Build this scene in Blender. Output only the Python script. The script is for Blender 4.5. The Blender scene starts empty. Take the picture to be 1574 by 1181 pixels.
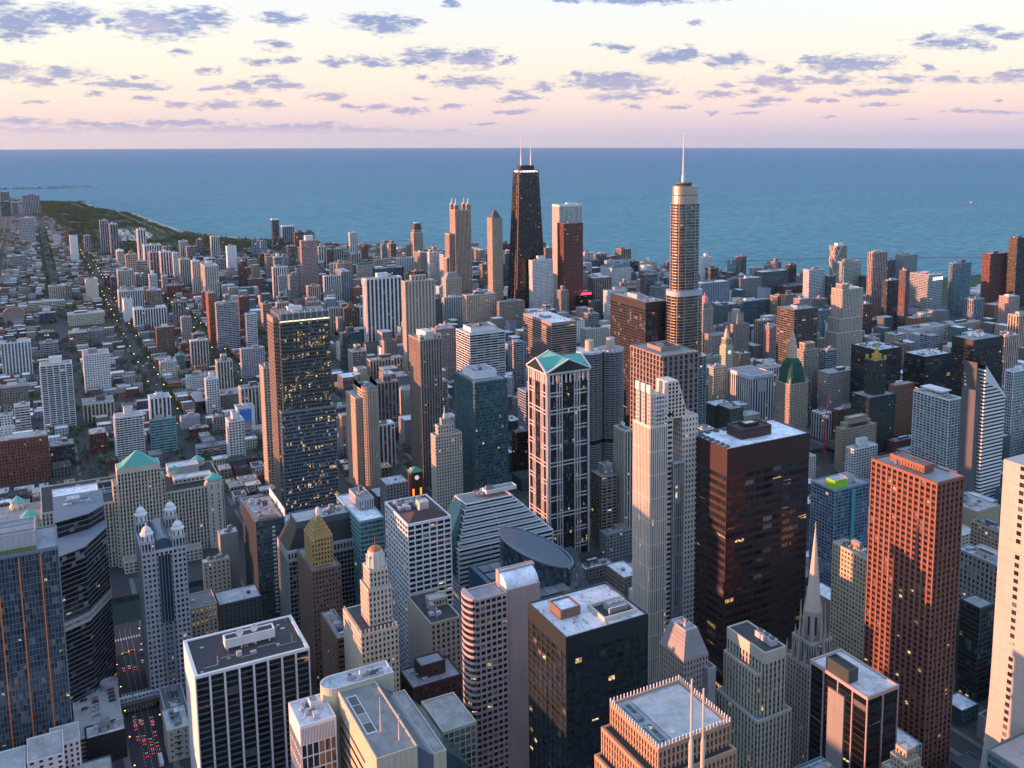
import bpy, math, random
from mathutils import Vector, noise as mnoise
import numpy as np
R=random.Random(7)
sc=bpy.context.scene
C=sc.collection
PI=math.pi
# ---------------------------------------------------------------- camera
RE=7.4e6
YAW,PITCH,CH=.5297,.14,416.0
cd=bpy.data.cameras.new('camera');cam=bpy.data.objects.new('camera',cd);C.objects.link(cam)
cam.location=(0,0,CH);cam.rotation_euler=(PI/2-PITCH,0,-YAW)
cd.sensor_width=36;cd.lens=1496/1574*36
cd.shift_x=(787-920)/1574;cd.shift_y=(422-590.5)/1574
cd.clip_start=1;cd.clip_end=200000
sc.camera=cam
# ---------------------------------------------------------------- light
SUN_EL,SUN_AZ=math.radians(2.6),math.radians(-72)      # azimuth from grid north, west is negative
sd=bpy.data.lights.new('sun','SUN');sun=bpy.data.objects.new('sun',sd);C.objects.link(sun)
sd.energy=5.0;sd.angle=math.radians(.6);sd.color=(1,.39,.21)
dv=Vector((math.sin(SUN_AZ)*math.cos(SUN_EL),math.cos(SUN_AZ)*math.cos(SUN_EL),math.sin(SUN_EL)))
sun.rotation_euler=dv.to_track_quat('Z','Y').to_euler()
sc.view_settings.view_transform='Standard';sc.view_settings.look='None';sc.view_settings.gamma=1
sc.view_settings.use_curve_mapping=False;sc.view_settings.exposure=1.0
sc.cycles.max_bounces=5;sc.cycles.diffuse_bounces=2;sc.cycles.glossy_bounces=3;sc.cycles.transmission_bounces=1
sc.cycles.volume_bounces=0;sc.cycles.caustics_reflective=False;sc.cycles.caustics_refractive=False
sc.cycles.use_denoising=True
W=bpy.data.worlds.new('World');sc.world=W;W.use_nodes=True
W.cycles.sampling_method='MANUAL';W.cycles.sample_map_resolution=512
CL=[(0.0046,0.0977,0.0277,0.0138),(0.0378,0.1051,0.026,0.0111),(-0.0059,0.0888,0.0148,0.0065),(0.0165,0.09,0.0152,0.006),(0.1148,0.1018,0.0366,0.0145),(0.1518,0.1093,0.0274,0.0108),(0.1043,0.1092,0.0222,0.0074),(0.0728,0.1019,0.0067,0.0056),(0.2215,0.1118,0.0212,0.0065),(0.3114,0.1117,0.0334,0.0091),(0.3239,0.1042,0.0191,0.006),(0.3432,0.1115,0.0112,0.0054),(0.2694,0.0733,0.014,0.0061),(0.3039,0.0736,0.0222,0.0067),(0.3584,0.0795,0.0243,0.0093),(0.3421,0.0729,0.0129,0.0055),(0.4039,0.0775,0.0246,0.0101),(0.4002,0.0548,0.0346,0.0069),(-0.0058,0.0568,0.0154,0.0074),(0.0345,0.0567,0.0262,0.0067),(0.0161,0.049,0.0127,0.0038),(0.0923,0.0466,0.0306,0.0043),(0.0707,0.0484,0.0135,0.0051),(0.0595,0.04,0.0075,0.0025),(0.0901,0.056,0.011,0.0028),(0.155,0.0615,0.0116,0.0047),(0.1835,0.0477,0.0163,0.0066),(0.2045,0.0533,0.0181,0.0047),(0.2194,0.0483,0.0213,0.0035),(0.1599,0.0449,0.0117,0.0032),(0.2136,0.0874,0.0136,0.0059),(0.2024,0.0709,0.012,0.0041),(0.2265,0.0739,0.0106,0.0041),(0.1331,0.0783,0.0099,0.0034),(0.262,0.0401,0.0172,0.0055),(0.0998,0.0339,0.0125,0.0031),(0.1621,0.0317,0.025,0.0044),(0.129,0.0298,0.01,0.0034),(0.2066,0.0325,0.0127,0.0048),(0.0123,0.0307,0.0089,0.0024),(0.3089,0.0293,0.0192,0.003),(0.3425,0.0256,0.0195,0.0033),(0.3515,0.0596,0.0091,0.0036),(0.3817,0.0307,0.0138,0.003),(0.3444,0.0376,0.0081,0.0027),(0.4193,0.0124,0.0133,0.0017),(0.261,0.0146,0.0141,0.002),(0.2836,0.0304,0.0095,0.0026),(-0.0064,0.1151,0.0172,0.0031),(0.3838,0.131,0.0097,0.0054),(0.4396,0.0371,0.0133,0.003),(0.4461,0.0256,0.0167,0.003),(-0.0014,0.0136,0.0228,0.0033),(0.0131,0.0059,0.0469,0.0045),(0.0817,0.0076,0.056,0.0052),(0.1323,0.0124,0.0436,0.0041),(0.1726,0.0064,0.0541,0.0041),(0.233,0.0097,0.053,0.0049),(0.2954,0.0066,0.0515,0.0033),(0.3599,0.0051,0.0494,0.0027),(0.2328,0.0049,0.0882,0.0029),(0.0604,0.012,0.0409,0.0025),(0.5768,0.1339,0.0623,0.0035),(0.5009,0.1343,0.0099,0.0029),(0.5456,0.0546,0.0533,0.0089),(0.544,0.0595,0.0367,0.0063),(0.5139,0.0628,0.01,0.005),(0.5507,0.0399,0.0367,0.0043),(0.5774,0.0464,0.0167,0.0027),(0.6007,0.0454,0.0083,0.0033),(0.6037,0.0798,0.0313,0.0069),(0.6201,0.082,0.0115,0.0085),(0.5505,0.0887,0.0133,0.0046),(0.6629,0.0761,0.0261,0.0075),(0.6499,0.0704,0.0082,0.0043),(0.7086,0.0666,0.0113,0.0052),(0.7722,0.0705,0.0434,0.0092),(0.7908,0.0717,0.0369,0.0061),(0.7404,0.0741,0.0127,0.0068),(0.7569,0.0548,0.0377,0.0049),(0.7057,0.0545,0.029,0.0062),(0.7188,0.0479,0.0161,0.0033),(0.8659,0.0884,0.0336,0.0065),(0.8953,0.0844,0.0115,0.0046),(0.8448,0.0957,0.0119,0.0035),(0.8975,0.0978,0.0129,0.0046),(0.9207,0.0925,0.0169,0.004),(0.8269,0.0548,0.0227,0.0048),(0.866,0.0547,0.0148,0.0047),(0.894,0.0532,0.0116,0.0032),(0.9255,0.0565,0.0211,0.0064),(0.8012,0.0426,0.0338,0.0036),(0.8289,0.0435,0.0091,0.0032),(0.8521,0.0658,0.009,0.0035),(0.4722,0.0497,0.0133,0.005),(0.4571,0.0381,0.0267,0.003),(0.4505,0.043,0.0116,0.0027),(0.4487,0.0256,0.0183,0.0027),(0.6487,0.0435,0.0197,0.0043),(0.6575,0.0516,0.0092,0.0027),(0.6831,0.0459,0.0098,0.0033),(0.6996,0.0377,0.0178,0.0033),(0.6883,0.0319,0.0195,0.0024),(0.6803,0.0241,0.0105,0.002),(0.6457,0.0255,0.0099,0.0017),(0.6068,0.0309,0.01,0.0027),(0.8837,0.0251,0.0176,0.0026),(0.9159,0.0226,0.0256,0.0019),(0.8048,0.0314,0.0216,0.002),(0.7512,0.0357,0.0127,0.002),(0.5658,0.0316,0.0074,0.002),(0.9153,0.0339,0.0086,0.0019),(0.6296,0.1129,0.0092,0.0026),(0.4377,0.0771,0.0066,0.0049),(0.5256,0.091,0.0073,0.003),(0.8391,0.0182,0.0076,0.0013),(0.7581,0.0192,0.0095,0.0014)]
class NT:
    def __init__(s,nt): s.t=nt;s.n=nt.nodes;s.l=nt.links
    def new(s,typ,**k):
        n=s.n.new(typ)
        for a,v in k.items():
            if a.startswith('i_'):
                key=a[2:];key=int(key) if key.isdigit() else key.replace('_',' ')
                s.set(n,key,v)
            else: setattr(n,a,v)
        return n
    def set(s,n,key,v):
        if hasattr(v,'is_output') or isinstance(v,bpy.types.NodeSocket): s.l.new(v,n.inputs[key])
        else: n.inputs[key].default_value=v
    def m(s,op,a,b=None,c=None,clamp=False):
        n=s.n.new('ShaderNodeMath');n.operation=op;n.use_clamp=clamp
        for i,v in enumerate((a,b,c)):
            if v is not None: s.set(n,i,v)
        return n.outputs[0]
    def vm(s,op,a,b=None,out=0):
        n=s.n.new('ShaderNodeVectorMath');n.operation=op
        s.set(n,0,a)
        if b is not None: s.set(n,1,b)
        return n.outputs[out]
    def ramp(s,f,st,ease='LINEAR'):
        n=s.n.new('ShaderNodeValToRGB');s.set(n,0,f);cr=n.color_ramp;cr.interpolation=ease
        while len(cr.elements)<len(st): cr.elements.new(.5)
        for e,(p,c) in zip(cr.elements,st): e.position=p;e.color=(*c,1)
        return n.outputs[0]
    def mix(s,f,a,b,bt='MIX'):
        n=s.n.new('ShaderNodeMix');n.data_type='RGBA';n.blend_type=bt
        s.set(n,0,f);s.set(n,6,a);s.set(n,7,b);return n.outputs[2]
    def noise(s,vec,scale,detail=3,rough=.5,out=0,dist=0):
        n=s.n.new('ShaderNodeTexNoise');s.set(n,'Vector',vec);n.inputs['Scale'].default_value=scale
        n.inputs['Detail'].default_value=detail;n.inputs['Roughness'].default_value=rough;n.inputs['Distortion'].default_value=dist
        return n.outputs[out]
def c4(c): return (*c,1) if len(c)==3 else c
# sky: evening gradient, belt of pink above the lake, blue overhead, low sunset glow behind the viewer, scattered clouds
w=NT(W.node_tree);w.n.clear()
tc=w.new('ShaderNodeTexCoord').outputs['Generated']
sx=w.new('ShaderNodeSeparateXYZ',i_0=tc)
X_,Y_,Z_=sx.outputs
el=w.m('ARCSINE',Z_);az=w.m('ARCTAN2',X_,Y_)
t=w.m('MULTIPLY_ADD',el,2/PI*1.0,0.0,clamp=True)      # 0 horizon .. 1 zenith
deg=lambda d:d/90
right=w.ramp(t,[(0,(.44,.44,.62)),(deg(.9),(.58,.50,.64)),(deg(2.0),(.735,.58,.62)),(deg(3.6),(.77,.67,.635)),(deg(5.6),(.73,.715,.71)),(deg(8.5),(.70,.74,.82)),(deg(18),(.62,.77,.98)),(deg(40),(.48,.67,1.0)),(1,(.36,.54,.92))])
left=w.ramp(t,[(0,(.66,.56,.62)),(deg(.9),(.72,.60,.63)),(deg(2.0),(.78,.66,.635)),(deg(3.6),(.79,.715,.66)),(deg(5.6),(.755,.735,.715)),(deg(8.5),(.71,.75,.83)),(deg(18),(.62,.77,.98)),(deg(40),(.48,.67,1.0)),(1,(.36,.54,.92))])
azn=w.m('MULTIPLY_ADD',az,1.05,.02,clamp=True)
grad=w.mix(azn,left,right)
# away from the pink eastern belt the dusk horizon turns pale blue
blueh=w.ramp(t,[(0,(.36,.47,.62)),(deg(4),(.46,.60,.80)),(deg(12),(.56,.72,.98)),(deg(40),(.36,.57,1.0)),(1,(.26,.46,.92))])
south=w.m('MULTIPLY',w.m('SUBTRACT',w.m('ABSOLUTE',w.m('SUBTRACT',az,.45)),1.0),1.4,clamp=True)
grad=w.mix(south,grad,blueh)
# sunset glow round the sun
sdir=tuple(dv)
dotp=w.vm('DOT_PRODUCT',tc,sdir,out=1)
glow=w.m('POWER',w.m('MAXIMUM',dotp,0.0),14.0)
glowlow=w.m('MULTIPLY',glow,w.m('SUBTRACT',1.0,w.m('MULTIPLY',t,3.2,clamp=True)))
grad=w.mix(glowlow,grad,(.95,.62,.46,1))
# clouds
uv=w.new('ShaderNodeCombineXYZ',i_0=az,i_1=w.m('MULTIPLY',el,2.2)).outputs[0]
wn=w.noise(uv,30,6,.65,out=1)
warp=w.vm('MULTIPLY',w.vm('SUBTRACT',wn,(.5,.5,.5)),(.060,.014,0))
base=w.vm('ADD',w.new('ShaderNodeCombineXYZ',i_0=az,i_1=el).outputs[0],warp)
dmin=None
for (a,e,cw,chh) in CL:
    dd=w.vm('LENGTH',w.vm('MULTIPLY',w.vm('SUBTRACT',base,(a,e,0)),(1/(cw*1.25),1/(chh*1.22),0)),out=1)
    dmin=dd if dmin is None else w.m('MINIMUM',dmin,dd)
fine=w.noise(w.vm('MULTIPLY',uv,(1,1.5,1)),80,7,.66)
dens=w.m('ADD',w.m('SUBTRACT',1.0,dmin),w.m('MULTIPLY',w.m('SUBTRACT',fine,.5),2.6))
# loose scattered clouds over the rest of the sky
sc_n=w.noise(w.vm('MULTIPLY',uv,(1,2.2,1)),7,6,.6)
outside=w.m('MULTIPLY',w.m('SUBTRACT',w.m('ABSOLUTE',w.m('SUBTRACT',az,.45)),.62,),9.0,clamp=True)
above=w.m('MULTIPLY',w.m('SUBTRACT',el,.16),12.0,clamp=True)
amt=w.m('MAXIMUM',outside,above)
d2=w.m('MULTIPLY',w.m('MULTIPLY',w.m('SUBTRACT',sc_n,.60),7.0),amt)
dens=w.m('MAXIMUM',dens,w.m('SUBTRACT',d2,w.m('MULTIPLY',w.m('SUBTRACT',1.0,amt),9.0)))
alpha=w.m('MULTIPLY',w.m('SUBTRACT',dens,.0),1.5,clamp=True)
alpha=w.m('MULTIPLY',alpha,w.m('MULTIPLY',w.m('ADD',el,.0),90.0,clamp=True))
lowf=w.m('MULTIPLY',el,12.0,clamp=True)
ccol=w.mix(lowf,(.36,.39,.60,1),(.125,.195,.49,1))
pk=w.noise(uv,14,2,.5)
ccol=w.mix(w.m('MULTIPLY',w.m('SUBTRACT',pk,.53),4.0,clamp=True),ccol,(.40,.33,.56,1))
core=w.m('MULTIPLY',dens,2.2,clamp=True)
ccol=w.mix(core,w.mix(.45,ccol,(.72,.66,.74,1)),ccol)
skyc=w.mix(w.m('MULTIPLY',alpha,.92),grad,ccol)
# below the horizon: plain dusk haze tone
skyc=w.mix(w.m('MULTIPLY',w.m('ADD',el,.0125),-60.0,clamp=True),skyc,(.10,.16,.24,1))
nish=w.new('ShaderNodeTexSky');nish.sky_type='NISHITA';nish.sun_disc=False;nish.sun_elevation=SUN_EL;nish.sun_rotation=SUN_AZ
bg1=w.new('ShaderNodeBackground',i_Color=skyc,i_Strength=.565)
bg2=w.new('ShaderNodeBackground',i_Color=nish.outputs[0],i_Strength=.05)
ad=w.new('ShaderNodeAddShader');w.l.new(bg1.outputs[0],ad.inputs[0]);w.l.new(bg2.outputs[0],ad.inputs[1])
wo=w.new('ShaderNodeOutputWorld');w.l.new(ad.outputs[0],wo.inputs[0])
# ---------------------------------------------------------------- materials
MATS={}
def newmat(name):
    m=bpy.data.materials.new(name);m.use_nodes=True;n=NT(m.node_tree);n.n.clear()
    b=n.new('ShaderNodeBsdfPrincipled');o=n.new('ShaderNodeOutputMaterial');n.l.new(b.outputs[0],o.inputs[0])
    m['x']=0;return m,n,b
def wallmat(name,col,rough=.8,var=.19,scale=.05,metal=0.,streak=.15):
    if name in MATS: return MATS[name]
    m,n,b=newmat(name)
    g=n.new('ShaderNodeNewGeometry').outputs['Position']
    a=n.noise(g,scale,4,.6)
    s=n.noise(n.vm('MULTIPLY',g,(.9,.9,.03)),1.0,3,.6)
    f=n.noise(g,1.3,2,.5)
    k=n.m('ADD',n.m('ADD',n.m('MULTIPLY_ADD',a,var*2,1-var),n.m('MULTIPLY_ADD',s,streak*2,-streak)),n.m('MULTIPLY_ADD',f,.12,-.06))
    ri=n.new('ShaderNodeObjectInfo').outputs['Random']
    k=n.m('MULTIPLY',k,n.m('MULTIPLY_ADD',ri,.10,.95))
    n.set(b,'Base Color',n.vm('SCALE',c4(col)[:3],None) if False else n.mix(1.0,c4(col),n.new('ShaderNodeCombineColor',i_0=k,i_1=k,i_2=k).outputs[0],'MULTIPLY'))
    b.inputs['Roughness'].default_value=rough;b.inputs['Metallic'].default_value=metal
    MATS[name]=m;return m
def glassmat(name,col,lit=.04,ior=1.7,rough=.10,blind=.22,obj=False,metal=0):
    if name in MATS: return MATS[name]
    m,n,b=newmat(name)
    ri=n.new('ShaderNodeObjectInfo').outputs['Random']
    if obj: vec=n.new('ShaderNodeCombineXYZ',i_0=n.m('MULTIPLY',ri,913.0),i_1=n.m('MULTIPLY',ri,177.0)).outputs[0]
    else:
        u=n.new('ShaderNodeUVMap').outputs[0]
        fl=n.vm('FLOOR',u)
        vec=n.vm('ADD',fl,n.new('ShaderNodeCombineXYZ',i_2=n.m('MULTIPLY',ri,57.0)).outputs[0])
    wn=n.new('ShaderNodeTexWhiteNoise',i_Vector=vec);wv,wc=wn.outputs['Value'],wn.outputs['Color']
    sp=n.new('ShaderNodeSeparateColor',i_0=wc)
    br=n.m('MULTIPLY_ADD',sp.outputs[0],1.1,.45)
    colr=n.mix(1.0,c4(col),n.new('ShaderNodeCombineColor',i_0=br,i_1=br,i_2=br).outputs[0],'MULTIPLY')
    bl=n.m('GREATER_THAN',sp.outputs[1],1-blind)
    colr=n.mix(n.m('MULTIPLY',bl,n.m('MULTIPLY_ADD',wv,.5,.3)),colr,(.26,.27,.27,1))
    n.set(b,'Base Color',colr)
    # a loose cluster noise makes lit rooms gather on some floors
    g=n.new('ShaderNodeNewGeometry')
    cl=n.noise(n.vm('MULTIPLY',g.outputs['Position'],(.02,.02,.24)),1.0,2,.5)
    thr=n.m('SUBTRACT',1.0,n.m('MULTIPLY',n.m('MULTIPLY',n.m('SUBTRACT',cl,.50,clamp=True),8.0,clamp=True),lit*4.5))
    on=n.m('GREATER_THAN',sp.outputs[2],thr)
    n.set(b,'Emission Color',n.mix(wv,(1,.48,.12,1),(1,.68,.30,1)))
    inn=n.noise(g.outputs['Position'],.9,2,.6)
    n.set(b,'Emission Strength',n.m('MULTIPLY',n.m('MULTIPLY',on,n.m('MULTIPLY_ADD',wv,.7,.03)),n.m('MULTIPLY',n.m('SUBTRACT',inn,.36,clamp=True),4.5)))
    if metal: b.inputs['Metallic'].default_value=metal
    b.inputs['Roughness'].default_value=rough;b.inputs['IOR'].default_value=ior
    jit=n.vm('MULTIPLY',n.vm('SUBTRACT',wc,(.5,.5,.5)),(.09,.09,.04))
    n.set(b,'Normal',n.vm('NORMALIZE',n.vm('ADD',g.outputs['Normal'],jit)))
    MATS[name]=m;return m
WC=dict(white=(.70,.70,.68),lgrey=(.42,.41,.42),grey=(.28,.28,.28),dgrey=(.10,.11,.12),bgrey=(.26,.31,.36),cream=(.56,.51,.41),goldbrick=(.42,.28,.11),cream2=(.55,.50,.36),beige=(.50,.43,.34),peach=(.55,.42,.32),
 tan=(.36,.29,.21),tan2=(.42,.35,.27),tan3=(.30,.24,.19),brown=(.19,.12,.09),lbrown=(.30,.24,.20),lbrown2=(.32,.25,.21),dbrown=(.09,.06,.055),brick=(.32,.14,.09),dbrick=(.17,.07,.06),redbrick=(.20,.075,.055),darkred=(.075,.04,.038),
 redgran=(.25,.115,.075),ivory=(.66,.59,.50),redbrown=(.17,.06,.05),pinkgr=(.42,.31,.29),pink=(.50,.36,.33),granite=(.25,.20,.18),granite2=(.38,.34,.30),crowntan=(.42,.26,.17),silver=(.46,.39,.32),greengrey=(.10,.115,.11),bronze=(.12,.105,.09),rust=(.042,.022,.023),black=(.014,.022,.026),blk=(.02,.024,.028),blk2=(.030,.024,.026),
 teal=(.22,.40,.40),tealw=(.07,.16,.17),te=(.05,.13,.14),bluegrid=(.18,.28,.36),greystone=(.26,.26,.25),dkgreen=(.04,.06,.055),bluegrey=(.16,.20,.23),steel=(.45,.47,.50),copper=(.12,.42,.33),gold=(.55,.36,.08),tarblack=(.03,.034,.04))
def wm(k): return wallmat('wall_'+k,WC[k],metal=.75 if k=='silver' else 0,rough=.45 if k in('silver','black','blk','blk2','dkgreen','rust','steel') else .8)
GC=dict(dk=((.022,.030,.038),.012,1.8,.18),dkl=((.016,.024,.032),.012,1.8,.10),bl=((.030,.060,.095),.008,1.9,.15),te=((.040,.115,.13),.003,2.0,.12),gr=((.09,.12,.11),.01,1.6,.4),blk=((.008,.011,.014),.006,1.6,.04),lit=((.022,.034,.036),.075,1.6,.10),sil=((.26,.22,.19),.006,2.2,.3))
def gm(k,obj=False):
    c,l,i,bl=GC[k];return glassmat('glass_'+k+('_pane' if obj else ''),c,l,i,.09,bl*(.35 if obj else 1),obj,.85 if k=='sil' else 0)
def roofmat(name,col,pat=.3,scale=.12,stain=.28):
    if name in MATS: return MATS[name]
    m,n,b=newmat(name);g=n.new('ShaderNodeNewGeometry').outputs['Position']
    a=n.noise(g,scale,5,.65);v=n.new('ShaderNodeTexVoronoi',i_Vector=g);v.inputs['Scale'].default_value=.11
    sp=n.new('ShaderNodeSeparateColor',i_0=v.outputs['Color'])
    k=n.m('ADD',n.m('MULTIPLY_ADD',n.m('SUBTRACT',a,.5),pat*4,1.0),n.m('MULTIPLY_ADD',sp.outputs[0],.16,-.08))
    pt=n.noise(n.vm('MULTIPLY',g,(.35,.16,.3)),1.0,6,.75);k=n.m('MULTIPLY',k,n.m('SUBTRACT',1.08,n.m('MULTIPLY',n.m('MULTIPLY',n.m('SUBTRACT',pt,.53),14.0,clamp=True),stain)))
    k=n.m('MAXIMUM',k,.12)
    k=n.m('MULTIPLY',k,n.m('MULTIPLY_ADD',n.new('ShaderNodeObjectInfo').outputs['Random'],.6,.62))
    n.set(b,'Base Color',n.mix(1.0,c4(col),n.new('ShaderNodeCombineColor',i_0=k,i_1=k,i_2=k).outputs[0],'MULTIPLY'))
    b.inputs['Roughness'].default_value=.85;MATS[name]=m;return m
ROOF=dict(worn=(.66,.64,.64),gravel=(.34,.33,.31),white=(.62,.63,.64),tar=(.045,.05,.055),grey=(.24,.25,.26),slab=(.40,.39,.37))
def rm(k): return roofmat('roof_'+k,ROOF[k],.35 if k in('white','gravel') else .2,stain={'worn':.62,'white':.34}.get(k,.2))
def emat(name,col,st):
    if name in MATS: return MATS[name]
    m,n,b=newmat(name);b.inputs['Base Color'].default_value=c4(col);b.inputs['Emission Color'].default_value=c4(col);b.inputs['Emission Strength'].default_value=st
    MATS[name]=m;return m
# ---------------------------------------------------------------- mesh helpers
class MB:
    def __init__(s): s.v=[];s.f=[];s.uv=[]
    def quad(s,p,uv=None):
        i=len(s.v);s.v+=p;s.f.append(tuple(range(i,i+len(p))));s.uv.append(uv or [(0,0)]*len(p))
    def box(s,x0,y0,z0,x1,y1,z1,skip=''):
        a=[(x0,y0,z0),(x1,y0,z0),(x1,y1,z0),(x0,y1,z0),(x0,y0,z1),(x1,y0,z1),(x1,y1,z1),(x0,y1,z1)]
        i=len(s.v);s.v+=a
        for k,f in(('s',(0,1,5,4)),('e',(1,2,6,5)),('n',(2,3,7,6)),('w',(3,0,4,7)),('t',(4,5,6,7)),('b',(3,2,1,0))):
            if k in skip: continue
            s.f.append(tuple(i+q for q in f));s.uv.append([(0,0)]*4)
    def prism(s,pts,z0,z1,cap=True,uvs=0):
        n=len(pts);L=0
        for k in range(n):
            a,b=pts[k],pts[(k+1)%n];ln=math.dist(a,b)
            u=[(L*uvs,z0*uvs),((L+ln)*uvs,z0*uvs),((L+ln)*uvs,z1*uvs),(L*uvs,z1*uvs)]
            s.quad([(*a,z0),(*b,z0),(*b,z1),(*a,z1)],u);L+=ln
        if cap: s.quad([(*p,z1) for p in pts])
    def loft(s,rings,cap=True,uvd=None):
        for r0,r1 in zip(rings,rings[1:]):
            n=len(r0);L=0
            for k in range(n):
                a,b,c,d=r0[k],r0[(k+1)%n],r1[(k+1)%n],r1[k]
                ln=math.dist(a,b);uv=None
                if uvd: uv=[(L/uvd[0],a[2]/uvd[1]),((L+ln)/uvd[0],b[2]/uvd[1]),((L+ln)/uvd[0],c[2]/uvd[1]),(L/uvd[0],d[2]/uvd[1])]
                s.quad([a,b,c,d],uv);L+=ln
        if cap: s.quad(list(rings[-1]))
    def cyl(s,cx,cy,z0,z1,r0,r1=None,n=16,cap=True):
        r1=r0 if r1 is None else r1
        s.loft([[(cx+r*math.cos(2*PI*k/n),cy+r*math.sin(2*PI*k/n),z) for k in range(n)] for r,z in((r0,z0),(r1,z1))],cap)
    def lathe(s,cx,cy,prof,n=16,uvd=None):
        s.loft([[(cx+r*math.cos(2*PI*k/n),cy+r*math.sin(2*PI*k/n),z) for k in range(n)] for r,z in prof],True,uvd)
    def pyr(s,x0,y0,x1,y1,z0,z1,top=0.):
        mx,my=(x0+x1)/2,(y0+y1)/2;a,b=(x1-x0)/2,(y1-y0)/2
        s.loft([[(x0,y0,z0),(x1,y0,z0),(x1,y1,z0),(x0,y1,z0)],[(mx-a*top,my-b*top,z1),(mx+a*top,my-b*top,z1),(mx+a*top,my+b*top,z1),(mx-a*top,my+b*top,z1)]])
    def mesh(s,name,*mats):
        me=bpy.data.meshes.new(name);me.from_pydata(s.v,[],s.f)
        ul=me.uv_layers.new(name='UVMap');flat=[c for q in s.uv for p in q for c in p]
        ul.data.foreach_set('uv',flat)
        for m in mats: me.materials.append(m)
        return me
def link(name,me,parent=None,loc=(0,0,0),rz=0,stuff=False,label=None):
    o=bpy.data.objects.new(name,me);C.objects.link(o);o.location=loc;o.rotation_euler=(0,0,rz)
    if parent: o.parent=parent
    if stuff: o['kind']='stuff'
    if label: o['label']=label
    return o
def drop(x,y): return (x*x+y*y)/2/RE
def root(name,label,cat,x,y,group=None,rz=0,z=None):
    o=bpy.data.objects.new(name,None);C.objects.link(o);o.location=(x,y,-drop(x,y) if z is None else z);o.rotation_euler=(0,0,rz);o.empty_display_size=5
    o['label']=label;o['category']=cat
    if group:o['group']=group
    return o
FOOT=[]
PM={}
def piece(name,dx,dy,dz,mat,parent,loc):
    k=(name,round(dx,2),round(dy,2),round(dz,2),mat.name)
    if k not in PM:
        b=MB();b.box(0,0,0,dx,dy,dz);PM[k]=b.mesh(name,mat)
    return link(name,PM[k],parent,loc)
STY=dict(P=dict(fh=3.6,bw=3.9,pf=.38,sf=.42),V=dict(fh=3.4,bw=5.2,pf=.40,sf=.3),H=dict(fh=3.6,bw=7,pf=.06,sf=.42),G=dict(fh=3.8,bw=3,pf=.06,sf=.14),B=dict(fh=3.2,bw=7,pf=.12,sf=.22),N=dict(fh=4,bw=9,pf=.5,sf=.5))
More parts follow.
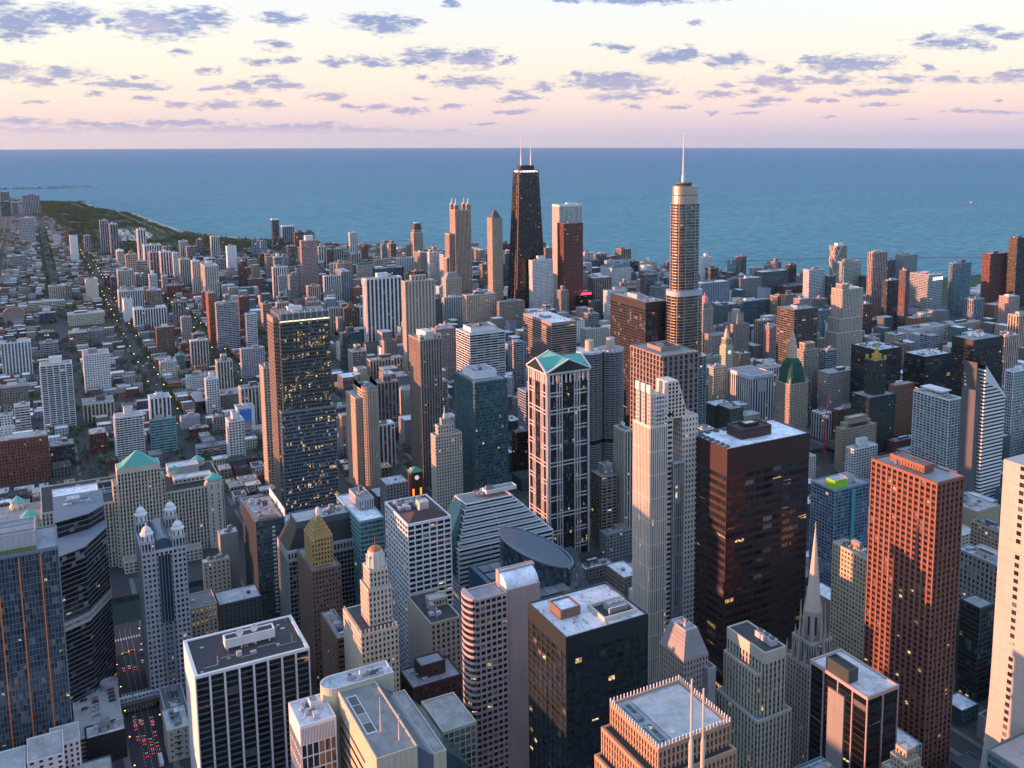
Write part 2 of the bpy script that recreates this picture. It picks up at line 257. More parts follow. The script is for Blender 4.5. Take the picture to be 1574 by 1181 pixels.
class Bld:
    """one building: sections share part meshes per material, big ones get single pieces"""
    def __init__(s,root): s.r=root;s.acc={}
    def mb(s,name,mat):
        if name in('parapet','roof','blank_wall'): s.ns=getattr(s,'ns',0)+1
        k=(name,mat.name,s.ns if name in('parapet','roof') else 0)
        if k not in s.acc: s.acc[k]=(MB(),mat)
        return s.acc[k][0]
    def flush(s):
        for (name,_,_2),(b,mat) in s.acc.items():
            if b.f: link(name,b.mesh(name,mat),s.r,stuff=name in('piers','spandrels','mullions','window_glass','balconies','parapets','rooftop_units','columns','fins','window_bands','vent_pipes','penthouse','penthouse_roof','lantern_windows','scaffold_rings','floor_bands'))
        s.acc={}
    def sec(s,x,y,w,d,z0,z1,st='P',wall='grey',glass='dk',fh=None,bw=None,pf=None,sf=None,top=1.6,hi=False,mull=0,panes=0,pr=None,wblank=0,sblank=0,roof=None,spw=None,par=1.1,faces='SW',lit=None,skiproof=False):
        q=STY[st];fh=fh or q['fh'];bw=bw or q['bw'];pf=q['pf'] if pf is None else pf;sf=q['sf'] if sf is None else sf
        pr=pr if pr is not None else (.9 if st=='B' else .45)
        if st=='V' and spw is None and wall in('white','lgrey','cream','beige','peach','pinkgr','tan','lbrown','grey','bgrey'): spw='dgrey' if glass in('dk','dkl','blk') else 'bgrey'
        wall_m=wm(wall);gl=gm(glass);H=z1-z0
        g=s.mb('wall' if st=='N' else 'window_glass',wall_m if st=='N' else gl)
        nf=max(1,round((H-top)/fh));fhh=(H-top)/nf
        i=pr
        x0,y0,x1,y1=x+i,y+i,x+w-i,y+d-i
        nS=max(1,round(w/bw));nW=max(1,round(d/bw))
        o=R.randint(0,500);o2=R.randint(0,500)
        g.quad([(x0,y0,z0),(x1,y0,z0),(x1,y0,z1-.5),(x0,y0,z1-.5)],[(o,o2),(o+nS,o2),(o+nS,o2+nf+.3),(o,o2+nf+.3)])
        g.quad([(x0,y1,z0),(x0,y0,z0),(x0,y0,z1-.5),(x0,y1,z1-.5)],[(o-nW,o2),(o,o2),(o,o2+nf+.3),(o-nW,o2+nf+.3)])
        g.quad([(x1,y0,z0),(x1,y1,z0),(x1,y1,z1-.5),(x1,y0,z1-.5)],[(o,o2),(o+nW,o2),(o+nW,o2+nf+.3),(o,o2+nf+.3)])
        g.quad([(x1,y1,z0),(x0,y1,z0),(x0,y1,z1-.5),(x1,y1,z1-.5)],[(o,o2),(o+nS,o2),(o+nS,o2+nf+.3),(o,o2+nf+.3)])
        # roof
        rk=roof or R.choice(['gravel','white','grey','gravel','slab'])
        if not skiproof: s.mb('roof',rm(rk)).quad([(x0,y0,z1-.45),(x1,y0,z1-.45),(x1,y1,z1-.45),(x0,y1,z1-.45)])
        # top band as a parapet ring
        pb=s.mb('parapet',wall_m);zt=z1-top
        e=.04
        pb.box(x-e,y-e,zt,x+w+e,y+i+.35,z1+par*.3);pb.box(x-e,y+d-i-.35,zt,x+w+e,y+d+e,z1+par*.3)
        pb.box(x-e,y+i+.35,zt,x+i+.35,y+d-i-.35,z1+par*.3);pb.box(x+w-i-.35,y+i+.35,zt,x+w+e,y+d-i-.35,z1+par*.3)
        if st=='N':
            pass
        piers=s.mb('piers',wall_m);spn=s.mb('spandrels',wm(spw) if spw else wall_m)
        sp_in=(.12 if st in 'PHG' else .28) if st!='B' else -.9
        if st=='H' : p_in=.12;sp_in=0
        elif st=='B': p_in=.5
        else: p_in=0
        if st=='N': nf_r=[];
        else: nf_r=range(nf)
        def put(kind,mbx,b):
            if hi: 
                dx,dy,dz=b[3]-b[0],b[4]-b[1],b[5]-b[2]
                piece('pier' if kind=='p' else ('balcony' if st=='B' else 'spandrel'),dx,dy,dz,wall_m if kind=='p' or not spw else wm(spw),s.r,(b[0],b[1],b[2]))
            else: mbx.box(*b,skip='n' if kind=='pS' else '')
        for face in faces:
            n=nS if face=='S' else nW;L=w if face=='S' else d;bwid=L/n
            blank=(face=='W' and wblank) or (face=='S' and sblank) or st=='N'
            if blank:
                bb=s.mb('blank_wall',wall_m)
                if st=='N':
                    # blind wall with shallow panel joints
                    for k in range(n):
                        if face=='S': bb.box(x+k*bwid+.06,y+.0,z0,x+(k+1)*bwid-.06,y+i+.02,zt)
                        else: bb.box(x,y+k*bwid+.06+(pr+.1 if k==0 else 0),z0,x+i+.02,y+(k+1)*bwid-.06,zt)
                elif face=='S': bb.box(x,y,z0,x+w,y+i+.02,zt)
                else: bb.box(x,y+pr+.1,z0,x+i+.02,y+d,zt)
                continue
            pw=bwid*pf
            for k in range(n+1):
                c=k*bwid;a,b=c-pw/2,c+pw/2
                if k==0:a=0;b=max(pw*.6,.7)
                if k==n:b=L;a=L-max(pw*.6,.7)
                if face=='S': put('p',piers,(x+a,y+p_in,z0,x+b,y+i+.02,zt))
                elif k>0: put('p',piers,(x+p_in,y+a,z0,x+i+.02,y+b,zt))
            if mull:
                mm=s.mb('mullions',wall_m)
                for k in range(n*mull):
                    c=(k+.5)*L/(n*mull)
                    if face=='S': mm.box(x+c-.12,y+i-.22,z0,x+c+.12,y+i+.02,zt,skip='nb')
                    else: mm.box(x+i-.22,y+c-.12,z0,x+i+.02,y+c+.12,zt,skip='eb')
            for f in nf_r:
                za=z0+f*fhh;zb=za+fhh*sf
                e1=.15 if st!='B' else -.3
                if face=='S': put('s',spn,(x+e1,y+sp_in,za,x+w-e1,y+i+.03,zb))
                else: put('s',spn,(x+sp_in,y+i+.04,za,x+i+.03,y+d-e1,zb))
        if panes:
            pm=gm(glass,True);cnt=0
            for f in reversed(range(nf)):
                za=z0+f*fhh+fhh*sf+.12;hh=fhh*(1-sf)-.24
                for face in 'SW':
                    n=nS if face=='S' else nW;L=w if face=='S' else d;bwid=L/n;sub=max(1,min(3,round(bwid/9)))
                    for k in range(n):
                        for j in range(sub):
                            if cnt>=300: break
                            a=k*bwid+bwid*pf/2+j*(bwid*(1-pf))/sub+.12;ww=bwid*(1-pf)/sub-.24
                            if face=='S': piece('window_pane',ww,.05,hh,pm,s.r,(x+a,y+i-.09,za))
                            else: piece('window_pane',.05,ww,hh,pm,s.r,(x+i-.09,y+a,za))
                            cnt+=1
    def units(s,x,y,w,d,z,n=4,big=.35,mat=None,hi=False):
        """plant rooms, fans and ducts on a roof"""
        m=mat or wm(R.choice(['lgrey','grey','white','lbrown','dgrey']))
        bw_,bd=w*big*(.8+.5*R.random()),d*big*(.8+.5*R.random())
        bx,by=x+(w-bw_)*(.25+.5*R.random()),y+(d-bd)*(.3+.5*R.random());bh=3+R.random()*3
        b=s.mb('penthouse',m);b.box(bx,by,z-.4,bx+bw_,by+bd,z+bh)
        b2=s.mb('penthouse_roof',rm(R.choice(['grey','white','tar'])));b2.quad([(bx+.3,by+.3,z+bh+.05),(bx+bw_-.3,by+.3,z+bh+.05),(bx+bw_-.3,by+bd-.3,z+bh+.05),(bx+.3,by+bd-.3,z+bh+.05)])
        if n>=10 or hi:
            for k in range(max(2,n//4)):
                L_=R.uniform(.25,.5)*w;dx_=x+1+R.random()*max(.2,w-L_-2);dy_=y+1+R.random()*max(.2,d-3)
                if k%2: piece('roof_duct',round(L_,0)+.5,.8,.9,wm('steel'),s.r,(dx_,dy_,z-.4))
                else: piece('roof_duct',.7,round(min(d*.5,L_),0)+.5,.8,wm('lgrey'),s.r,(dx_,y+1+R.random()*d*.4,z-.4))
            for k in range(3):
                t_=s.mb('vent_pipes',wm('steel'));t_.cyl(x+1.5+R.random()*(w-3),y+1.5+R.random()*(d-3),z-.4,z+R.uniform(1,2.6),R.uniform(.2,.7),None,8)
        for k in range(n):
            uw,ud,uh=1.5+R.random()*3,1.5+R.random()*3,1+R.random()*1.8
            ux,uy=x+1.5+R.random()*max(.1,w-uw-3),y+1.5+R.random()*max(.1,d-ud-3)
            if hi: piece('rooftop_unit',round(uw),round(ud),round(uh*2)/2,wm(['steel','grey','dgrey'][k%3]),s.r,(ux,uy,z-.4))
            else: s.mb('rooftop_units',wm('steel')).box(ux,uy,z-.4,ux+uw,uy+ud,z+uh-.4)
B=[
(412.8, 525.4, 77.2, 42.7, 198.0, 'H', 'rust', 'dkl', 'office_tower', 'rust red steel courthouse tower with white roof, widest of the dark towers', 'fh=6.2,bw=25.6,pf=.05,sf=.42,top=20,hi=1,mull=8,panes=1,ph=court'),
(219.1, 406.9, 49.7, 43.8, 165.0, 'G', 'black', 'dkl', 'office_tower', 'black glass tower with a streaky white roof and sunken fan pit', 'fh=3.9,bw=5.2,pf=.2,sf=.3,top=9,hi=1,panes=1,ph=none'),
(481.7, 400.2, 25.5, 55.9, 200.0, 'V', 'redgran', 'dkl', 'office_tower', 'red granite gridded tower with a long orange penthouse on its grey roof', 'fh=4,bw=4.6,pf=.32,sf=.42,spw=redbrown,hi=1,panes=1,ph=none,pr=.9'),
(693.0, 1060.9, 35.6, 90.1, 200.0, 'H', 'blk2', 'dkl', 'office_tower', 'dark bronze office box left of the tallest silver tower, sunlit roof units', 'fh=4,bw=5,pf=.12,sf=.4,top=10,hi=1'),
(559.6, 822.6, 46.3, 64.0, 190.0, 'V', 'granite', 'dkl', 'office_tower', 'granite columned square tower with an open box well on its roof', 'fh=5.5,bw=6.6,pf=.4,sf=.18,hi=1,pr=1.2,ph=well'),
(880.5, 1070.5, 44.3, 53.8, 75.0, 'V', 'white', 'dkl', 'office_tower', 'white finned tower with a white lettered sign beside the river bend', 'fh=60,bw=5,pf=.36,sf=.02,top=5,hi=1,pr=.9,ph=none'),
(1057.6, 1179.0, 51.0, 42.4, 139.0, 'H', 'bronze', 'dkl', 'office_tower', 'brown gridded slab tower whose west face glows red at the top', 'fh=3.8,bw=9,pf=.07,sf=.42,hi=1,mull=3'),
(1065.5, 838.2, 60.1, 34.8, 150.0, 'G', 'black', 'dkl', 'office_tower', 'black tower carrying a cluster of white satellite dishes', 'fh=4,bw=3,pf=.12,sf=.45,top=12,ph=dishes'),
(1040.9, 981.4, 48.8, 74.6, 112.0, 'H', 'black', 'dkl', 'office_tower', 'wide black twin box with a red lit roof edge and roof plant', 'fh=4,bw=9,pf=.06,sf=.4,top=8,ph=plant'),
(1135.9, 977.9, 57.8, 41.4, 92.0, 'H', 'black', 'dkl', 'office_tower', 'lower black twin box with one white dish on its roof', 'fh=4,bw=9,pf=.06,sf=.4,top=6,ph=dish1'),
(1098.5, 2062.0, 62.8, 37.6, 255.0, 'V', 'white', 'dkl', 'apartment_tower', 'tall white marble slab tower against the lake behind the red brown one', 'fh=4,bw=3.4,pf=.45,sf=.5,hi=1,top=4'),
(1053.7, 1957.6, 50.8, 30.6, 220.0, 'P', 'redbrown', 'dkl', 'apartment_tower', 'dark red brown tower with glowing orange side in front of the white slab', 'fh=3.6,bw=3.2,pf=.4,sf=.45,hi=1'),
(982.8, 1977.8, 53.2, 18.6, 136.9, 'P', 'white', 'dkl', 'apartment_tower', "bright white gridded tower in front of the black giant's foot", 'fh=3.3,bw=3.2,pf=.4,sf=.4,hi=1,pbox=.35'),
(562.3, 1865.2, 72.5, 25.4, 139.1, 'V', 'white', 'dkl', 'apartment_tower', 'huge white ribbed apartment tower with dark blue balcony stripes', 'fh=3.2,bw=8.2,pf=.42,sf=.2,hi=1,pr=1.6,pbox=.3'),
(548.2, 1594.2, 53.9, 18.9, 170.0, 'P', 'beige', 'dkl', 'apartment_tower', 'huge beige apartment tower with projecting bays and stepped crown', 'fh=3.1,bw=6.2,pf=.42,sf=.34,hi=1,pr=1.4,pbox=.5'),
(384.9, 1071.7, 26.7, 40.1, 180.0, 'V', 'lbrown', 'dkl', 'apartment_tower', 'brown and cream tower with a white slotted crown above the loft street', 'fh=3.3,bw=3.4,pf=.45,sf=.35,hi=1,ph=crown'),
(407.6, 964.7, 39.6, 59.8, 150.0, 'G', 'tealw', 'te', 'office_tower', 'teal glass slab tower with a white framed roof above the rail yard', 'fh=3.9,bw=2.6,pf=.08,sf=.18,hi=1,ph=slab'),
(581.4, 1392.3, 61.1, 56.5, 110.0, 'H', 'white', 'dkl', 'office_tower', 'wide dark office block with white floor bands and a white rounded penthouse', 'fh=4,bw=12,pf=.02,sf=.3,hi=1,ph=slab'),
(362.4, 968.3, 30.7, 15.0, 95.0, 'P', 'cream', 'dkl', 'office_tower', 'cream setback tower with a small pinnacle behind the stepped block', 'fh=3.6,bw=3.2,pf=.5,sf=.4,hi=1,ph=pin'),
(888.7, 727.0, 20.9, 52.9, 120.0, 'H', 'white', 'te', 'apartment_tower', 'white framed green glass tower with staggered balconies and roof terrace', 'fh=3.3,bw=5.4,pf=.1,sf=.15,hi=1,pr=.9,ph=terrace'),
(497.9, 472.3, 13.1, 34.0, 118.0, 'P', 'cream2', 'gr', 'office_tower', 'slim cream gridded tower squeezed between spire and red granite tower', 'fh=3.5,bw=3,pf=.35,sf=.4,hi=1'),
(579.2, 437.2, 16.1, 17.9, 75.0, 'G', 'dkgreen', 'dkl', 'office_block', 'low dark green glass block with a bare grey roof right of the red granite tower', 'fh=3.8,bw=3,pf=.06,sf=.2,ph=none'),
(226.6, 668.6, 34.7, 53.5, 130.0, 'P', 'white', 'dkl', 'office_tower', 'white waffle grid tower with a dark pitched roof well', 'fh=4.1,bw=6,pf=.14,sf=.3,hi=1,pr=.8,panes=1,ph=ridge'),
(211.4, 741.3, 20.5, 66.6, 110.0, 'H', 'teal', 'te', 'office_tower', 'green glass tower with sawtooth bays and a boxed grey penthouse', 'fh=3.9,bw=3.5,pf=.05,sf=.3,hi=1,ph=box'),
(159.4, 621.9, 10.0, 42.8, 80.0, 'H', 'brown', 'dk', 'office_block', 'narrow brown banded block left of the gold tinged deco tower', 'fh=3.8,bw=5,pf=.06,sf=.5'),
(219.9, 605.6, 22.1, 47.5, 82.0, 'P', 'tan2', 'dkl', 'office_block', 'buff office block with black roof and blank tan flank', 'fh=4,bw=4,pf=.5,sf=.35,wblank=1,roof=tar,hi=1,ph=court2'),
(196.5, 578.9, 35.1, 38.6, 55.0, 'P', 'darkred', 'dkl', 'office_block', 'dark red brick block with stepped snowy looking roofs', 'fh=4,bw=4,pf=.6,sf=.6,pbox=.5'),
(148.4, 834.7, 24.0, 60.0, 90.0, 'G', 'dgrey', 'te', 'office_tower', 'blue glass tower with a white slatted edge left of the brown pinnacle tower', 'fh=3.7,bw=3,pf=.06,sf=.3,hi=1,ph=slat'),
(-2.5, 1551.2, 40.0, 24.0, 97.3, 'B', 'white', 'bl', 'apartment_tower', 'tallest balcony tower at left with a bright white corner strip', 'fh=3.1,bw=8,pf=.16,sf=.2,hi=1,pbox=.4'),
(76.8, 1368.1, 33.1, 24.0, 56.5, 'B', 'white', 'dkl', 'apartment_tower', 'balcony slab tower with a black end wall just behind the green pyramid', 'fh=3.1,bw=4.5,pf=.12,sf=.3,hi=1,pbox=.3'),
(120.2, 1381.6, 25.3, 22.0, 73.7, 'V', 'white', 'dkl', 'apartment_tower', 'stepped white tower with tall rooftop block beside the green glass slab', 'fh=3.2,bw=5,pf=.45,sf=.3,hi=1'),
(117.9, 1375.0, 31.7, 15.0, 45.3, 'H', 'teal', 'te', 'office_block', 'green glass slab with a roof hedge leaning on the stepped white tower', 'fh=3.8,bw=5,pf=.05,sf=.4'),
(-52.8, 1331.9, 53.4, 30.0, 55.5, 'P', 'redbrick', 'dkl', 'office_block', 'long red brick loft block with rows of pale windows at the left edge', 'fh=3.9,bw=3.4,pf=.55,sf=.45,hi=1,top=3'),
(234.5, 1412.3, 23.6, 18.9, 36.3, 'P', 'white', 'dk', 'office_block', 'white block with a big blue mural on its wall by the avenue', 'fh=4,bw=4,pf=.6,sf=.5,sblank=1,ph=mural'),
(772.6, 1481.9, 49.5, 111.6, 95.0, 'H', 'lbrown2', 'dkl', 'office_tower', 'angular office block with brown and grey floor bands above the twin round towers', 'fh=4,bw=20,pf=.01,sf=.45,hi=1,top=5'),
(879.1, 1546.8, 48.4, 22.0, 61.4, 'P', 'cream', 'dkl', 'office_tower', 'cream rounded balcony tower directly behind the twin round towers', 'fh=3.3,bw=4,pf=.5,sf=.4,hi=1'),
(966.4, 1296.7, 42.0, 15.0, 45.8, 'P', 'cream2', 'dk', 'office_block', 'cream office wing left of the white clock tower', 'fh=3.8,bw=3.6,pf=.5,sf=.4'),
(855.1, 1124.7, 24.5, 13.0, 79.3, 'P', 'cream2', 'dk', 'office_block', 'pale cream office block in front of the white clock tower', 'fh=3.8,bw=3.6,pf=.5,sf=.4'),
(1077.9, 1414.9, 23.0, 15.0, 68.7, 'P', 'grey', 'dk', 'office_block', 'grey block right of the pink domed tower', 'fh=3.8'),
(998.2, 1033.9, 56.6, 23.3, 72.0, 'P', 'granite2', 'dkl', 'office_tower', 'pale stone block with green roof plant joined to the pink topped tower', 'fh=3.7,bw=3.4,pf=.5,sf=.4,hi=1'),
(852.7, 855.5, 57.6, 13.0, 56.5, 'P', 'tan', 'dk', 'hotel_building', 'tan hotel with stepped terraces above the green roofed blue glass block', 'fh=3.5,bw=3.6,pf=.55,sf=.5,steps=2'),
(828.5, 812.5, 39.7, 13.0, 47.2, 'P', 'white', 'dkl', 'apartment_block', 'white gridded block with two white roof boxes behind the red granite tower', 'fh=3.3,bw=4.4,pf=.3,sf=.4,hi=1,pbox=.35'),
(591.1, 600.4, 42.0, 30.0, 110.0, 'G', 'bluegrid', 'bl', 'office_tower', 'blue glass tower under construction with lime green panels on its roof', 'fh=3.2,bw=4,pf=.1,sf=.2,hi=1,ph=lime'),
(628.1, 460.0, 15.7, 40.0, 87.0, 'P', 'greystone', 'dk', 'office_block', 'long grey stone office block under the classical library roofs', 'fh=4.4,bw=4,pf=.45,sf=.35'),
(781.5, 600.0, 34.6, 60.0, 52.1, 'N', 'tan', 'dk', 'museum_building', 'low tan classical hall with pale stone roof boxes', ''),
(741.2, 545.0, 10.0, 30.0, 60.3, 'P', 'tan', 'dk', 'museum_building', 'tan classical wing with arched windows beside the pink end wall', ''),
(482.7, 818.1, 18.7, 21.9, 74.1, 'H', 'tan3', 'dkl', 'hotel_building', 'brown tower with zigzag balconies behind the narrow white finned tower', 'fh=3.4,bw=6,pf=.2,sf=.3,hi=1,ph=box'),
(505.0, 809.8, 10.0, 22.0, 121.4, 'V', 'cream', 'dkl', 'apartment_tower', 'narrow cream ribbed tower with a gabled crown left of the white finned one', 'fh=3.3,bw=3.2,pf=.4,sf=.25,hi=1,pr=.9'),
(109.5, 868.9, 21.9, 37.8, 48.2, 'P', 'cream', 'dk', 'office_block', 'cream office block with a roof pool left of the slatted glass tower', 'fh=4,bw=3.6,pf=.6,sf=.5'),
(125.5, 877.2, 15.3, 13.0, 67.5, 'N', 'grey', 'dk', 'office_block', 'blank grey stone block behind the cream office block', ''),
(55.0, 664.4, 13.9, 27.2, 22.8, 'P', 'cream', 'dk', 'office_block', 'old cream painted walk-up with black fire stairs by the elevated tracks', 'fh=4.5,bw=5,pf=.7,sf=.6'),
(57.0, 692.6, 15.0, 38.6, 18.6, 'N', 'lgrey', 'dk', 'office_block', 'flat pale roofed low building beside the black roofed ribbed tower', ''),
(7.8, 686.0, 24.0, 16.0, 20.3, 'N', 'blk', 'dk', 'office_block', 'black low building with grey patched roof at the bottom left', ''),
(113.2, 841.8, 13.4, 30.2, 19.5, 'N', 'grey', 'dk', 'hall_building', 'low grey podium with a hedge roof beside the ribbed tower', ''),
(-28.0, 6170.3, 83.0, 29.0, 105.5, 'V', 'lgrey', 'dk', 'apartment_block', 'broad lavender apartment slab alone on the far lakefront above the park trees', ''),
(-127.7, 6229.4, 40.9, 28.0, 123.5, 'V', 'grey', 'dk', 'apartment_block', "pale slab cut by the photo's left edge beside the far park", ''),
(-128.9, 6098.4, 45.4, 28.0, 76.9, 'H', 'dgrey', 'bl', 'apartment_block', 'dark blue slab just in front of the pale slab at the far left edge', ''),
(-77.2, 6159.4, 29.3, 28.0, 65.5, 'H', 'bgrey', 'bl', 'apartment_block', 'small blue glass block between two far left slabs', ''),
(-37.9, 4448.5, 54.1, 28.0, 101.3, 'P', 'lgrey', 'dk', 'apartment_block', 'stepped lavender apartment complex with two rooftop blocks at the far left', ''),
(74.9, 4347.3, 25.5, 28.0, 37.7, 'P', 'white', 'dk', 'apartment_block', 'small white block left of the narrow brick tower in the far low-rises', ''),
(111.5, 4257.9, 15.1, 15.1, 74.8, 'P', 'brick', 'dk', 'apartment_tower', 'narrow orange brick tower behind the plain white slab far left', ''),
(112.6, 3754.4, 23.9, 28.0, 85.0, 'N', 'white', 'dk', 'apartment_tower', 'plain windowless white slab tower beside the lamp-lit avenue far left', ''),
(163.8, 3945.7, 20.1, 28.0, 65.9, 'V', 'lgrey', 'dk', 'apartment_tower', 'greyish stubby tower between the white slab and the striped pair', ''),
(217.5, 3943.6, 28.4, 28.0, 118.6, 'V', 'lgrey', 'dk', 'apartment_tower', 'taller left one of the striped twin towers before the park', ''),
(241.6, 3814.0, 25.1, 69.9, 113.0, 'V', 'grey', 'dk', 'apartment_tower', 'lower right one of the striped twin towers before the park', ''),
(241.4, 3566.8, 21.3, 60.8, 42.5, 'P', 'cream', 'dk', 'apartment_block', 'little cream block right below the striped twin towers', ''),
(296.5, 3438.2, 23.3, 53.6, 121.7, 'V', 'white', 'dk', 'apartment_tower', 'slim tall white striped tower standing alone before the park trees', ''),
(306.8, 3372.2, 49.6, 60.1, 76.6, 'V', 'white', 'dk', 'apartment_block', 'leftmost wide white block of the slab cluster by the park', ''),
(306.8, 3220.1, 25.3, 45.8, 69.9, 'V', 'lgrey', 'dk', 'apartment_block', 'lower striped block in front of the leftmost wide park slab', ''),
(330.9, 3164.8, 29.8, 41.6, 75.1, 'V', 'white', 'dk', 'apartment_block', 'striped block right in the middle of the park slab cluster', ''),
(381.0, 3545.0, 23.1, 31.8, 52.6, 'V', 'lgrey', 'dk', 'apartment_block', 'rear block peeking over the middle of the park slab cluster', ''),
(362.0, 3134.4, 14.6, 30.3, 73.9, 'P', 'white', 'dk', 'apartment_block', 'narrow white block closing the park slab cluster on the right', ''),
(444.8, 3639.3, 26.2, 42.2, 57.9, 'V', 'white', 'dk', 'apartment_tower', 'white striped tower just behind the grey gridded block near the beach', ''),
(458.3, 3577.6, 39.8, 35.8, 44.0, 'P', 'grey', 'dk', 'apartment_block', 'grey gridded block near the beach in the far left', ''),
(488.8, 3559.6, 22.3, 26.2, 68.5, 'V', 'dgrey', 'bl', 'apartment_tower', 'dark slim tower left of the black and white striped one', ''),
(538.8, 3584.0, 26.6, 28.0, 75.2, 'V', 'white', 'blk', 'apartment_tower', 'bold black and white striped tower before the beach', ''),
(529.2, 3219.0, 28.8, 23.4, 76.1, 'N', 'white', 'dk', 'apartment_tower', 'plain white faced tower right of the black and white striped one', ''),
(672.2, 3561.0, 26.4, 26.2, 61.6, 'V', 'bgrey', 'bl', 'apartment_tower', 'blue grey striped tower below the distant beach', ''),
(356.5, 2940.0, 26.9, 34.1, 75.3, 'V', 'cream', 'dk', 'apartment_tower', 'pale striped tower left of the tall cream walled slab', ''),
(360.1, 2727.0, 42.1, 29.5, 93.7, 'V', 'white', 'dk', 'apartment_tower', 'white striped tower tucked behind the cream walled slab', ''),
(378.7, 2648.9, 33.3, 118.0, 88.2, 'V', 'cream', 'gr', 'apartment_tower', 'broad tower with a plain cream end wall and green grey striped front', ''),
(485.8, 3148.6, 27.4, 21.0, 44.6, 'P', 'grey', 'dk', 'apartment_block', 'grey block behind the long low white block in the old town', ''),
(467.5, 2948.0, 44.6, 22.0, 33.7, 'V', 'white', 'dk', 'apartment_block', 'long low white block with striped front left of the brown slabs', ''),
(467.7, 2657.7, 24.1, 34.5, 93.5, 'P', 'dbrown', 'dk', 'apartment_tower', 'dark brown slab tower left of the brick pair in the old town', ''),
(540.1, 2982.1, 36.7, 22.6, 34.5, 'P', 'brick', 'dk', 'apartment_block', 'upper brick block right of the dark brown slab', ''),
(482.8, 2648.8, 42.8, 26.7, 46.2, 'P', 'brown', 'dk', 'apartment_block', 'wide brown block in front of the upper brick block', ''),
(430.1, 2759.6, 35.7, 15.6, 26.2, 'P', 'dbrown', 'dk', 'apartment_block', 'low dark brown block below the long low white block', ''),
(-59.2, 3601.0, 39.6, 28.0, 40.9, 'P', 'grey', 'dk', 'apartment_block', 'squat grey block among far left low houses', ''),
(29.0, 2824.5, 35.2, 28.0, 39.7, 'V', 'cream', 'gr', 'apartment_tower', 'cream striped tower above the long low cream school', ''),
(64.8, 2786.0, 14.0, 40.0, 44.2, 'V', 'grey', 'dk', 'apartment_block', 'grey narrow block joined right of the cream striped tower', ''),
(-17.0, 2693.6, 76.5, 28.0, 20.3, 'H', 'cream', 'dk', 'hall_building', 'long low cream hall with banded windows at the far left', ''),
(111.8, 2781.8, 28.2, 40.0, 56.0, 'N', 'cream', 'dk', 'apartment_tower', 'plain cream slab tower with faceted walls left of the lamp-lit avenue', ''),
(195.9, 2913.6, 37.8, 49.3, 58.1, 'V', 'cream', 'gr', 'apartment_tower', 'tall cream ribbed tower between the two lamp-lit avenues', ''),
(242.4, 2954.1, 20.9, 37.6, 40.8, 'V', 'lgrey', 'dk', 'apartment_block', 'pale grey ribbed block right of the cream ribbed tower', ''),
(165.9, 2999.0, 15.6, 32.7, 37.1, 'G', 'dgrey', 'bl', 'office_block', 'dark blue glass block between the lamp-lit avenues', ''),
(176.7, 2892.0, 14.4, 29.1, 44.9, 'V', 'dgrey', 'dk', 'office_block', 'dark grey slim block beside the dark blue glass block', ''),
(170.2, 2550.2, 54.9, 42.9, 53.1, 'V', 'white', 'blk', 'apartment_tower', 'white ribbed slab behind the plain white stair tower', ''),
(170.1, 2416.6, 18.0, 38.7, 51.3, 'N', 'white', 'dk', 'apartment_tower', 'plain white stair tower in front of the ribbed slabs', ''),
(181.6, 2309.9, 64.6, 37.5, 45.0, 'V', 'white', 'blk', 'apartment_block', 'long white ribbed slab wing right of the plain white stair tower', ''),
(234.1, 2564.8, 32.4, 33.4, 46.8, 'P', 'lbrown', 'dk', 'apartment_block', 'brown block with a pale penthouse behind the long ribbed slab', ''),
(295.5, 2822.3, 14.3, 25.7, 47.2, 'P', 'lgrey', 'dk', 'apartment_tower', 'slim pinkish tower left of the low dark brick hall', ''),
(299.1, 2750.4, 42.3, 31.2, 29.5, 'P', 'dbrick', 'dk', 'hall_building', 'low dark brick hall beside the slim pinkish tower', ''),
(1.7, 2499.3, 35.2, 28.0, 22.7, 'G', 'dgrey', 'bl', 'office_block', 'low glass and green roofed block beside the sports field', ''),
(57.9, 2430.4, 71.6, 40.0, 25.4, 'P', 'cream', 'dk', 'school_building', 'long low cream school right beside the sports field', ''),
(-66.9, 2539.6, 40.8, 28.0, 24.6, 'N', 'lbrown', 'dk', 'hall_building', 'brown barn roofed hall at the far left below the woods', ''),
(297.3, 2054.6, 14.0, 37.3, 106.4, 'P', 'brick', 'dk', 'apartment_tower', 'slim brick tower joined to the left of the blue banded tower', ''),
(302.9, 1999.7, 41.4, 15.0, 93.9, 'H', 'lgrey', 'bl', 'apartment_tower', 'blue glass tower with pale floor lines beside the brick slim tower', ''),
(373.0, 2155.8, 21.0, 15.0, 78.3, 'P', 'dbrick', 'dk', 'apartment_tower', 'dark brick tower right behind the blue banded tower', ''),
(354.0, 1978.9, 20.4, 16.8, 70.8, 'H', 'white', 'bl', 'apartment_tower', 'dark blue rounded tower with white floor lines left of the lit dark tower', ''),
(300.3, 1739.8, 39.4, 15.1, 51.4, 'P', 'lgrey', 'dk', 'office_block', 'pale grey block with small square windows left of the lit dark tower', ''),
(192.9, 1993.7, 31.7, 19.0, 56.9, 'P', 'brown', 'dk', 'apartment_tower', 'brown brick tower standing between the two lamp-lit avenues', ''),
(233.6, 1849.3, 30.1, 18.3, 53.2, 'V', 'cream', 'dk', 'apartment_tower', 'cream ribbed tower above the red tail lights of the right avenue', ''),
(229.3, 1959.4, 17.5, 16.0, 28.8, 'P', 'dbrick', 'dk', 'apartment_block', 'red brick block left of the cream ribbed tower', ''),
(177.8, 1811.6, 27.1, 19.3, 28.0, 'P', 'cream', 'dk', 'apartment_block', 'cream block with a pale penthouse by the left avenue', ''),
(209.5, 1863.5, 15.2, 15.0, 27.4, 'G', 'teal', 'te', 'office_block', 'small teal block right of the cream penthouse block', ''),
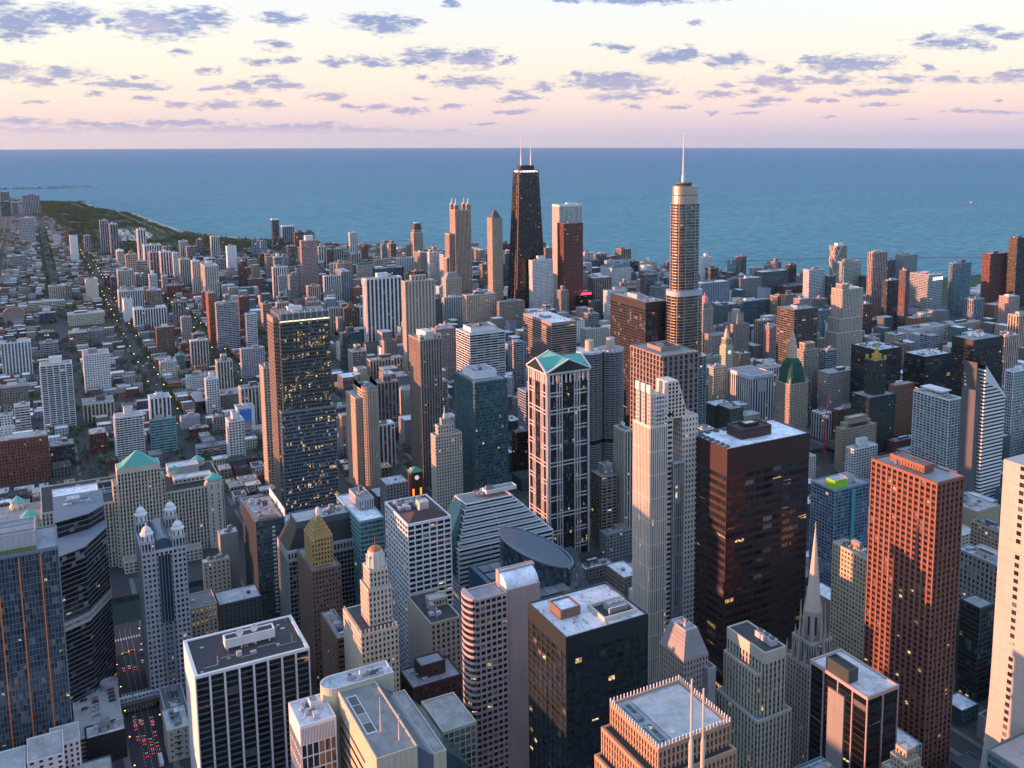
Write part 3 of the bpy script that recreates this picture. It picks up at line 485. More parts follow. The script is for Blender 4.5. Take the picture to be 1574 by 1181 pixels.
(205.9, 1704.3, 30.4, 15.0, 22.5, 'P', 'white', 'dk', 'office_block', 'white block with tall windows behind the broad overhanging roof', ''),
(51.1, 2156.5, 32.5, 40.0, 31.7, 'H', 'lbrown', 'dk', 'office_block', 'pale brown banded block under the sports field', ''),
(87.0, 2180.2, 25.9, 40.0, 28.9, 'P', 'grey', 'dk', 'apartment_block', 'grey block right of the pale brown banded block', ''),
(-1.8, 2223.2, 29.0, 28.0, 27.1, 'V', 'dgrey', 'dk', 'office_block', 'dark ribbed block below the sports field', ''),
(-0.4, 2118.5, 30.5, 28.0, 24.3, 'H', 'lgrey', 'dk', 'office_block', 'pale banded block below the dark ribbed block', ''),
(-59.4, 1957.5, 45.6, 28.0, 60.4, 'V', 'white', 'bl', 'office_tower', "broad white ribbed slab cut by the photo's left edge", ''),
(58.9, 1746.9, 37.6, 40.0, 67.5, 'P', 'white', 'dk', 'apartment_tower', 'white gridded tower right of the tall balcony tower', ''),
(48.4, 1577.5, 40.7, 40.0, 27.5, 'V', 'cream', 'dk', 'office_block', 'cream pillared block right below the white gridded tower', ''),
(-57.7, 1731.7, 37.1, 28.0, 31.6, 'P', 'lbrown', 'dk', 'warehouse', 'long brown warehouse at the left edge behind the balcony tower', ''),
(-37.9, 1571.9, 19.2, 19.2, 38.7, 'H', 'white', 'dk', 'office_block', 'small white banded block left of the balcony tower', ''),
(-55.4, 1577.7, 15.2, 15.2, 26.6, 'P', 'white', 'dk', 'office_block', 'small white block at the left edge above the long red brick building', ''),
(233.3, 1548.3, 26.2, 15.0, 22.8, 'P', 'lbrown', 'dk', 'office_block', 'brown block right beside the broad overhanging roof', ''),
(204.6, 1429.8, 29.0, 15.0, 23.0, 'P', 'grey', 'dk', 'office_block', 'grey block left of the block with the blue mural', ''),
(171.4, 1422.6, 27.1, 15.0, 11.9, 'P', 'dbrick', 'dk', 'office_block', 'red brick low block near the traffic of the left avenue', ''),
(168.4, 1333.7, 41.3, 15.0, 11.3, 'H', 'lgrey', 'dk', 'hall_building', 'wide low roofed hall right above the green turrets', ''),
(167.1, 1470.1, 25.1, 15.0, 17.1, 'N', 'lgrey', 'dk', 'office_block', 'pale low block right of the stepped white tower', ''),
(47.8, 1412.1, 20.5, 30.6, 27.2, 'P', 'dbrick', 'dk', 'office_block', 'dark brick loft left of the balcony slab with dark end wall', ''),
(1.3, 1379.0, 27.8, 28.0, 27.2, 'G', 'dgrey', 'bl', 'office_block', 'dark glazed low block in front of the balcony tower', ''),
(777.7, 3736.4, 25.8, 22.7, 110.3, 'V', 'dgrey', 'dk', 'apartment_tower', 'slim dark tower with a white cap standing against the lake', ''),
(855.0, 3923.1, 45.9, 20.1, 66.7, 'V', 'bgrey', 'dk', 'apartment_block', 'blue grey ribbed block right of the slim white-capped tower', ''),
(820.9, 3840.6, 20.5, 15.0, 32.0, 'P', 'dgrey', 'dk', 'apartment_block', 'small dark block between the two lakeside slim buildings', ''),
(818.0, 3561.2, 34.0, 15.0, 76.6, 'P', 'brown', 'dk', 'apartment_block', 'brown lakeside block with domed roof lumps', ''),
(881.2, 3675.6, 36.7, 15.0, 65.2, 'P', 'lbrown', 'dk', 'apartment_block', 'brown block with a dark domed roof by the lake', ''),
(677.4, 3448.9, 19.7, 15.0, 65.7, 'V', 'bgrey', 'bl', 'apartment_tower', 'blue ribbed tower at the foot of the lakeshore woods', ''),
(614.1, 2603.3, 42.9, 19.8, 145.0, 'P', 'pinkgr', 'dk', 'apartment_tower', 'tall pinkish finely gridded tower with a blank white penthouse', ''),
(777.9, 3073.1, 23.9, 15.0, 75.6, 'V', 'white', 'blk', 'apartment_tower', 'white edged dark tower right behind the pinkish gridded tower', ''),
(826.2, 3160.3, 23.7, 15.0, 54.2, 'P', 'brown', 'dk', 'apartment_block', 'brown slab beside the white edged dark tower', ''),
(871.3, 3231.7, 29.4, 15.0, 47.3, 'V', 'lgrey', 'dk', 'apartment_block', 'pale ribbed block above the water left of the white lakeside tower', ''),
(916.8, 3205.1, 26.8, 17.4, 101.6, 'V', 'white', 'gr', 'apartment_tower', 'slim white lakeside tower left of the mansard topped one', ''),
(952.2, 3184.3, 18.5, 15.0, 61.2, 'P', 'brown', 'dk', 'apartment_block', 'brown slab directly left of the mansard topped tower', ''),
(1101.9, 3173.4, 41.2, 15.0, 52.8, 'P', 'lbrown', 'dk', 'apartment_block', 'squat grey brown block alone against the water', ''),
(944.5, 2804.8, 48.1, 16.8, 57.6, 'V', 'white', 'te', 'apartment_tower', 'pale block with teal stripes left of the orange tinted slab', ''),
(932.7, 2894.9, 41.0, 15.0, 46.2, 'H', 'cream', 'gr', 'apartment_block', 'cream low slab behind the teal striped block', ''),
(984.3, 2721.6, 23.5, 51.0, 78.7, 'V', 'tan', 'gr', 'apartment_tower', 'tan slab with a dark greenhouse roof by the lake', ''),
(886.4, 2381.4, 36.3, 15.0, 120.6, 'P', 'white', 'bl', 'apartment_tower', 'pale tower with blue glass strips left of the white terraced tower', ''),
(527.1, 2547.0, 38.0, 15.0, 86.9, 'V', 'white', 'dk', 'apartment_tower', 'white ribbed tower left of the teal banded block', ''),
(536.5, 2526.7, 21.8, 15.0, 66.1, 'P', 'lgrey', 'dk', 'apartment_block', 'grey block touching the teal banded block', ''),
(548.1, 2456.9, 38.1, 26.6, 75.9, 'H', 'grey', 'te', 'office_block', 'teal banded block with curved corner below the pinkish tower', ''),
(666.4, 2450.6, 39.5, 15.0, 97.9, 'P', 'lbrown', 'dk', 'apartment_tower', 'grey brown tower behind the white ribbed office slab', ''),
(614.2, 2382.3, 40.8, 15.4, 78.3, 'V', 'white', 'blk', 'office_tower', 'white ribbed office slab on dark glass in front of a blue slab', ''),
(659.2, 2391.8, 23.2, 114.8, 85.5, 'V', 'bgrey', 'bl', 'office_tower', 'blue ribbed slab behind the white ribbed office slab', ''),
(787.8, 2686.9, 48.5, 20.7, 58.9, 'P', 'cream', 'dk', 'apartment_block', 'cream block behind the pavilion roofed block', ''),
(817.0, 2617.0, 81.8, 28.6, 55.6, 'G', 'dgrey', 'bl', 'office_block', 'dark glass block behind the huge ribbed tower', ''),
(682.4, 2369.8, 25.9, 15.0, 45.0, 'P', 'brick', 'dk', 'apartment_block', 'orange brick block left of the huge ribbed tower', ''),
(605.8, 2423.1, 37.1, 15.0, 29.3, 'P', 'grey', 'dk', 'apartment_block', 'grey block with white roof left of the white ribbed office slab', ''),
(568.0, 2445.3, 24.5, 15.0, 17.6, 'P', 'dbrick', 'dk', 'apartment_block', 'small dark brick block below the teal banded one', ''),
(1206.8, 2799.3, 20.2, 88.7, 66.3, 'P', 'tan', 'dk', 'apartment_block', 'tan block whose end wall glows left of the gold tower', ''),
(1040.1, 2469.0, 43.0, 15.1, 46.1, 'P', 'cream', 'te', 'apartment_block', 'stepped cream and green glass block left of the gold tower', ''),
(1031.5, 2374.6, 29.8, 19.8, 80.3, 'P', 'lbrown', 'dk', 'apartment_tower', 'grey brown slab touching the gold tower on the left', ''),
(1089.8, 2356.6, 18.5, 15.0, 107.4, 'G', 'dgrey', 'te', 'apartment_tower', 'dark teal tower squeezed between gold and black giants', ''),
(1096.0, 2320.8, 34.1, 15.0, 17.8, 'H', 'lgrey', 'bl', 'office_block', 'low white terraced block at the foot of the black giant', ''),
(908.4, 1972.4, 51.7, 18.1, 47.3, 'P', 'lbrown', 'dk', 'office_block', 'brown hotel block below the gold tower', ''),
(767.8, 1977.1, 42.1, 15.0, 68.6, 'V', 'cream', 'te', 'apartment_tower', 'cream ribbed tower with green glass and white rooftop box', ''),
(782.1, 1885.5, 68.0, 23.8, 85.8, 'P', 'peach', 'dk', 'apartment_tower', 'peach apartment tower with a glowing stepped balcony column', ''),
(542.3, 2059.1, 24.9, 15.0, 54.0, 'V', 'cream', 'dk', 'apartment_tower', 'cream ribbed block directly right behind the lit dark tower', ''),
(544.1, 1964.6, 32.0, 15.0, 67.5, 'V', 'brown', 'dk', 'apartment_tower', 'brown ribbed tower with a pointed crown behind the low brick church yard', ''),
(605.2, 2092.4, 20.4, 15.0, 45.9, 'V', 'white', 'dk', 'apartment_block', 'white ribbed block between brown pointed and huge ribbed towers', ''),
(567.8, 1797.1, 28.3, 15.0, 25.4, 'H', 'white', 'dk', 'office_block', 'low white banded block at the foot of the huge ribbed tower', ''),
(581.4, 1745.0, 12.9, 15.0, 46.2, 'P', 'lbrown', 'dk', 'apartment_tower', 'narrow brown block between the two huge ribbed towers', ''),
(473.4, 1563.8, 56.7, 19.8, 46.8, 'V', 'peach', 'dk', 'apartment_block', 'peach and white ribbed block above the white office with dark attic', ''),
(577.9, 1530.7, 35.7, 23.4, 94.5, 'P', 'pinkgr', 'dk', 'apartment_tower', 'pink slab tower with a thin mast behind the crowned tower', ''),
(372.0, 1407.5, 18.6, 15.0, 17.7, 'G', 'bgrey', 'bl', 'office_block', 'low blue glazed block left of the round fronted tower', ''),
(332.9, 1261.0, 16.0, 15.0, 18.3, 'N', 'white', 'dk', 'office_block', 'white walled low block in front of the blue glazed one', ''),
(404.7, 1268.7, 31.6, 15.0, 17.7, 'P', 'dbrick', 'dk', 'office_block', 'long brick loft along the lamp-lit side street', ''),
(536.0, 1383.8, 12.3, 15.0, 15.8, 'P', 'lbrown', 'dk', 'office_block', 'small brown block left of the teal glass tower', ''),
(1009.2, 2058.4, 36.8, 15.0, 151.6, 'P', 'peach', 'te', 'apartment_tower', 'peach tower hidden behind the white gridded one below the black giant', ''),
(1455.0, 2567.7, 30.3, 15.0, 67.8, 'V', 'white', 'dk', 'apartment_tower', 'slim white tower behind the dark red brown tower', ''),
(1456.4, 2545.9, 39.6, 15.0, 45.6, 'G', 'dgrey', 'te', 'apartment_block', 'dark teal block right of the slim white tower', ''),
(1631.9, 2641.0, 36.4, 39.8, 60.5, 'V', 'lbrown', 'dk', 'apartment_tower', 'brown and pink striped tower alone by the lakeshore', ''),
(1580.9, 2494.0, 24.0, 15.0, 39.8, 'G', 'dgrey', 'bl', 'office_block', 'dark blue block between striped and cupola towers', ''),
(1592.5, 2458.0, 54.7, 19.2, 41.5, 'P', 'cream', 'dk', 'apartment_tower', 'cream hotel with an octagonal cupola beside the water', ''),
(1467.7, 2458.1, 29.3, 15.0, 53.5, 'N', 'lgrey', 'dk', 'office_block', 'pale blank box behind the white gridded hotel', ''),
(1505.2, 2559.5, 21.3, 15.0, 56.4, 'G', 'dgrey', 'te', 'office_block', 'low dark teal block by the lake left of the pale blank box', ''),
(1590.0, 2366.8, 29.5, 15.0, 29.6, 'P', 'brown', 'dk', 'office_block', 'small brown block left of the tallest silver tower', ''),
(1611.2, 2354.4, 15.9, 15.0, 51.7, 'V', 'grey', 'dk', 'apartment_block', 'grey slab touching the tallest silver tower', ''),
(1360.8, 2247.3, 59.1, 65.7, 62.4, 'P', 'white', 'bl', 'hotel_building', 'white gridded hotel with dark teal hipped roof', ''),
(1317.2, 2323.9, 40.3, 15.0, 33.4, 'H', 'lgrey', 'dk', 'office_block', 'pale low slab right of the dark red brown tower', ''),
(1143.2, 1974.8, 50.3, 26.8, 85.5, 'V', 'lbrown', 'blk', 'office_tower', 'dark office slab with thin vertical ribs behind the bright white tower', ''),
(1385.9, 2176.7, 62.1, 21.7, 31.4, 'H', 'cream', 'dk', 'office_block', 'low cream building with bright roof near the lake', ''),
(1397.1, 2097.6, 50.8, 17.8, 27.6, 'G', 'dgrey', 'te', 'office_block', 'dark teal low block touching the tallest silver tower', ''),
(1084.8, 1939.6, 38.9, 15.0, 53.6, 'G', 'blk', 'blk', 'office_block', 'black block carrying a glowing red rooftop sign', ''),
(1094.3, 1829.7, 51.9, 18.2, 78.3, 'P', 'white', 'dk', 'apartment_tower', 'white gridded slab hidden behind the black office box', ''),
(1364.3, 1850.5, 87.4, 30.6, 71.8, 'V', 'bgrey', 'bl', 'office_tower', 'blue ribbed block right of the tallest silver tower', ''),
(1534.9, 1956.6, 41.3, 15.0, 55.8, 'H', 'grey', 'te', 'office_block', 'green grey banded block behind the blue ribbed one', ''),
(1534.8, 1898.7, 56.4, 19.7, 65.1, 'V', 'lbrown', 'te', 'office_block', 'brown and green glazed lab block by the lake', ''),
(1349.7, 1669.1, 80.3, 28.1, 55.8, 'G', 'dgrey', 'te', 'office_block', 'dark teal glazed block right behind the gothic crown', ''),
(678.0, 1427.7, 14.5, 15.0, 81.3, 'H', 'lgrey', 'dk', 'office_block', 'narrow grey slab between the banded block and the teal glass tower', ''),
(826.3, 1642.3, 36.9, 17.0, 38.9, 'G', 'grey', 'te', 'apartment_tower', 'green glass block in front of the angular banded block', ''),
(842.5, 1852.7, 58.0, 20.3, 71.1, 'P', 'lbrown', 'dk', 'office_block', 'brown office block left of the bright white gridded tower', ''),
(935.1, 1948.2, 28.1, 15.0, 28.3, 'G', 'dgrey', 'te', 'office_block', 'green block at the foot of the bright white gridded tower', ''),
(491.1, 1036.4, 17.4, 13.0, 60.6, 'G', 'blk', 'blk', 'office_block', 'plain black glass block left of the green gabled tower', ''),
(592.6, 1249.1, 20.9, 15.0, 39.7, 'H', 'grey', 'te', 'office_block', 'round cornered low block left of the green gabled tower', ''),
(1600.2, 1909.6, 90.3, 31.6, 75.2, 'H', 'dgrey', 'te', 'office_tower', 'dark teal banded slab carrying a coloured steel pyramid', ''),
(1849.6, 2083.1, 53.3, 18.6, 26.1, 'H', 'peach', 'dk', 'office_block', 'orange topped block behind the dark box with dishes', ''),
(1646.6, 1870.7, 98.4, 34.4, 39.2, 'V', 'dbrick', 'dk', 'office_block', 'dark purple box with two white dishes on its roof', ''),
(1590.5, 1802.3, 89.1, 31.2, 26.0, 'G', 'white', 'te', 'office_block', 'white framed glass box above the gridded brown slab', ''),
(1609.6, 1745.8, 58.7, 20.5, 98.9, 'H', 'white', 'te', 'apartment_tower', 'white and teal banded tower left of the cross braced tower', ''),
(1661.6, 1733.9, 23.8, 15.0, 81.4, 'P', 'dgrey', 'dk', 'apartment_tower', 'dark slim block below the cross braced tower', ''),
(1928.6, 1959.3, 72.1, 25.2, 74.8, 'H', 'cream', 'te', 'apartment_tower', 'cream banded tower with orange glow right of the cross braced tower', ''),
(1981.6, 1935.2, 19.0, 15.0, 34.8, 'G', 'dgrey', 'bl', 'office_block', 'dark sliver of a block left of the tall pink striped tower', ''),
(1640.3, 1572.4, 46.1, 16.1, 158.0, 'V', 'pinkgr', 'dk', 'apartment_tower', 'tall pink striped tower rising over the lake', ''),
(2174.6, 2024.9, 30.2, 15.0, 56.6, 'V', 'dgrey', 'dk', 'apartment_tower', 'grey ribbed tower right behind the tall pink striped tower', ''),
(2216.1, 2000.6, 55.0, 35.6, 71.4, 'P', 'grey', 'te', 'hotel_building', 'grey hotel with a dark sign band along its roof by the lake', ''),
(1586.4, 1476.6, 36.2, 15.0, 108.9, 'V', 'blk', 'bl', 'office_tower', 'black tower right of the tall pink striped tower', ''),
(1592.0, 1431.7, 11.9, 18.2, 136.5, 'V', 'dbrick', 'te', 'apartment_tower', 'dark red striped glass tower behind the banded hotel', ''),
(1700.1, 1464.0, 44.6, 55.2, 114.9, 'H', 'lgrey', 'te', 'hotel_building', 'broad banded glass hotel with a white lettered sign', ''),
(1858.9, 1523.4, 54.6, 19.5, 124.3, 'G', 'bgrey', 'te', 'apartment_tower', 'pale blue glass tower alone right of the banded hotel', ''),
(2034.1, 1564.8, 67.4, 23.6, 131.3, 'P', 'dbrick', 'dk', 'apartment_tower', "dark red dotted twin slab near the photo's right edge", ''),
(2079.3, 1524.7, 40.3, 24.7, 172.1, 'P', 'blk', 'dk', 'apartment_tower', 'black and dark red tower cut by the right edge above the lake', ''),
(1841.6, 1449.3, 51.1, 17.9, 35.2, 'H', 'grey', 'te', 'office_block', 'green roofed grey block below the dark red dotted slab', ''),
(1870.2, 1421.0, 86.8, 30.4, 39.2, 'P', 'brick', 'te', 'office_block', 'brick and green glass stepped block with curved glazed roof', ''),
(1589.4, 1300.4, 82.4, 28.8, 42.4, 'P', 'peach', 'dk', 'office_block', 'peach gridded block glowing with a square penthouse', ''),
(1492.7, 1321.0, 106.0, 37.1, 37.5, 'P', 'white', 'dk', 'hotel_building', 'white gridded hotel with a round turret crown', ''),
(1373.9, 1454.1, 43.1, 15.1, 67.5, 'G', 'bgrey', 'te', 'office_block', 'blue glass block right of the brown gridded slab', ''),
(1526.7, 1106.9, 34.9, 23.1, 97.6, 'V', 'peach', 'dk', 'apartment_tower', 'peach ribbed tower at the right edge above the rooftop dishes', ''),
(1329.1, 986.7, 34.7, 13.0, 101.7, 'V', 'peach', 'dk', 'apartment_tower', 'peach ribbed shaft right of the black tower with dishes', ''),
(1456.4, 1396.6, 57.5, 20.1, 8.6, 'H', 'lgrey', 'dk', 'office_block', 'low grey podium below the tall pink striped tower', ''),
(1432.3, 1312.9, 78.5, 27.5, 14.8, 'P', 'dbrick', 'dk', 'office_block', 'low dark red block behind the black twin boxes', ''),
(1117.8, 1081.7, 69.9, 13.0, 22.9, 'P', 'cream', 'dk', 'office_block', 'cream classical block with green roof behind the gold topped tower', ''),
(1008.7, 1070.1, 39.2, 13.0, 26.6, 'P', 'bgrey', 'bl', 'office_block', 'small blue gridded block below the pale stone setback tower', ''),
(926.7, 971.6, 19.1, 20.5, 36.7, 'V', 'white', 'blk', 'office_block', 'black block with a white slatted side near the red crane', ''),
(949.0, 962.9, 34.5, 13.0, 41.0, 'P', 'brown', 'dk', 'office_block', 'reddish stepped block behind the tan stepped hotel', ''),
(1025.8, 931.1, 36.9, 13.0, 72.7, 'P', 'brick', 'te', 'apartment_tower', 'brick balcony tower joined left of the white framed glass tower', ''),
(982.2, 783.2, 15.9, 13.0, 46.0, 'P', 'lbrown', 'dk', 'office_block', 'tan narrow block right of the white framed glass tower', ''),
(941.0, 740.3, 16.2, 13.0, 16.4, 'P', 'white', 'gr', 'office_block', 'narrow white gridded block left of the striped diamond tower', ''),
(970.1, 1057.3, 14.6, 13.0, 58.0, 'V', 'lbrown', 'dk', 'office_tower', 'narrow tan ribbed block right of the green domed tower', ''),
(993.3, 769.7, 10.0, 13.0, 100.6, 'P', 'dgrey', 'dk', 'office_tower', 'dark narrow tower between the black tower and striped diamond', ''),
(1084.7, 789.4, 36.1, 13.0, 115.8, 'G', 'white', 'te', 'apartment_tower', 'white framed glass tower right of the striped diamond tower', ''),
(962.7, 872.4, 44.3, 13.0, 18.1, 'P', 'dbrick', 'dk', 'office_block', 'low dark red block with roof plant behind the white gridded block', ''),
(429.2, 758.1, 31.0, 13.0, 11.5, 'P', 'lbrown', 'dk', 'parking_building', 'brown parking deck behind the big rotunda', ''),
(470.9, 788.4, 30.0, 13.0, 25.9, 'P', 'grey', 'dk', 'office_block', 'grey low office with terrace garden beside the white fins', ''),
(447.7, 719.9, 29.1, 13.0, 20.1, 'P', 'bgrey', 'dk', 'office_block', 'small grey gridded block at the foot of the white finned tower', ''),
(1248.7, 2601.5, 30.6, 23.7, 56.3, 'G', 'grey', 'bl', 'office_tower', 'grey glazed tower left of the slim white tower', ''),
(1530.1, 2033.6, 28.0, 22.3, 76.3, 'G', 'lbrown', 'dkl', 'office_tower', 'tall light brown glazed tower behind the green grey banded block', ''),
(575.3, 2757.8, 23.8, 15.8, 88, 'G', 'white', 'dk', 'office_tower', 'tall white glazed tower behind the wide brown block', 'pbox=.35'),
(588.3, 2916.8, 30.7, 15.2, 72.2, 'H', 'peach', 'dk', 'office_tower', 'peach banded tower in front of the upper brick block', ''),
(1260.1, 1638.9, 36.6, 25.7, 58.9, 'V', 'dgrey', 'te', 'apartment_tower', 'dark grey ribbed tower left of the dark teal glazed block', ''),
(1659.2, 1145.6, 19.4, 19.5, 66.5, 'G', 'brown', 'dkl', 'office_tower', 'brown glazed tower right of the peach ribbed tower', 'pbox=.35'),
(1730.2, 1281.6, 36.0, 23.1, 89.8, 'P', 'pinkgr', 'bl', 'apartment_tower', 'tall pinkish gridded tower right of the peach gridded block glowing', ''),
(1406.0, 1369.6, 27.6, 17.5, 89.4, 'G', 'brick', 'dkl', 'office_tower', 'tall brick red glazed tower left of the low grey podium', ''),
(1092.6, 2124.7, 19.5, 15.3, 103.0, 'G', 'lgrey', 'dk', 'office_tower', 'tall pale grey glazed tower behind the tall white marble slab tower', ''),
(1017.1, 2540.2, 21.8, 23.5, 67.4, 'P', 'dgrey', 'te', 'apartment_tower', 'dark grey gridded tower behind the stepped cream and green glass block', ''),
(1544.3, 2191.0, 37.2, 22.5, 63.7, 'P', 'pinkgr', 'dk', 'apartment_tower', 'pinkish gridded tower right of the low cream building', 'pbox=.35'),
(1151.2, 2118.8, 31.0, 17.3, 91.0, 'V', 'tan', 'bl', 'apartment_tower', 'tall tan ribbed tower behind the tall white marble slab tower', ''),
(1249.7, 1388.2, 18.7, 18.8, 74.6, 'H', 'cream', 'dk', 'office_tower', 'cream banded tower left of the blue glass block', 'pbox=.35'),
(1231.7, 2293.7, 28.9, 25.9, 58.5, 'P', 'bgrey', 'bl', 'apartment_tower', 'blue grey gridded tower left of the pale low slab', 'pbox=.35'),
(1166.9, 2626.6, 20.5, 19.8, 88, 'H', 'tan', 'dk', 'office_tower', 'tall tan banded tower behind the stepped cream and green glass block', ''),
(436.9, 1172.2, 18.7, 16.7, 45.8, 'P', 'pinkgr', 'bl', 'apartment_tower', 'pinkish gridded tower in front of the long brick loft', ''),
(1239.4, 3024.8, 28.3, 21.3, 60.3, 'G', 'brick', 'dk', 'office_tower', 'brick red glazed tower behind the tan block', 'pbox=.35'),
(559.3, 3037.3, 25.5, 22.0, 50.7, 'H', 'beige', 'dk', 'office_tower', 'beige banded tower behind the upper brick block', ''),
(858.5, 2016.5, 27.4, 15.1, 71.6, 'V', 'lgrey', 'dk', 'apartment_tower', 'pale grey ribbed tower left of the brown hotel block', ''),
(965.6, 2933.0, 18.5, 21.8, 88, 'G', 'tan', 'bl', 'office_tower', 'tall tan glazed tower behind the cream low slab', 'pbox=.35'),
(710.8, 1909.8, 23.5, 18.7, 80.4, 'P', 'dgrey', 'dk', 'apartment_tower', 'tall dark grey gridded tower in front of the cream ribbed tower', ''),
(751.5, 2222.3, 28.6, 20.3, 67.6, 'P', 'white', 'dk', 'apartment_tower', 'white gridded tower in front of the orange brick block', ''),
(1534.2, 1628.9, 26.2, 22.5, 52.2, 'V', 'grey', 'dk', 'apartment_tower', 'grey ribbed tower left of the tall pink striped tower', ''),
(954.7, 2513.6, 20.4, 24.5, 71.7, 'H', 'lbrown', 'dkl', 'office_tower', 'light brown banded tower left of the stepped cream and green glass block', ''),
(826.0, 2329.4, 28.8, 24.2, 81.6, 'G', 'brick', 'dk', 'office_tower', 'tall brick red glazed tower left of the pale tower', ''),
(424.8, 1799.0, 32.8, 25.9, 72.5, 'V', 'lgrey', 'dk', 'apartment_tower', 'pale grey ribbed tower right of the pale grey block', ''),
(715.7, 2652.4, 35.7, 25.1, 71.0, 'H', 'tan', 'dk', 'office_tower', 'tan banded tower left of the cream block', 'pbox=.35'),
(560.4, 1151.1, 35.5, 25.0, 75.9, 'H', 'bgrey', 'dkl', 'office_tower', 'tall blue grey banded tower in front of the round cornered low block', 'pbox=.35'),
(1452.0, 2737.4, 19.9, 20.3, 76.8, 'G', 'brick', 'dk', 'office_tower', 'tall brick red glazed tower behind the slim white tower', ''),
(1540.5, 1360.7, 33.6, 19.8, 50.2, 'V', 'brick', 'dkl', 'apartment_tower', 'brick red ribbed tower right of the white gridded hotel', ''),
(1229.5, 1984.1, 37.9, 22.3, 53.7, 'G', 'pinkgr', 'dk', 'office_tower', 'pinkish glazed tower right of the dark office slab', ''),
(1163.0, 2937.5, 32.1, 16.1, 49.5, 'P', 'brick', 'dk', 'apartment_tower', 'brick red gridded tower behind the tan block', ''),
(823.6, 1291.8, 30.8, 15.4, 87.7, 'V', 'pinkgr', 'bl', 'apartment_tower', 'tall pinkish ribbed tower left of the cream office wing', ''),
(1249.3, 2430.4, 26.4, 15.3, 106.6, 'P', 'lbrown', 'dkl', 'apartment_tower', 'tall light brown gridded tower behind the pale low slab', ''),
(692.5, 2965.9, 35.5, 17.7, 88, 'G', 'bgrey', 'dk', 'office_tower', 'tall blue grey glazed tower in front of the white edged dark tower', ''),
(1705.1, 2009.5, 18.5, 16.9, 75.5, 'P', 'tan', 'dkl', 'apartment_tower', 'tall tan gridded tower right of the dark teal banded slab', 'pbox=.35'),
(979.4, 1527.5, 24.7, 25.5, 95.0, 'H', 'dgrey', 'te', 'office_tower', 'tall dark grey banded tower right of the cream rounded balcony tower', ''),
(1092.6, 1366.7, 26.8, 20.8, 79.9, 'H', 'lgrey', 'dk', 'office_tower', 'tall pale grey banded tower in front of the grey block', 'pbox=.35'),
(607.6, 1797.1, 21.6, 23.1, 49.0, 'P', 'teal', 'bl', 'apartment_tower', 'teal gridded tower right of the low white banded block', 'pbox=.35'),
(1262.3, 1891.6, 33.7, 23.7, 65.8, 'V', 'bgrey', 'dk', 'apartment_tower', 'blue grey ribbed tower left of the blue ribbed block', 'pbox=.35'),
(1091.4, 2395.0, 28.1, 23.0, 101.4, 'P', 'tan', 'dk', 'apartment_tower', 'tall tan gridded tower behind the dark teal tower', 'pbox=.35'),
(993.8, 1235.8, 22.3, 18.8, 62.7, 'P', 'tan', 'bl', 'apartment_tower', 'tan gridded tower in front of the cream office wing', ''),
(469.1, 1258.9, 22.2, 19.5, 77.3, 'G', 'beige', 'bl', 'office_tower', 'tall beige glazed tower right of the long brick loft', ''),
(1585.8, 1611.6, 30.8, 19.2, 71.0, 'G', 'brown', 'dk', 'office_tower', 'brown glazed tower left of the tall pink striped tower', ''),
(1295.5, 2090.1, 23.3, 16.1, 47.4, 'V', 'peach', 'dk', 'apartment_tower', 'peach ribbed tower left of the dark teal low block', 'pbox=.35'),
(591.7, 2947.1, 34.6, 21.2, 74.6, 'H', 'lbrown', 'dk', 'office_tower', 'light brown banded tower right of the upper brick block', 'pbox=.35'),
(1416.3, 2035.3, 22.6, 17.0, 46.2, 'V', 'brown', 'dkl', 'apartment_tower', 'brown ribbed tower in front of the dark teal low block', ''),
(1302.8, 2640.3, 21.4, 15.7, 75.4, 'V', 'lbrown', 'bl', 'apartment_tower', 'tall light brown ribbed tower left of the slim white tower', ''),
(609.3, 2837.1, 23.7, 24.5, 75.6, 'P', 'bgrey', 'dk', 'apartment_tower', 'tall blue grey gridded tower in front of the upper brick block', 'pbox=.35'),
(879.9, 2825.2, 23.2, 15.6, 53.5, 'V', 'peach', 'bl', 'apartment_tower', 'peach ribbed tower left of the pale block', 'pbox=.35'),
(1090.9, 2918.3, 34.7, 23.0, 62.3, 'V', 'cream', 'dkl', 'apartment_tower', 'cream ribbed tower behind the tan block', 'pbox=.35'),
(1255.1, 1922.0, 34.2, 23.7, 91.9, 'G', 'lbrown', 'bl', 'office_tower', 'tall light brown glazed tower right of the dark office slab', ''),
(1744.0, 1657.8, 34.3, 15.8, 73.2, 'G', 'teal', 'te', 'office_tower', 'teal glazed tower right of the dark slim block', ''),
(1227.9, 1228.6, 28.6, 20.0, 68.3, 'V', 'pinkgr', 'dkl', 'apartment_tower', 'pinkish ribbed tower right of the brown gridded slab tower', ''),
(869.7, 1705.6, 32.7, 25.9, 73.7, 'G', 'bgrey', 'dk', 'office_tower', 'blue grey glazed tower behind the green glass block', 'pbox=.35'),
(1396.1, 2533.1, 18.8, 18.1, 67.0, 'P', 'white', 'dk', 'apartment_tower', 'white gridded tower left of the dark teal block', ''),
(684.6, 1181.3, 31.4, 17.7, 74.1, 'V', 'lbrown', 'dkl', 'apartment_tower', 'light brown ribbed tower behind the dark bronze office box', 'pbox=.35'),
(617.2, 3160.5, 28.8, 16.2, 52.7, 'G', 'brown', 'dk', 'office_tower', 'brown glazed tower right of the plain white faced tower', ''),
(481.4, 1136.1, 25.4, 19.0, 99.3, 'P', 'cream', 'dkl', 'apartment_tower', 'tall cream gridded tower behind the plain black glass block', ''),
(1296.1, 1438.8, 27.2, 24.4, 57.1, 'H', 'teal', 'te', 'office_tower', 'teal banded tower left of the blue glass block', ''),
(1666.2, 2303.0, 21.1, 20.8, 49.0, 'G', 'grey', 'bl', 'office_tower', 'grey glazed tower right of the grey slab', ''),
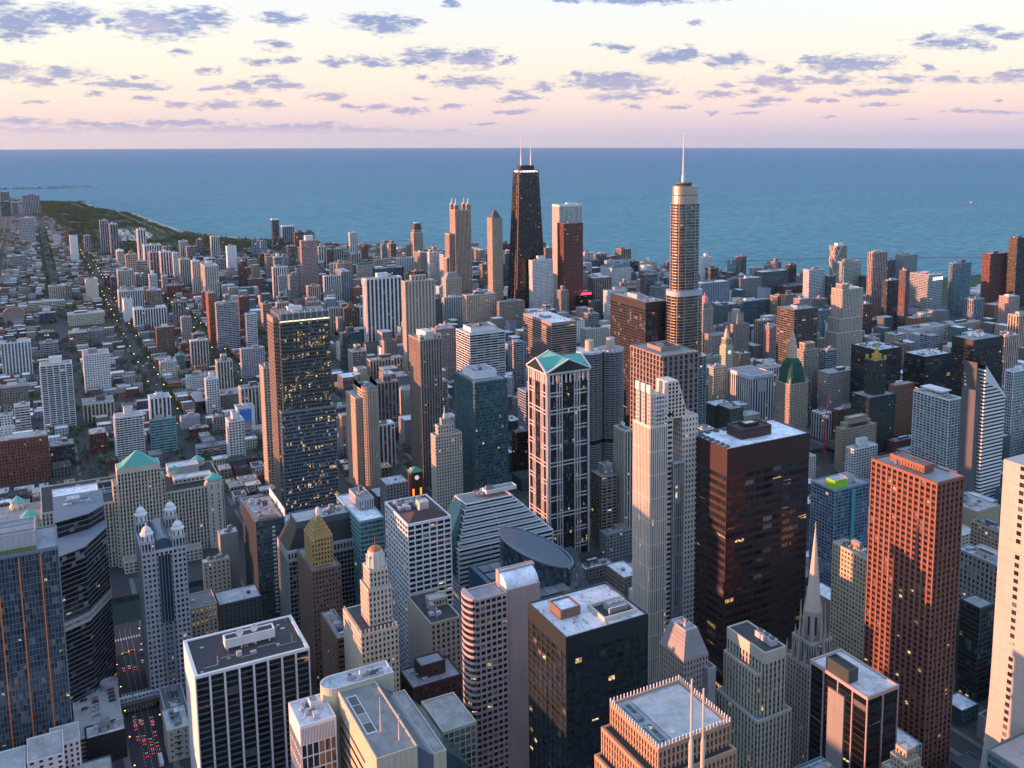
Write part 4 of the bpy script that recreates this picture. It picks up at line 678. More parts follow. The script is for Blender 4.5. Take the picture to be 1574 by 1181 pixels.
(351.8, 1168.9, 31.8, 18.9, 55, 'V', 'white', 'dk', 'apartment_tower', 'white ribbed tower behind the brown and cream tower', ''),
(1249.1, 2234.1, 19.1, 16.0, 66.6, 'H', 'beige', 'dk', 'office_tower', 'beige banded tower in front of the pale low slab', 'pbox=.35'),
(1734.9, 1370.2, 34.7, 25.5, 71.7, 'V', 'bgrey', 'dk', 'apartment_tower', 'blue grey ribbed tower in front of the broad banded glass hotel', ''),
(993.5, 3037.9, 19.3, 17.0, 74.3, 'P', 'peach', 'dk', 'apartment_tower', 'peach gridded tower in front of the brown slab', ''),
(1753.4, 1918.1, 20.2, 18.9, 62.0, 'V', 'peach', 'bl', 'apartment_tower', 'peach ribbed tower right of the dark purple box', 'pbox=.35'),
(587.3, 1900.0, 19.0, 19.1, 91.0, 'V', 'lbrown', 'dk', 'apartment_tower', 'tall light brown ribbed tower behind the huge white ribbed apartment tower', 'pbox=.35'),
(1691.6, 2114.0, 23.7, 16.1, 88.7, 'G', 'lbrown', 'bl', 'office_tower', 'tall light brown glazed tower left of the orange topped block', ''),
(485.9, 2013.3, 24.3, 22.3, 78.5, 'V', 'pinkgr', 'dk', 'apartment_tower', 'tall pinkish ribbed tower left of the cream ribbed block', ''),
(338.6, 2427.4, 26.7, 22.5, 55, 'G', 'brick', 'bl', 'office_tower', 'brick red glazed tower right of the plain white stair tower', ''),
(1288.6, 2296.0, 19.3, 16.1, 47.7, 'G', 'peach', 'dkl', 'office_tower', 'peach glazed tower left of the pale low slab', 'pbox=.35'),
(1159.0, 2506.1, 28.6, 20.9, 95.7, 'H', 'lgrey', 'dk', 'office_tower', 'tall pale grey banded tower right of the stepped cream and green glass block', ''),
(1130.0, 2236.3, 32.9, 20.0, 73.5, 'H', 'lbrown', 'dk', 'office_tower', 'light brown banded tower in front of the low white terraced block', 'pbox=.35'),
(1386.3, 1920.9, 23.4, 17.2, 55.3, 'G', 'cream', 'bl', 'office_tower', 'cream glazed tower behind the blue ribbed block', ''),
(1000.5, 1569.9, 19.7, 15.5, 100.5, 'V', 'cream', 'dkl', 'apartment_tower', 'tall cream ribbed tower right of the cream rounded balcony tower', 'pbox=.35'),
(1000.0, 2632.3, 35.1, 15.9, 58.2, 'P', 'brown', 'dk', 'apartment_tower', 'brown gridded tower in front of the tan slab', ''),
(963.8, 1357.5, 19.7, 23.2, 81.1, 'P', 'beige', 'bl', 'apartment_tower', 'tall beige gridded tower behind the cream office wing', ''),
(1127.9, 1539.7, 33.6, 22.4, 61.1, 'P', 'pinkgr', 'dk', 'apartment_tower', 'pinkish gridded tower behind the grey block', ''),
(1108.6, 2968.9, 22.2, 16.3, 61.5, 'H', 'bgrey', 'dkl', 'office_tower', 'blue grey banded tower behind the tan block', 'pbox=.35'),
(748.0, 3117.7, 34.9, 20.9, 71.3, 'P', 'lbrown', 'dkl', 'apartment_tower', 'light brown gridded tower behind the white edged dark tower', ''),
(1757.0, 1547.1, 21.1, 20.8, 81.6, 'H', 'grey', 'dkl', 'office_tower', 'tall grey banded tower behind the broad banded glass hotel', 'pbox=.35'),
(1015.9, 2091.7, 21.5, 16.2, 46.5, 'V', 'cream', 'dk', 'apartment_tower', 'cream ribbed tower behind the peach tower', ''),
(740.7, 2001.2, 34.1, 19.4, 54.7, 'G', 'lbrown', 'dkl', 'office_tower', 'light brown glazed tower left of the cream ribbed tower', ''),
(1406.5, 1139.7, 32.7, 15.3, 44.6, 'G', 'bgrey', 'bl', 'office_tower', 'short blue grey glazed tower left of the peach ribbed tower', 'pbox=.35'),
(225.1, 3020.3, 28.7, 21.1, 88, 'P', 'peach', 'dkl', 'apartment_tower', 'tall peach gridded tower behind the pale grey ribbed block', 'pbox=.35'),
(1661.8, 2326.9, 35.6, 23.5, 67.8, 'G', 'dgrey', 'dk', 'office_tower', 'dark grey glazed tower right of the grey slab', 'pbox=.35'),
(1581.4, 2133.1, 29.3, 15.8, 91.6, 'P', 'white', 'bl', 'apartment_tower', 'tall white gridded tower right of the dark teal low block', 'pbox=.35'),
(1661.3, 2016.6, 30.3, 18.9, 70.9, 'G', 'white', 'bl', 'office_tower', 'white glazed tower behind the dark teal banded slab', ''),
(358.0, 2334.3, 25.3, 17.1, 42.0, 'H', 'white', 'dk', 'office_tower', 'short white banded tower right of the long white ribbed slab wing', ''),
(724.8, 1747.1, 28.6, 16.1, 49.1, 'V', 'peach', 'dkl', 'apartment_tower', 'peach ribbed tower behind the green glass block', ''),
(626.4, 1622.1, 19.3, 20.0, 81.5, 'P', 'beige', 'bl', 'apartment_tower', 'tall beige gridded tower right of the huge beige apartment tower', ''),
(1406.9, 1551.6, 29.7, 20.0, 73.6, 'V', 'pinkgr', 'bl', 'apartment_tower', 'pinkish ribbed tower behind the blue glass block', ''),
(1294.1, 1234.0, 18.4, 18.8, 56.4, 'P', 'peach', 'dk', 'apartment_tower', 'peach gridded tower left of the low dark red block', ''),
(607.7, 1147.3, 22.9, 16.3, 59.6, 'G', 'lbrown', 'dk', 'office_tower', 'light brown glazed tower in front of the round cornered low block', ''),
(1249.6, 2811.0, 29.9, 18.2, 82.3, 'G', 'dgrey', 'te', 'office_tower', 'tall dark grey glazed tower right of the tan block', ''),
(333.0, 1232.4, 31.5, 17.6, 55, 'V', 'tan', 'bl', 'apartment_tower', 'tan ribbed tower in front of the white walled low block', ''),
(1013.7, 1477.2, 22.5, 22.6, 82.8, 'H', 'pinkgr', 'dk', 'office_tower', 'tall pinkish banded tower left of the grey block', ''),
(1445.9, 2854.5, 23.1, 15.1, 72.3, 'G', 'brick', 'bl', 'office_tower', 'brick red glazed tower right of the tan block', ''),
(704.3, 2009.5, 26.6, 21.6, 54.9, 'H', 'bgrey', 'dk', 'office_tower', 'blue grey banded tower left of the cream ribbed tower', ''),
(461.2, 2847.1, 37.3, 19.0, 46.0, 'P', 'pinkgr', 'bl', 'apartment_tower', 'pinkish gridded tower behind the low dark brown block', 'pbox=.35'),
(717.7, 1255.4, 37.7, 21.6, 86.9, 'P', 'cream', 'dk', 'apartment_tower', 'tall cream gridded tower right of the round cornered low block', ''),
(1704.1, 1919.9, 21.8, 19.3, 85.9, 'G', 'brown', 'dkl', 'office_tower', 'tall brown glazed tower right of the dark purple box', ''),
(330.3, 1636.2, 35.3, 16.9, 55, 'G', 'white', 'dk', 'office_tower', 'white glazed tower in front of the pale grey block', 'pbox=.35'),
(1719.0, 1979.5, 37.1, 18.1, 55.5, 'V', 'lgrey', 'dk', 'apartment_tower', 'pale grey ribbed tower behind the dark purple box', ''),
(1423.6, 1616.0, 30.7, 15.8, 72.1, 'P', 'lbrown', 'dk', 'apartment_tower', 'light brown gridded tower right of the dark teal glazed block', 'pbox=.35'),
(1570.0, 1540.5, 20.6, 16.9, 56.3, 'G', 'lbrown', 'bl', 'office_tower', 'light brown glazed tower behind the black tower', ''),
(829.7, 1361.3, 23.8, 16.3, 54.3, 'H', 'teal', 'te', 'office_tower', 'teal banded tower left of the cream office wing', ''),
(462.6, 1629.1, 26.0, 25.6, 50.2, 'G', 'cream', 'bl', 'office_tower', 'cream glazed tower behind the peach and white ribbed block', 'pbox=.35'),
(1417.1, 1635.8, 27.7, 25.1, 66.8, 'V', 'tan', 'dk', 'apartment_tower', 'tan ribbed tower right of the dark teal glazed block', ''),
(434.3, 2009.4, 34.1, 24.4, 64.5, 'P', 'lgrey', 'dk', 'apartment_tower', 'pale grey gridded tower right of the dark blue rounded tower', ''),
(1143.3, 1339.4, 23.1, 18.1, 76.8, 'P', 'pinkgr', 'dk', 'apartment_tower', 'tall pinkish gridded tower in front of the grey block', ''),
(1522.6, 2609.5, 34.1, 26.0, 54.2, 'H', 'lbrown', 'bl', 'office_tower', 'light brown banded tower behind the low dark teal block', ''),
(1031.2, 1545.8, 19.5, 20.8, 52.5, 'V', 'lbrown', 'dkl', 'apartment_tower', 'light brown ribbed tower right of the cream rounded balcony tower', ''),
(211.3, 1529.8, 18.7, 15.1, 55, 'P', 'white', 'dkl', 'apartment_tower', 'white gridded tower left of the brown block', 'pbox=.35'),
(855.4, 1151.9, 24.4, 21.7, 46.3, 'P', 'beige', 'dkl', 'apartment_tower', 'beige gridded tower behind the pale cream office block', ''),
(850.1, 2221.4, 33.7, 25.4, 53.9, 'P', 'white', 'dkl', 'apartment_tower', 'white gridded tower in front of the pale tower', ''),
(430.1, 2201.1, 19.9, 24.8, 51.4, 'H', 'peach', 'dk', 'office_tower', 'peach banded tower right of the dark brick tower', ''),
(1589.8, 1978.5, 22.1, 21.9, 58.8, 'V', 'lbrown', 'bl', 'apartment_tower', 'light brown ribbed tower right of the green grey banded block', ''),
(259.9, 2310.1, 21.9, 16.5, 55, 'V', 'grey', 'dk', 'apartment_tower', 'grey ribbed tower right of the long white ribbed slab wing', ''),
(597.9, 2628.0, 28.8, 24.2, 58.9, 'P', 'beige', 'dk', 'apartment_tower', 'beige gridded tower behind the tall pinkish finely gridded tower', 'pbox=.35'),
(1114.7, 1449.8, 22.3, 25.4, 58.2, 'G', 'tan', 'dkl', 'office_tower', 'tan glazed tower right of the grey block', ''),
(245.7, 3052.4, 38.0, 15.7, 64.1, 'H', 'cream', 'dk', 'office_tower', 'cream banded tower behind the pale grey ribbed block', ''),
(1288.9, 3063.4, 29.8, 17.8, 59.4, 'H', 'peach', 'bl', 'office_tower', 'peach banded tower right of the squat grey brown block', ''),
(1292.8, 2853.1, 33.2, 23.8, 79.2, 'G', 'brick', 'dk', 'office_tower', 'tall brick red glazed tower right of the tan block', ''),
(995.3, 1169.9, 34.3, 25.8, 52.5, 'V', 'white', 'dkl', 'apartment_tower', 'white ribbed tower left of the brown gridded slab tower', 'pbox=.35'),
(1736.5, 1805.9, 20.3, 25.4, 61.7, 'P', 'lgrey', 'dkl', 'apartment_tower', 'pale grey gridded tower right of the dark purple box', 'pbox=.35'),
(680.6, 1558.9, 22.4, 22.0, 85.3, 'H', 'beige', 'dkl', 'office_tower', 'tall beige banded tower right of the pink slab tower', ''),
(201.2, 1281.5, 19.3, 24.1, 55, 'P', 'white', 'dkl', 'apartment_tower', 'white gridded tower in front of the wide low roofed hall', 'pbox=.35'),
(569.6, 2629.2, 21.9, 19.5, 51.4, 'P', 'cream', 'dk', 'apartment_tower', 'cream gridded tower left of the tall pinkish finely gridded tower', ''),
(440.2, 3050.4, 27.3, 23.2, 61.5, 'G', 'white', 'dkl', 'office_tower', 'white glazed tower in front of the grey block', ''),
(623.1, 1708.7, 20.2, 17.3, 71.0, 'P', 'white', 'dk', 'apartment_tower', 'white gridded tower right of the narrow brown block', ''),
(1744.2, 1149.5, 27.3, 16.2, 91.3, 'V', 'tan', 'dk', 'apartment_tower', 'tall tan ribbed tower right of the peach gridded block glowing', ''),
(421.0, 1358.6, 32.8, 16.0, 60.0, 'V', 'lbrown', 'dk', 'apartment_tower', 'light brown ribbed tower right of the low blue glazed block', 'pbox=.35'),
(239.8, 3144.8, 22.8, 25.1, 77.3, 'P', 'beige', 'dkl', 'apartment_tower', 'tall beige gridded tower left of the striped block', ''),
(815.8, 2031.7, 36.7, 24.1, 51.2, 'H', 'lgrey', 'dkl', 'office_tower', 'pale grey banded tower behind the cream ribbed tower', ''),
(1721.3, 2188.1, 19.4, 19.5, 69.8, 'H', 'teal', 'te', 'office_tower', 'teal banded tower left of the orange topped block', ''),
(186.3, 2705.6, 32.2, 17.7, 40.9, 'H', 'cream', 'bl', 'office_tower', 'short cream banded tower in front of the plain cream slab tower', ''),
(364.6, 3175.2, 18.9, 17.2, 58.5, 'V', 'peach', 'bl', 'apartment_tower', 'peach ribbed tower right of the striped block', 'pbox=.35'),
(1097.4, 1143.0, 22.5, 15.9, 74.4, 'H', 'bgrey', 'dk', 'office_tower', 'blue grey banded tower right of the brown gridded slab tower', ''),
(1560.3, 2032.3, 26.6, 17.0, 50.9, 'H', 'brick', 'dk', 'office_tower', 'brick red banded tower behind the green grey banded block', ''),
(422.6, 1717.6, 21.9, 16.5, 45.4, 'V', 'lbrown', 'dk', 'apartment_tower', 'light brown ribbed tower right of the pale grey block', ''),
(563.0, 2336.9, 29.5, 21.2, 63.0, 'V', 'peach', 'dk', 'apartment_tower', 'peach ribbed tower left of the white ribbed office slab', ''),
(436.3, 2082.6, 24.1, 20.4, 70.7, 'V', 'peach', 'dk', 'apartment_tower', 'peach ribbed tower in front of the dark brick tower', ''),
(707.6, 3178.7, 24.3, 18.7, 71.2, 'G', 'beige', 'dkl', 'office_tower', 'beige glazed tower left of the brown slab', ''),
(1101.3, 3045.9, 28.8, 17.3, 53.2, 'V', 'white', 'dk', 'apartment_tower', 'white ribbed tower in front of the squat grey brown block', ''),
(1405.5, 3056.1, 29.9, 16.4, 50.4, 'G', 'dgrey', 'dkl', 'office_tower', 'dark grey glazed tower behind the tan block', 'pbox=.35'),
(827.1, 2394.9, 25.3, 17.9, 67.8, 'P', 'lbrown', 'dkl', 'apartment_tower', 'light brown gridded tower left of the pale tower', ''),
(1009.1, 1888.2, 18.6, 19.0, 78.0, 'V', 'tan', 'bl', 'apartment_tower', 'tall tan ribbed tower in front of the bright white gridded tower', 'pbox=.35'),
(1408.6, 2945.8, 33.3, 18.1, 65.0, 'H', 'lbrown', 'bl', 'office_tower', 'light brown banded tower right of the tan block', ''),
(1451.3, 2616.9, 21.4, 17.5, 73.9, 'G', 'brick', 'dk', 'office_tower', 'brick red glazed tower behind the slim white tower', ''),
(1375.4, 1173.6, 21.4, 24.4, 64.4, 'H', 'bgrey', 'dk', 'office_tower', 'blue grey banded tower in front of the low dark red block', ''),
(245.2, 1904.7, 21.1, 16.1, 55, 'G', 'tan', 'dk', 'office_tower', 'tan glazed tower behind the cream ribbed tower', ''),
(446.3, 2122.3, 21.7, 23.0, 76.7, 'G', 'bgrey', 'dk', 'office_tower', 'tall blue grey glazed tower right of the dark brick tower', 'pbox=.35'),
(246.1, 1645.6, 23.6, 21.2, 55, 'V', 'cream', 'dkl', 'apartment_tower', 'cream ribbed tower in front of the white block', 'pbox=.35'),
(1166.9, 1653.6, 28.4, 17.6, 77.2, 'P', 'cream', 'dkl', 'apartment_tower', 'tall cream gridded tower in front of the white gridded slab', ''),
(707.5, 1523.1, 36.4, 23.7, 56.2, 'V', 'lgrey', 'bl', 'apartment_tower', 'pale grey ribbed tower left of the angular office block', ''),
(738.8, 1178.5, 22.9, 17.3, 63.0, 'P', 'teal', 'dkl', 'apartment_tower', 'teal gridded tower behind the dark bronze office box', ''),
(1305.2, 1178.7, 23.8, 20.5, 55.7, 'H', 'brick', 'bl', 'office_tower', 'brick red banded tower right of the cream classical block', ''),
(482.4, 1364.6, 28.8, 15.4, 59.1, 'P', 'white', 'dk', 'apartment_tower', 'white gridded tower left of the small brown block', ''),
(544.5, 3063.4, 24.1, 18.5, 55.8, 'V', 'pinkgr', 'dk', 'apartment_tower', 'pinkish ribbed tower behind the upper brick block', 'pbox=.35'),
(1577.3, 1374.3, 37.7, 19.2, 46.2, 'V', 'tan', 'dk', 'apartment_tower', 'tan ribbed tower in front of the dark red striped glass tower', ''),
(978.3, 1715.5, 24.9, 20.8, 55.8, 'G', 'beige', 'bl', 'office_tower', 'beige glazed tower right of the green glass block', 'pbox=.35'),
(1156.7, 1383.9, 34.9, 15.4, 77.3, 'V', 'tan', 'dk', 'apartment_tower', 'tall tan ribbed tower right of the grey block', ''),
(1147.3, 1226.1, 26.1, 17.3, 72.1, 'P', 'cream', 'bl', 'apartment_tower', 'cream gridded tower right of the brown gridded slab tower', 'pbox=.35'),
(243.9, 2609.1, 18.1, 18.4, 80.3, 'H', 'white', 'dk', 'office_tower', 'tall white banded tower behind the brown block', 'pbox=.35'),
(1726.7, 1183.8, 37.9, 19.6, 79.0, 'H', 'lbrown', 'dkl', 'office_tower', 'tall light brown banded tower right of the peach gridded block glowing', 'pbox=.35'),
(721.6, 2711.7, 22.9, 25.2, 66.2, 'H', 'beige', 'dk', 'office_tower', 'beige banded tower left of the cream block', ''),
(250.6, 2098.8, 18.8, 17.0, 55, 'P', 'lgrey', 'dkl', 'apartment_tower', 'pale grey gridded tower left of the slim brick tower', ''),
(468.9, 1711.8, 34.9, 19.2, 67.2, 'G', 'dgrey', 'te', 'office_tower', 'dark grey glazed tower left of the narrow brown block', 'pbox=.35'),
(247.0, 1449.1, 34.9, 20.6, 55, 'V', 'cream', 'dk', 'apartment_tower', 'cream ribbed tower behind the white block', ''),
(1243.4, 2331.2, 24.8, 24.5, 76.7, 'V', 'peach', 'dk', 'apartment_tower', 'tall peach ribbed tower left of the pale low slab', ''),
(691.8, 2216.9, 22.7, 22.2, 71.7, 'V', 'tan', 'bl', 'apartment_tower', 'tan ribbed tower in front of the orange brick block', 'pbox=.35'),
(1100.2, 2291.4, 25.6, 17.9, 60.4, 'G', 'teal', 'te', 'office_tower', 'teal glazed tower in front of the low white terraced block', ''),
(1091.8, 1558.1, 21.4, 16.4, 53.0, 'P', 'lgrey', 'dk', 'apartment_tower', 'pale grey gridded tower behind the grey block', ''),
(871.4, 3036.9, 29.6, 25.6, 52.1, 'V', 'beige', 'dk', 'apartment_tower', 'beige ribbed tower right of the white edged dark tower', ''),
(421.9, 3156.4, 28.3, 19.8, 55.7, 'G', 'lgrey', 'dkl', 'office_tower', 'pale grey glazed tower left of the grey block', 'pbox=.35'),
(1311.1, 2963.9, 18.7, 20.9, 48.7, 'H', 'lbrown', 'dk', 'office_tower', 'light brown banded tower behind the tan block', ''),
(999.7, 3128.3, 32.9, 15.6, 67.9, 'V', 'bgrey', 'bl', 'apartment_tower', 'blue grey ribbed tower in front of the brown slab', 'pbox=.35'),
(1259.8, 1255.1, 36.0, 16.7, 67.9, 'V', 'teal', 'dk', 'apartment_tower', 'teal ribbed tower left of the low dark red block', 'pbox=.35'),
(1385.0, 1265.3, 30.4, 24.5, 49.1, 'H', 'beige', 'bl', 'office_tower', 'beige banded tower in front of the low dark red block', ''),
(1677.0, 1533.0, 36.3, 21.3, 94.9, 'G', 'lbrown', 'dk', 'office_tower', 'tall light brown glazed tower in front of the tall pink striped tower', ''),
(1293.0, 1931.2, 37.2, 19.5, 59.7, 'V', 'tan', 'dkl', 'apartment_tower', 'tan ribbed tower behind the blue ribbed block', 'pbox=.35'),
(683.8, 2751.0, 25.5, 20.5, 67.5, 'G', 'white', 'dk', 'office_tower', 'white glazed tower left of the cream block', ''),
(1000.6, 1276.5, 18.6, 16.7, 55.1, 'P', 'peach', 'dk', 'apartment_tower', 'peach gridded tower right of the cream office wing', ''),
(1270.2, 2511.5, 36.8, 19.6, 46.8, 'V', 'bgrey', 'dk', 'apartment_tower', 'blue grey ribbed tower left of the slim white tower', ''),
(1670.2, 1654.8, 18.7, 16.6, 55.7, 'G', 'bgrey', 'dkl', 'office_tower', 'blue grey glazed tower in front of the dark slim block', ''),
(1746.4, 2031.2, 24.5, 17.9, 78.6, 'V', 'grey', 'dk', 'apartment_tower', 'tall grey ribbed tower left of the orange topped block', 'pbox=.35'),
(1544.6, 1142.4, 27.0, 15.7, 58.4, 'H', 'peach', 'dkl', 'office_tower', 'peach banded tower behind the peach ribbed tower', ''),
(324.9, 1336.3, 22.1, 21.7, 55, 'G', 'lbrown', 'dk', 'office_tower', 'light brown glazed tower behind the white walled low block', 'pbox=.35'),
(687.6, 2838.5, 19.7, 17.3, 47.5, 'G', 'cream', 'dkl', 'office_tower', 'cream glazed tower behind the cream block', '')]
def opts(s):
    o={}
    for kv in s.split(','):
        if '=' in kv:
            k,v=kv.split('=')
            try:v=float(v)
            except ValueError:pass
            o[k]=v
    return o
def cross(l):  # resolve footprints that touch
    out=[]
    L=[list(r) for r in l]
    for i,a in enumerate(L):
        for b in L:
            if a is b: continue
            ox=min(a[0]+a[2],b[0]+b[2])-max(a[0],b[0]);oy=min(a[1]+a[3],b[1]+b[3])-max(a[1],b[1])
            if ox>.2 and oy>.2:
                if b[1]>a[1] and b[1]-a[1]>6: a[3]=b[1]-a[1]-.3
                elif b[0]>a[0] and b[0]-a[0]>5: a[2]=b[0]-a[0]-.3
                elif a[1]>b[1] and a[1]-b[1]>6: b[3]=a[1]-b[1]-.3
                elif a[0]>b[0] and a[0]-b[0]>5: b[2]=a[0]-b[0]-.3
    return L
def textmesh(t,size,ex,mat,par,loc):
    fc=bpy.data.curves.new('sign_text','FONT');fc.body=t;fc.size=size;fc.extrude=ex;o=bpy.data.objects.new('tmp',fc);C.objects.link(o)
    bpy.context.view_layer.update();me=bpy.data.meshes.new_from_object(o);bpy.data.objects.remove(o);me.materials.clear();me.materials.append(mat);me.name='sign_text'
    l=link('sign_text',me,par,loc);l.rotation_euler=(PI/2,0,0)
NAMED=[]
def reg(x,y,w,d): FOOT.append((x,y,x+w,y+d))
def dish(parent,x,y,z,r,az=0,ti=.9):
    b=MB();n=14
    b.lathe(0,0,[(.15,0),(r*.5,r*.1),(r*.85,r*.28),(r,r*.42),(r*.96,r*.42),(r*.8,r*.28),(r*.4,r*.1),(.1,.05)],n)
    o=link('satellite_dish',b.mesh('satellite_dish',wm('white')),parent,(x,y,z+r*.9));o.rotation_euler=(ti,0,az)
    b=MB();b.cyl(0,0,0,r*.9,.25,.2,8);link('dish_stand',b.mesh('dish_stand',wm('steel')),parent,(x,y,z))
B=cross(B)
for (x,y,w,d,h,st,wall,gl,name,label,op) in B:
    o=opts(op);reg(x,y,w,d)
    ph=o.pop('ph','unit' if 'long orange' not in label else 'x');pbox=o.pop('pbox',0);steps=int(o.pop('steps',0))
    r=root(name,label,name.split('_')[0] if name.split('_')[0] in('school','hotel','warehouse','parking','museum') else {'apartment_tower':'tower','office_tower':'tower','apartment_block':'apartment block','office_block':'office block','hall_building':'hall','warehouse':'warehouse'}.get(name,'building'),x,y)
    NAMED.append((x+w/2,y+d/2,label))
    b=Bld(r);dist=math.hypot(x,y)
    kw=dict(st=st,wall=wall,glass=gl)
    for k in('fh','bw','pf','sf','top','pr'):
        if k in o: kw[k]=o[k]
    for k in('hi','mull','panes','wblank','sblank'):
        if k in o: kw[k]=int(o[k])
    if 'roof' in o: kw['roof']=o['roof']
    if 'spw' in o: kw['spw']=o['spw']
    if name=='office_tower' and wall=='black' and ph=='none': kw['roof']='worn'
    if ph in('court','ridge'): kw['roof']='white' if ph=='court' else 'tar'
    if wall in('redgran','bluegrid'): kw['roof']='grey'
    if 'fh' not in kw and dist>3000: kw['fh']=STY[st]['fh']*1.7;kw['bw']=STY[st]['bw']*1.4
    hi=bool(o.get('hi'))
    if st=='P' and dist<2600 and not hi and R.random()<.4: kw['sf']=.42+.15*R.random()
    base=0.
    if ph=='lime': kw['roof']='gravel'
    b.sec(0,0,w,d,base,h,**kw)
    if steps:
        for k in range(steps): b.sec(w*.12*(k+1),d*.25,w*(1-.24*(k+1)),d*.7,h,h+6*(k+1),**kw)
    near=dist<1300
    if ph=='unit' and not pbox:
        b.units(2,2,max(4,w-4),max(4,d-4),h,n=(16 if near else 7 if dist<2000 else 4 if dist<2600 else 2),big=.34,hi=near)
    if pbox:
        k=dict(kw);k['top']=2;k.pop('panes',None);k['st']='N' if wall in('white',) else st
        b.sec(w*(.5-pbox/2),d*.3,w*pbox,d*.5,h,h+9,**k)
        b.units(2,2,w-4,d-4,h,n=5,big=.15,hi=near)
    if ph=='court':
        b.sec(w*.30,d*.30,w*.36,d*.42,h,h+7,st='N',wall='rust',top=.5,roof='tar')
        b.sec(w*.40,d*.42,w*.16,d*.2,h+7,h+9,st='N',wall='rust',top=.3,roof='white')
        for k in range(9): piece('roof_vent',3.2,3.2,1.4,wm('dgrey'),r,(3+k*(w-8)/9,d-5,h-.4))
        for k in range(6): piece('roof_vent',3.2,3.2,1.4,wm('dgrey'),r,(2.4,4+k*6,h-.4))
    if ph=='well':
        pw=b.mb('roof_well',wm('granite'));X0,X1,Y0,Y1=w*.22,w*.78,d*.3,d*.72
        for q in((X0,Y0,X1,Y0+1.2),(X0,Y1-1.2,X1,Y1),(X0,Y0+1.2,X0+1.2,Y1-1.2),(X1-1.2,Y0+1.2,X1,Y1-1.2)): pw.box(q[0],q[1],h-.4,q[2],q[3],h+4.5)
        b.units(X0+2,Y0+2,X1-X0-4,Y1-Y0-4,h,n=10,big=.3,hi=True)
    if ph=='dishes':
        for k,(a,c) in enumerate(((.30,.62),(.42,.52),(.36,.36),(.50,.38),(.62,.46),(.47,.70))): dish(r,w*a,d*c,h-.3,3.1,az=-.6+.2*k)
        b.units(w*.55,d*.5,w*.35,d*.4,h,n=4,big=.4,hi=True)
    if ph=='dish1':
        dish(r,w*.3,d*.3,h-.3,3.6,az=-.4);b.units(3,3,w-6,d-6,h,n=14,big=.12,hi=True)
    if ph=='plant': b.units(3,3,w-6,d-6,h,n=26,big=.1,hi=True)
    if ph=='slab':
        b.sec(w*.12,d*.22,w*.7,d*.55,h,h+8,st='N',wall='white',top=2,roof='grey');b.units(w*.2,d*.3,w*.4,d*.3,h+8,n=5,hi=True,big=.2)
    if ph=='box':
        b.sec(w*.35,d*.35,w*.6,d*.45,h,h+9,st='V',wall='lgrey',glass='dk',fh=9,bw=2.2,pf=.6,sf=.1,roof='slab');b.units(w*.4,d*.4,w*.4,d*.3,h+9,n=4,hi=True,big=.25)
    if ph=='crown':
        for k in range(7):
            xx=w*.32+k*w*.36/6;piece('crown_fin',.9,d*.5,9,wm('white'),r,(xx,d*.1,h-.4))
        b.sec(w*.3,d*.35,w*.42,d*.5,h,h+7,st='N',wall='white',top=1)
        for q in((0,0),(w-6,0)): b.sec(q[0],0,6,8,h,h+5,st='V',wall='cream',glass='gr')
    if ph=='pin':
        b.sec(w*.15,d*.25,w*.6,d*.6,h,h+10,**{**kw,'hi':False});b.sec(w*.3,d*.35,w*.3,d*.35,h+10,h+17,**{**kw,'hi':False})
        p=b.mb('pinnacle',wm('white'));p.lathe(w*.45,d*.52,[(2,h+16),(1.8,h+21),(.9,h+22),(.5,h+28),(.1,h+31)],8)
    if ph=='terrace':
        b.sec(w*.2,d*.3,w*.6,d*.45,h,h+5,st='H',wall='white',glass='te');b.units(w*.2,2,w*.6,8,h,n=6,big=.1,hi=True)
        p=b.mb('roof_canopy',wm('white'));p.box(w*.1,d*.25,h+5.6,w*.9,d*.85,h+6.4)
    if ph=='ridge':
        p=b.mb('dark_pitched_roof',wm('darkred'));X0,X1,Y0,Y1=1.2,w-1.2,1.2,d*.45;zz=h+4.5
        a=[(X0,Y0,h-.4),(X1,Y0,h-.4),(X1,Y1,h-.4),(X0,Y1,h-.4)];m1,m2=(w*.3,(Y0+Y1)/2,zz),(w*.75,(Y0+Y1)/2,zz)
        p.quad([a[0],a[1],m2,m1]);p.quad([a[1],a[2],m2]);p.quad([a[2],a[3],m1,m2]);p.quad([a[3],a[0],m1])
        b.sec(w*.5,d*.4,w*.22,d*.16,h,h+6.5,st='N',wall='cream',top=.6);b.units(2,d*.5,w-5,d*.46,h,n=26,big=.12,hi=True)
    if ph=='slat':
        for k in range(int((h-6)/3.7)): piece('slat',2.6,.5,1.7,wm('white'),r,(w*.56,-.6,4+k*3.7))
        p=b.mb('edge_fin',wm('white'));p.box(w+.1,-1.6,0,w+.8,d,h+7);b.units(2,6,w-5,d-12,h,n=18,big=.2,hi=True)
        b.mb('roof_garden',wm('brown')).box(3,3,h-.3,w-4,9,h+.5)
    if ph=='mural':
        m,n,bb=newmat('mural_print');g=n.new('ShaderNodeNewGeometry').outputs['Position'];gz=n.new('ShaderNodeSeparateXYZ',i_0=g).outputs[2]
        f=n.m('ADD',n.m('MULTIPLY',gz,1/h),n.m('MULTIPLY_ADD',n.noise(g,.25,4,.6),.5,-.25))
        n.set(bb,'Base Color',n.ramp(f,[(0,(.5,.35,.25)),(.3,(.45,.3,.35)),(.5,(.08,.25,.6)),(.8,(.05,.18,.6)),(1,(.2,.4,.7))]))
        q=MB();q.box(w*.12,-.25,h*.15,w*.80,-.02,h*.94);link('mural_panel',q.mesh('mural_panel',m),r);b.units(2,2,w-4,d-4,h,n=6,hi=True)
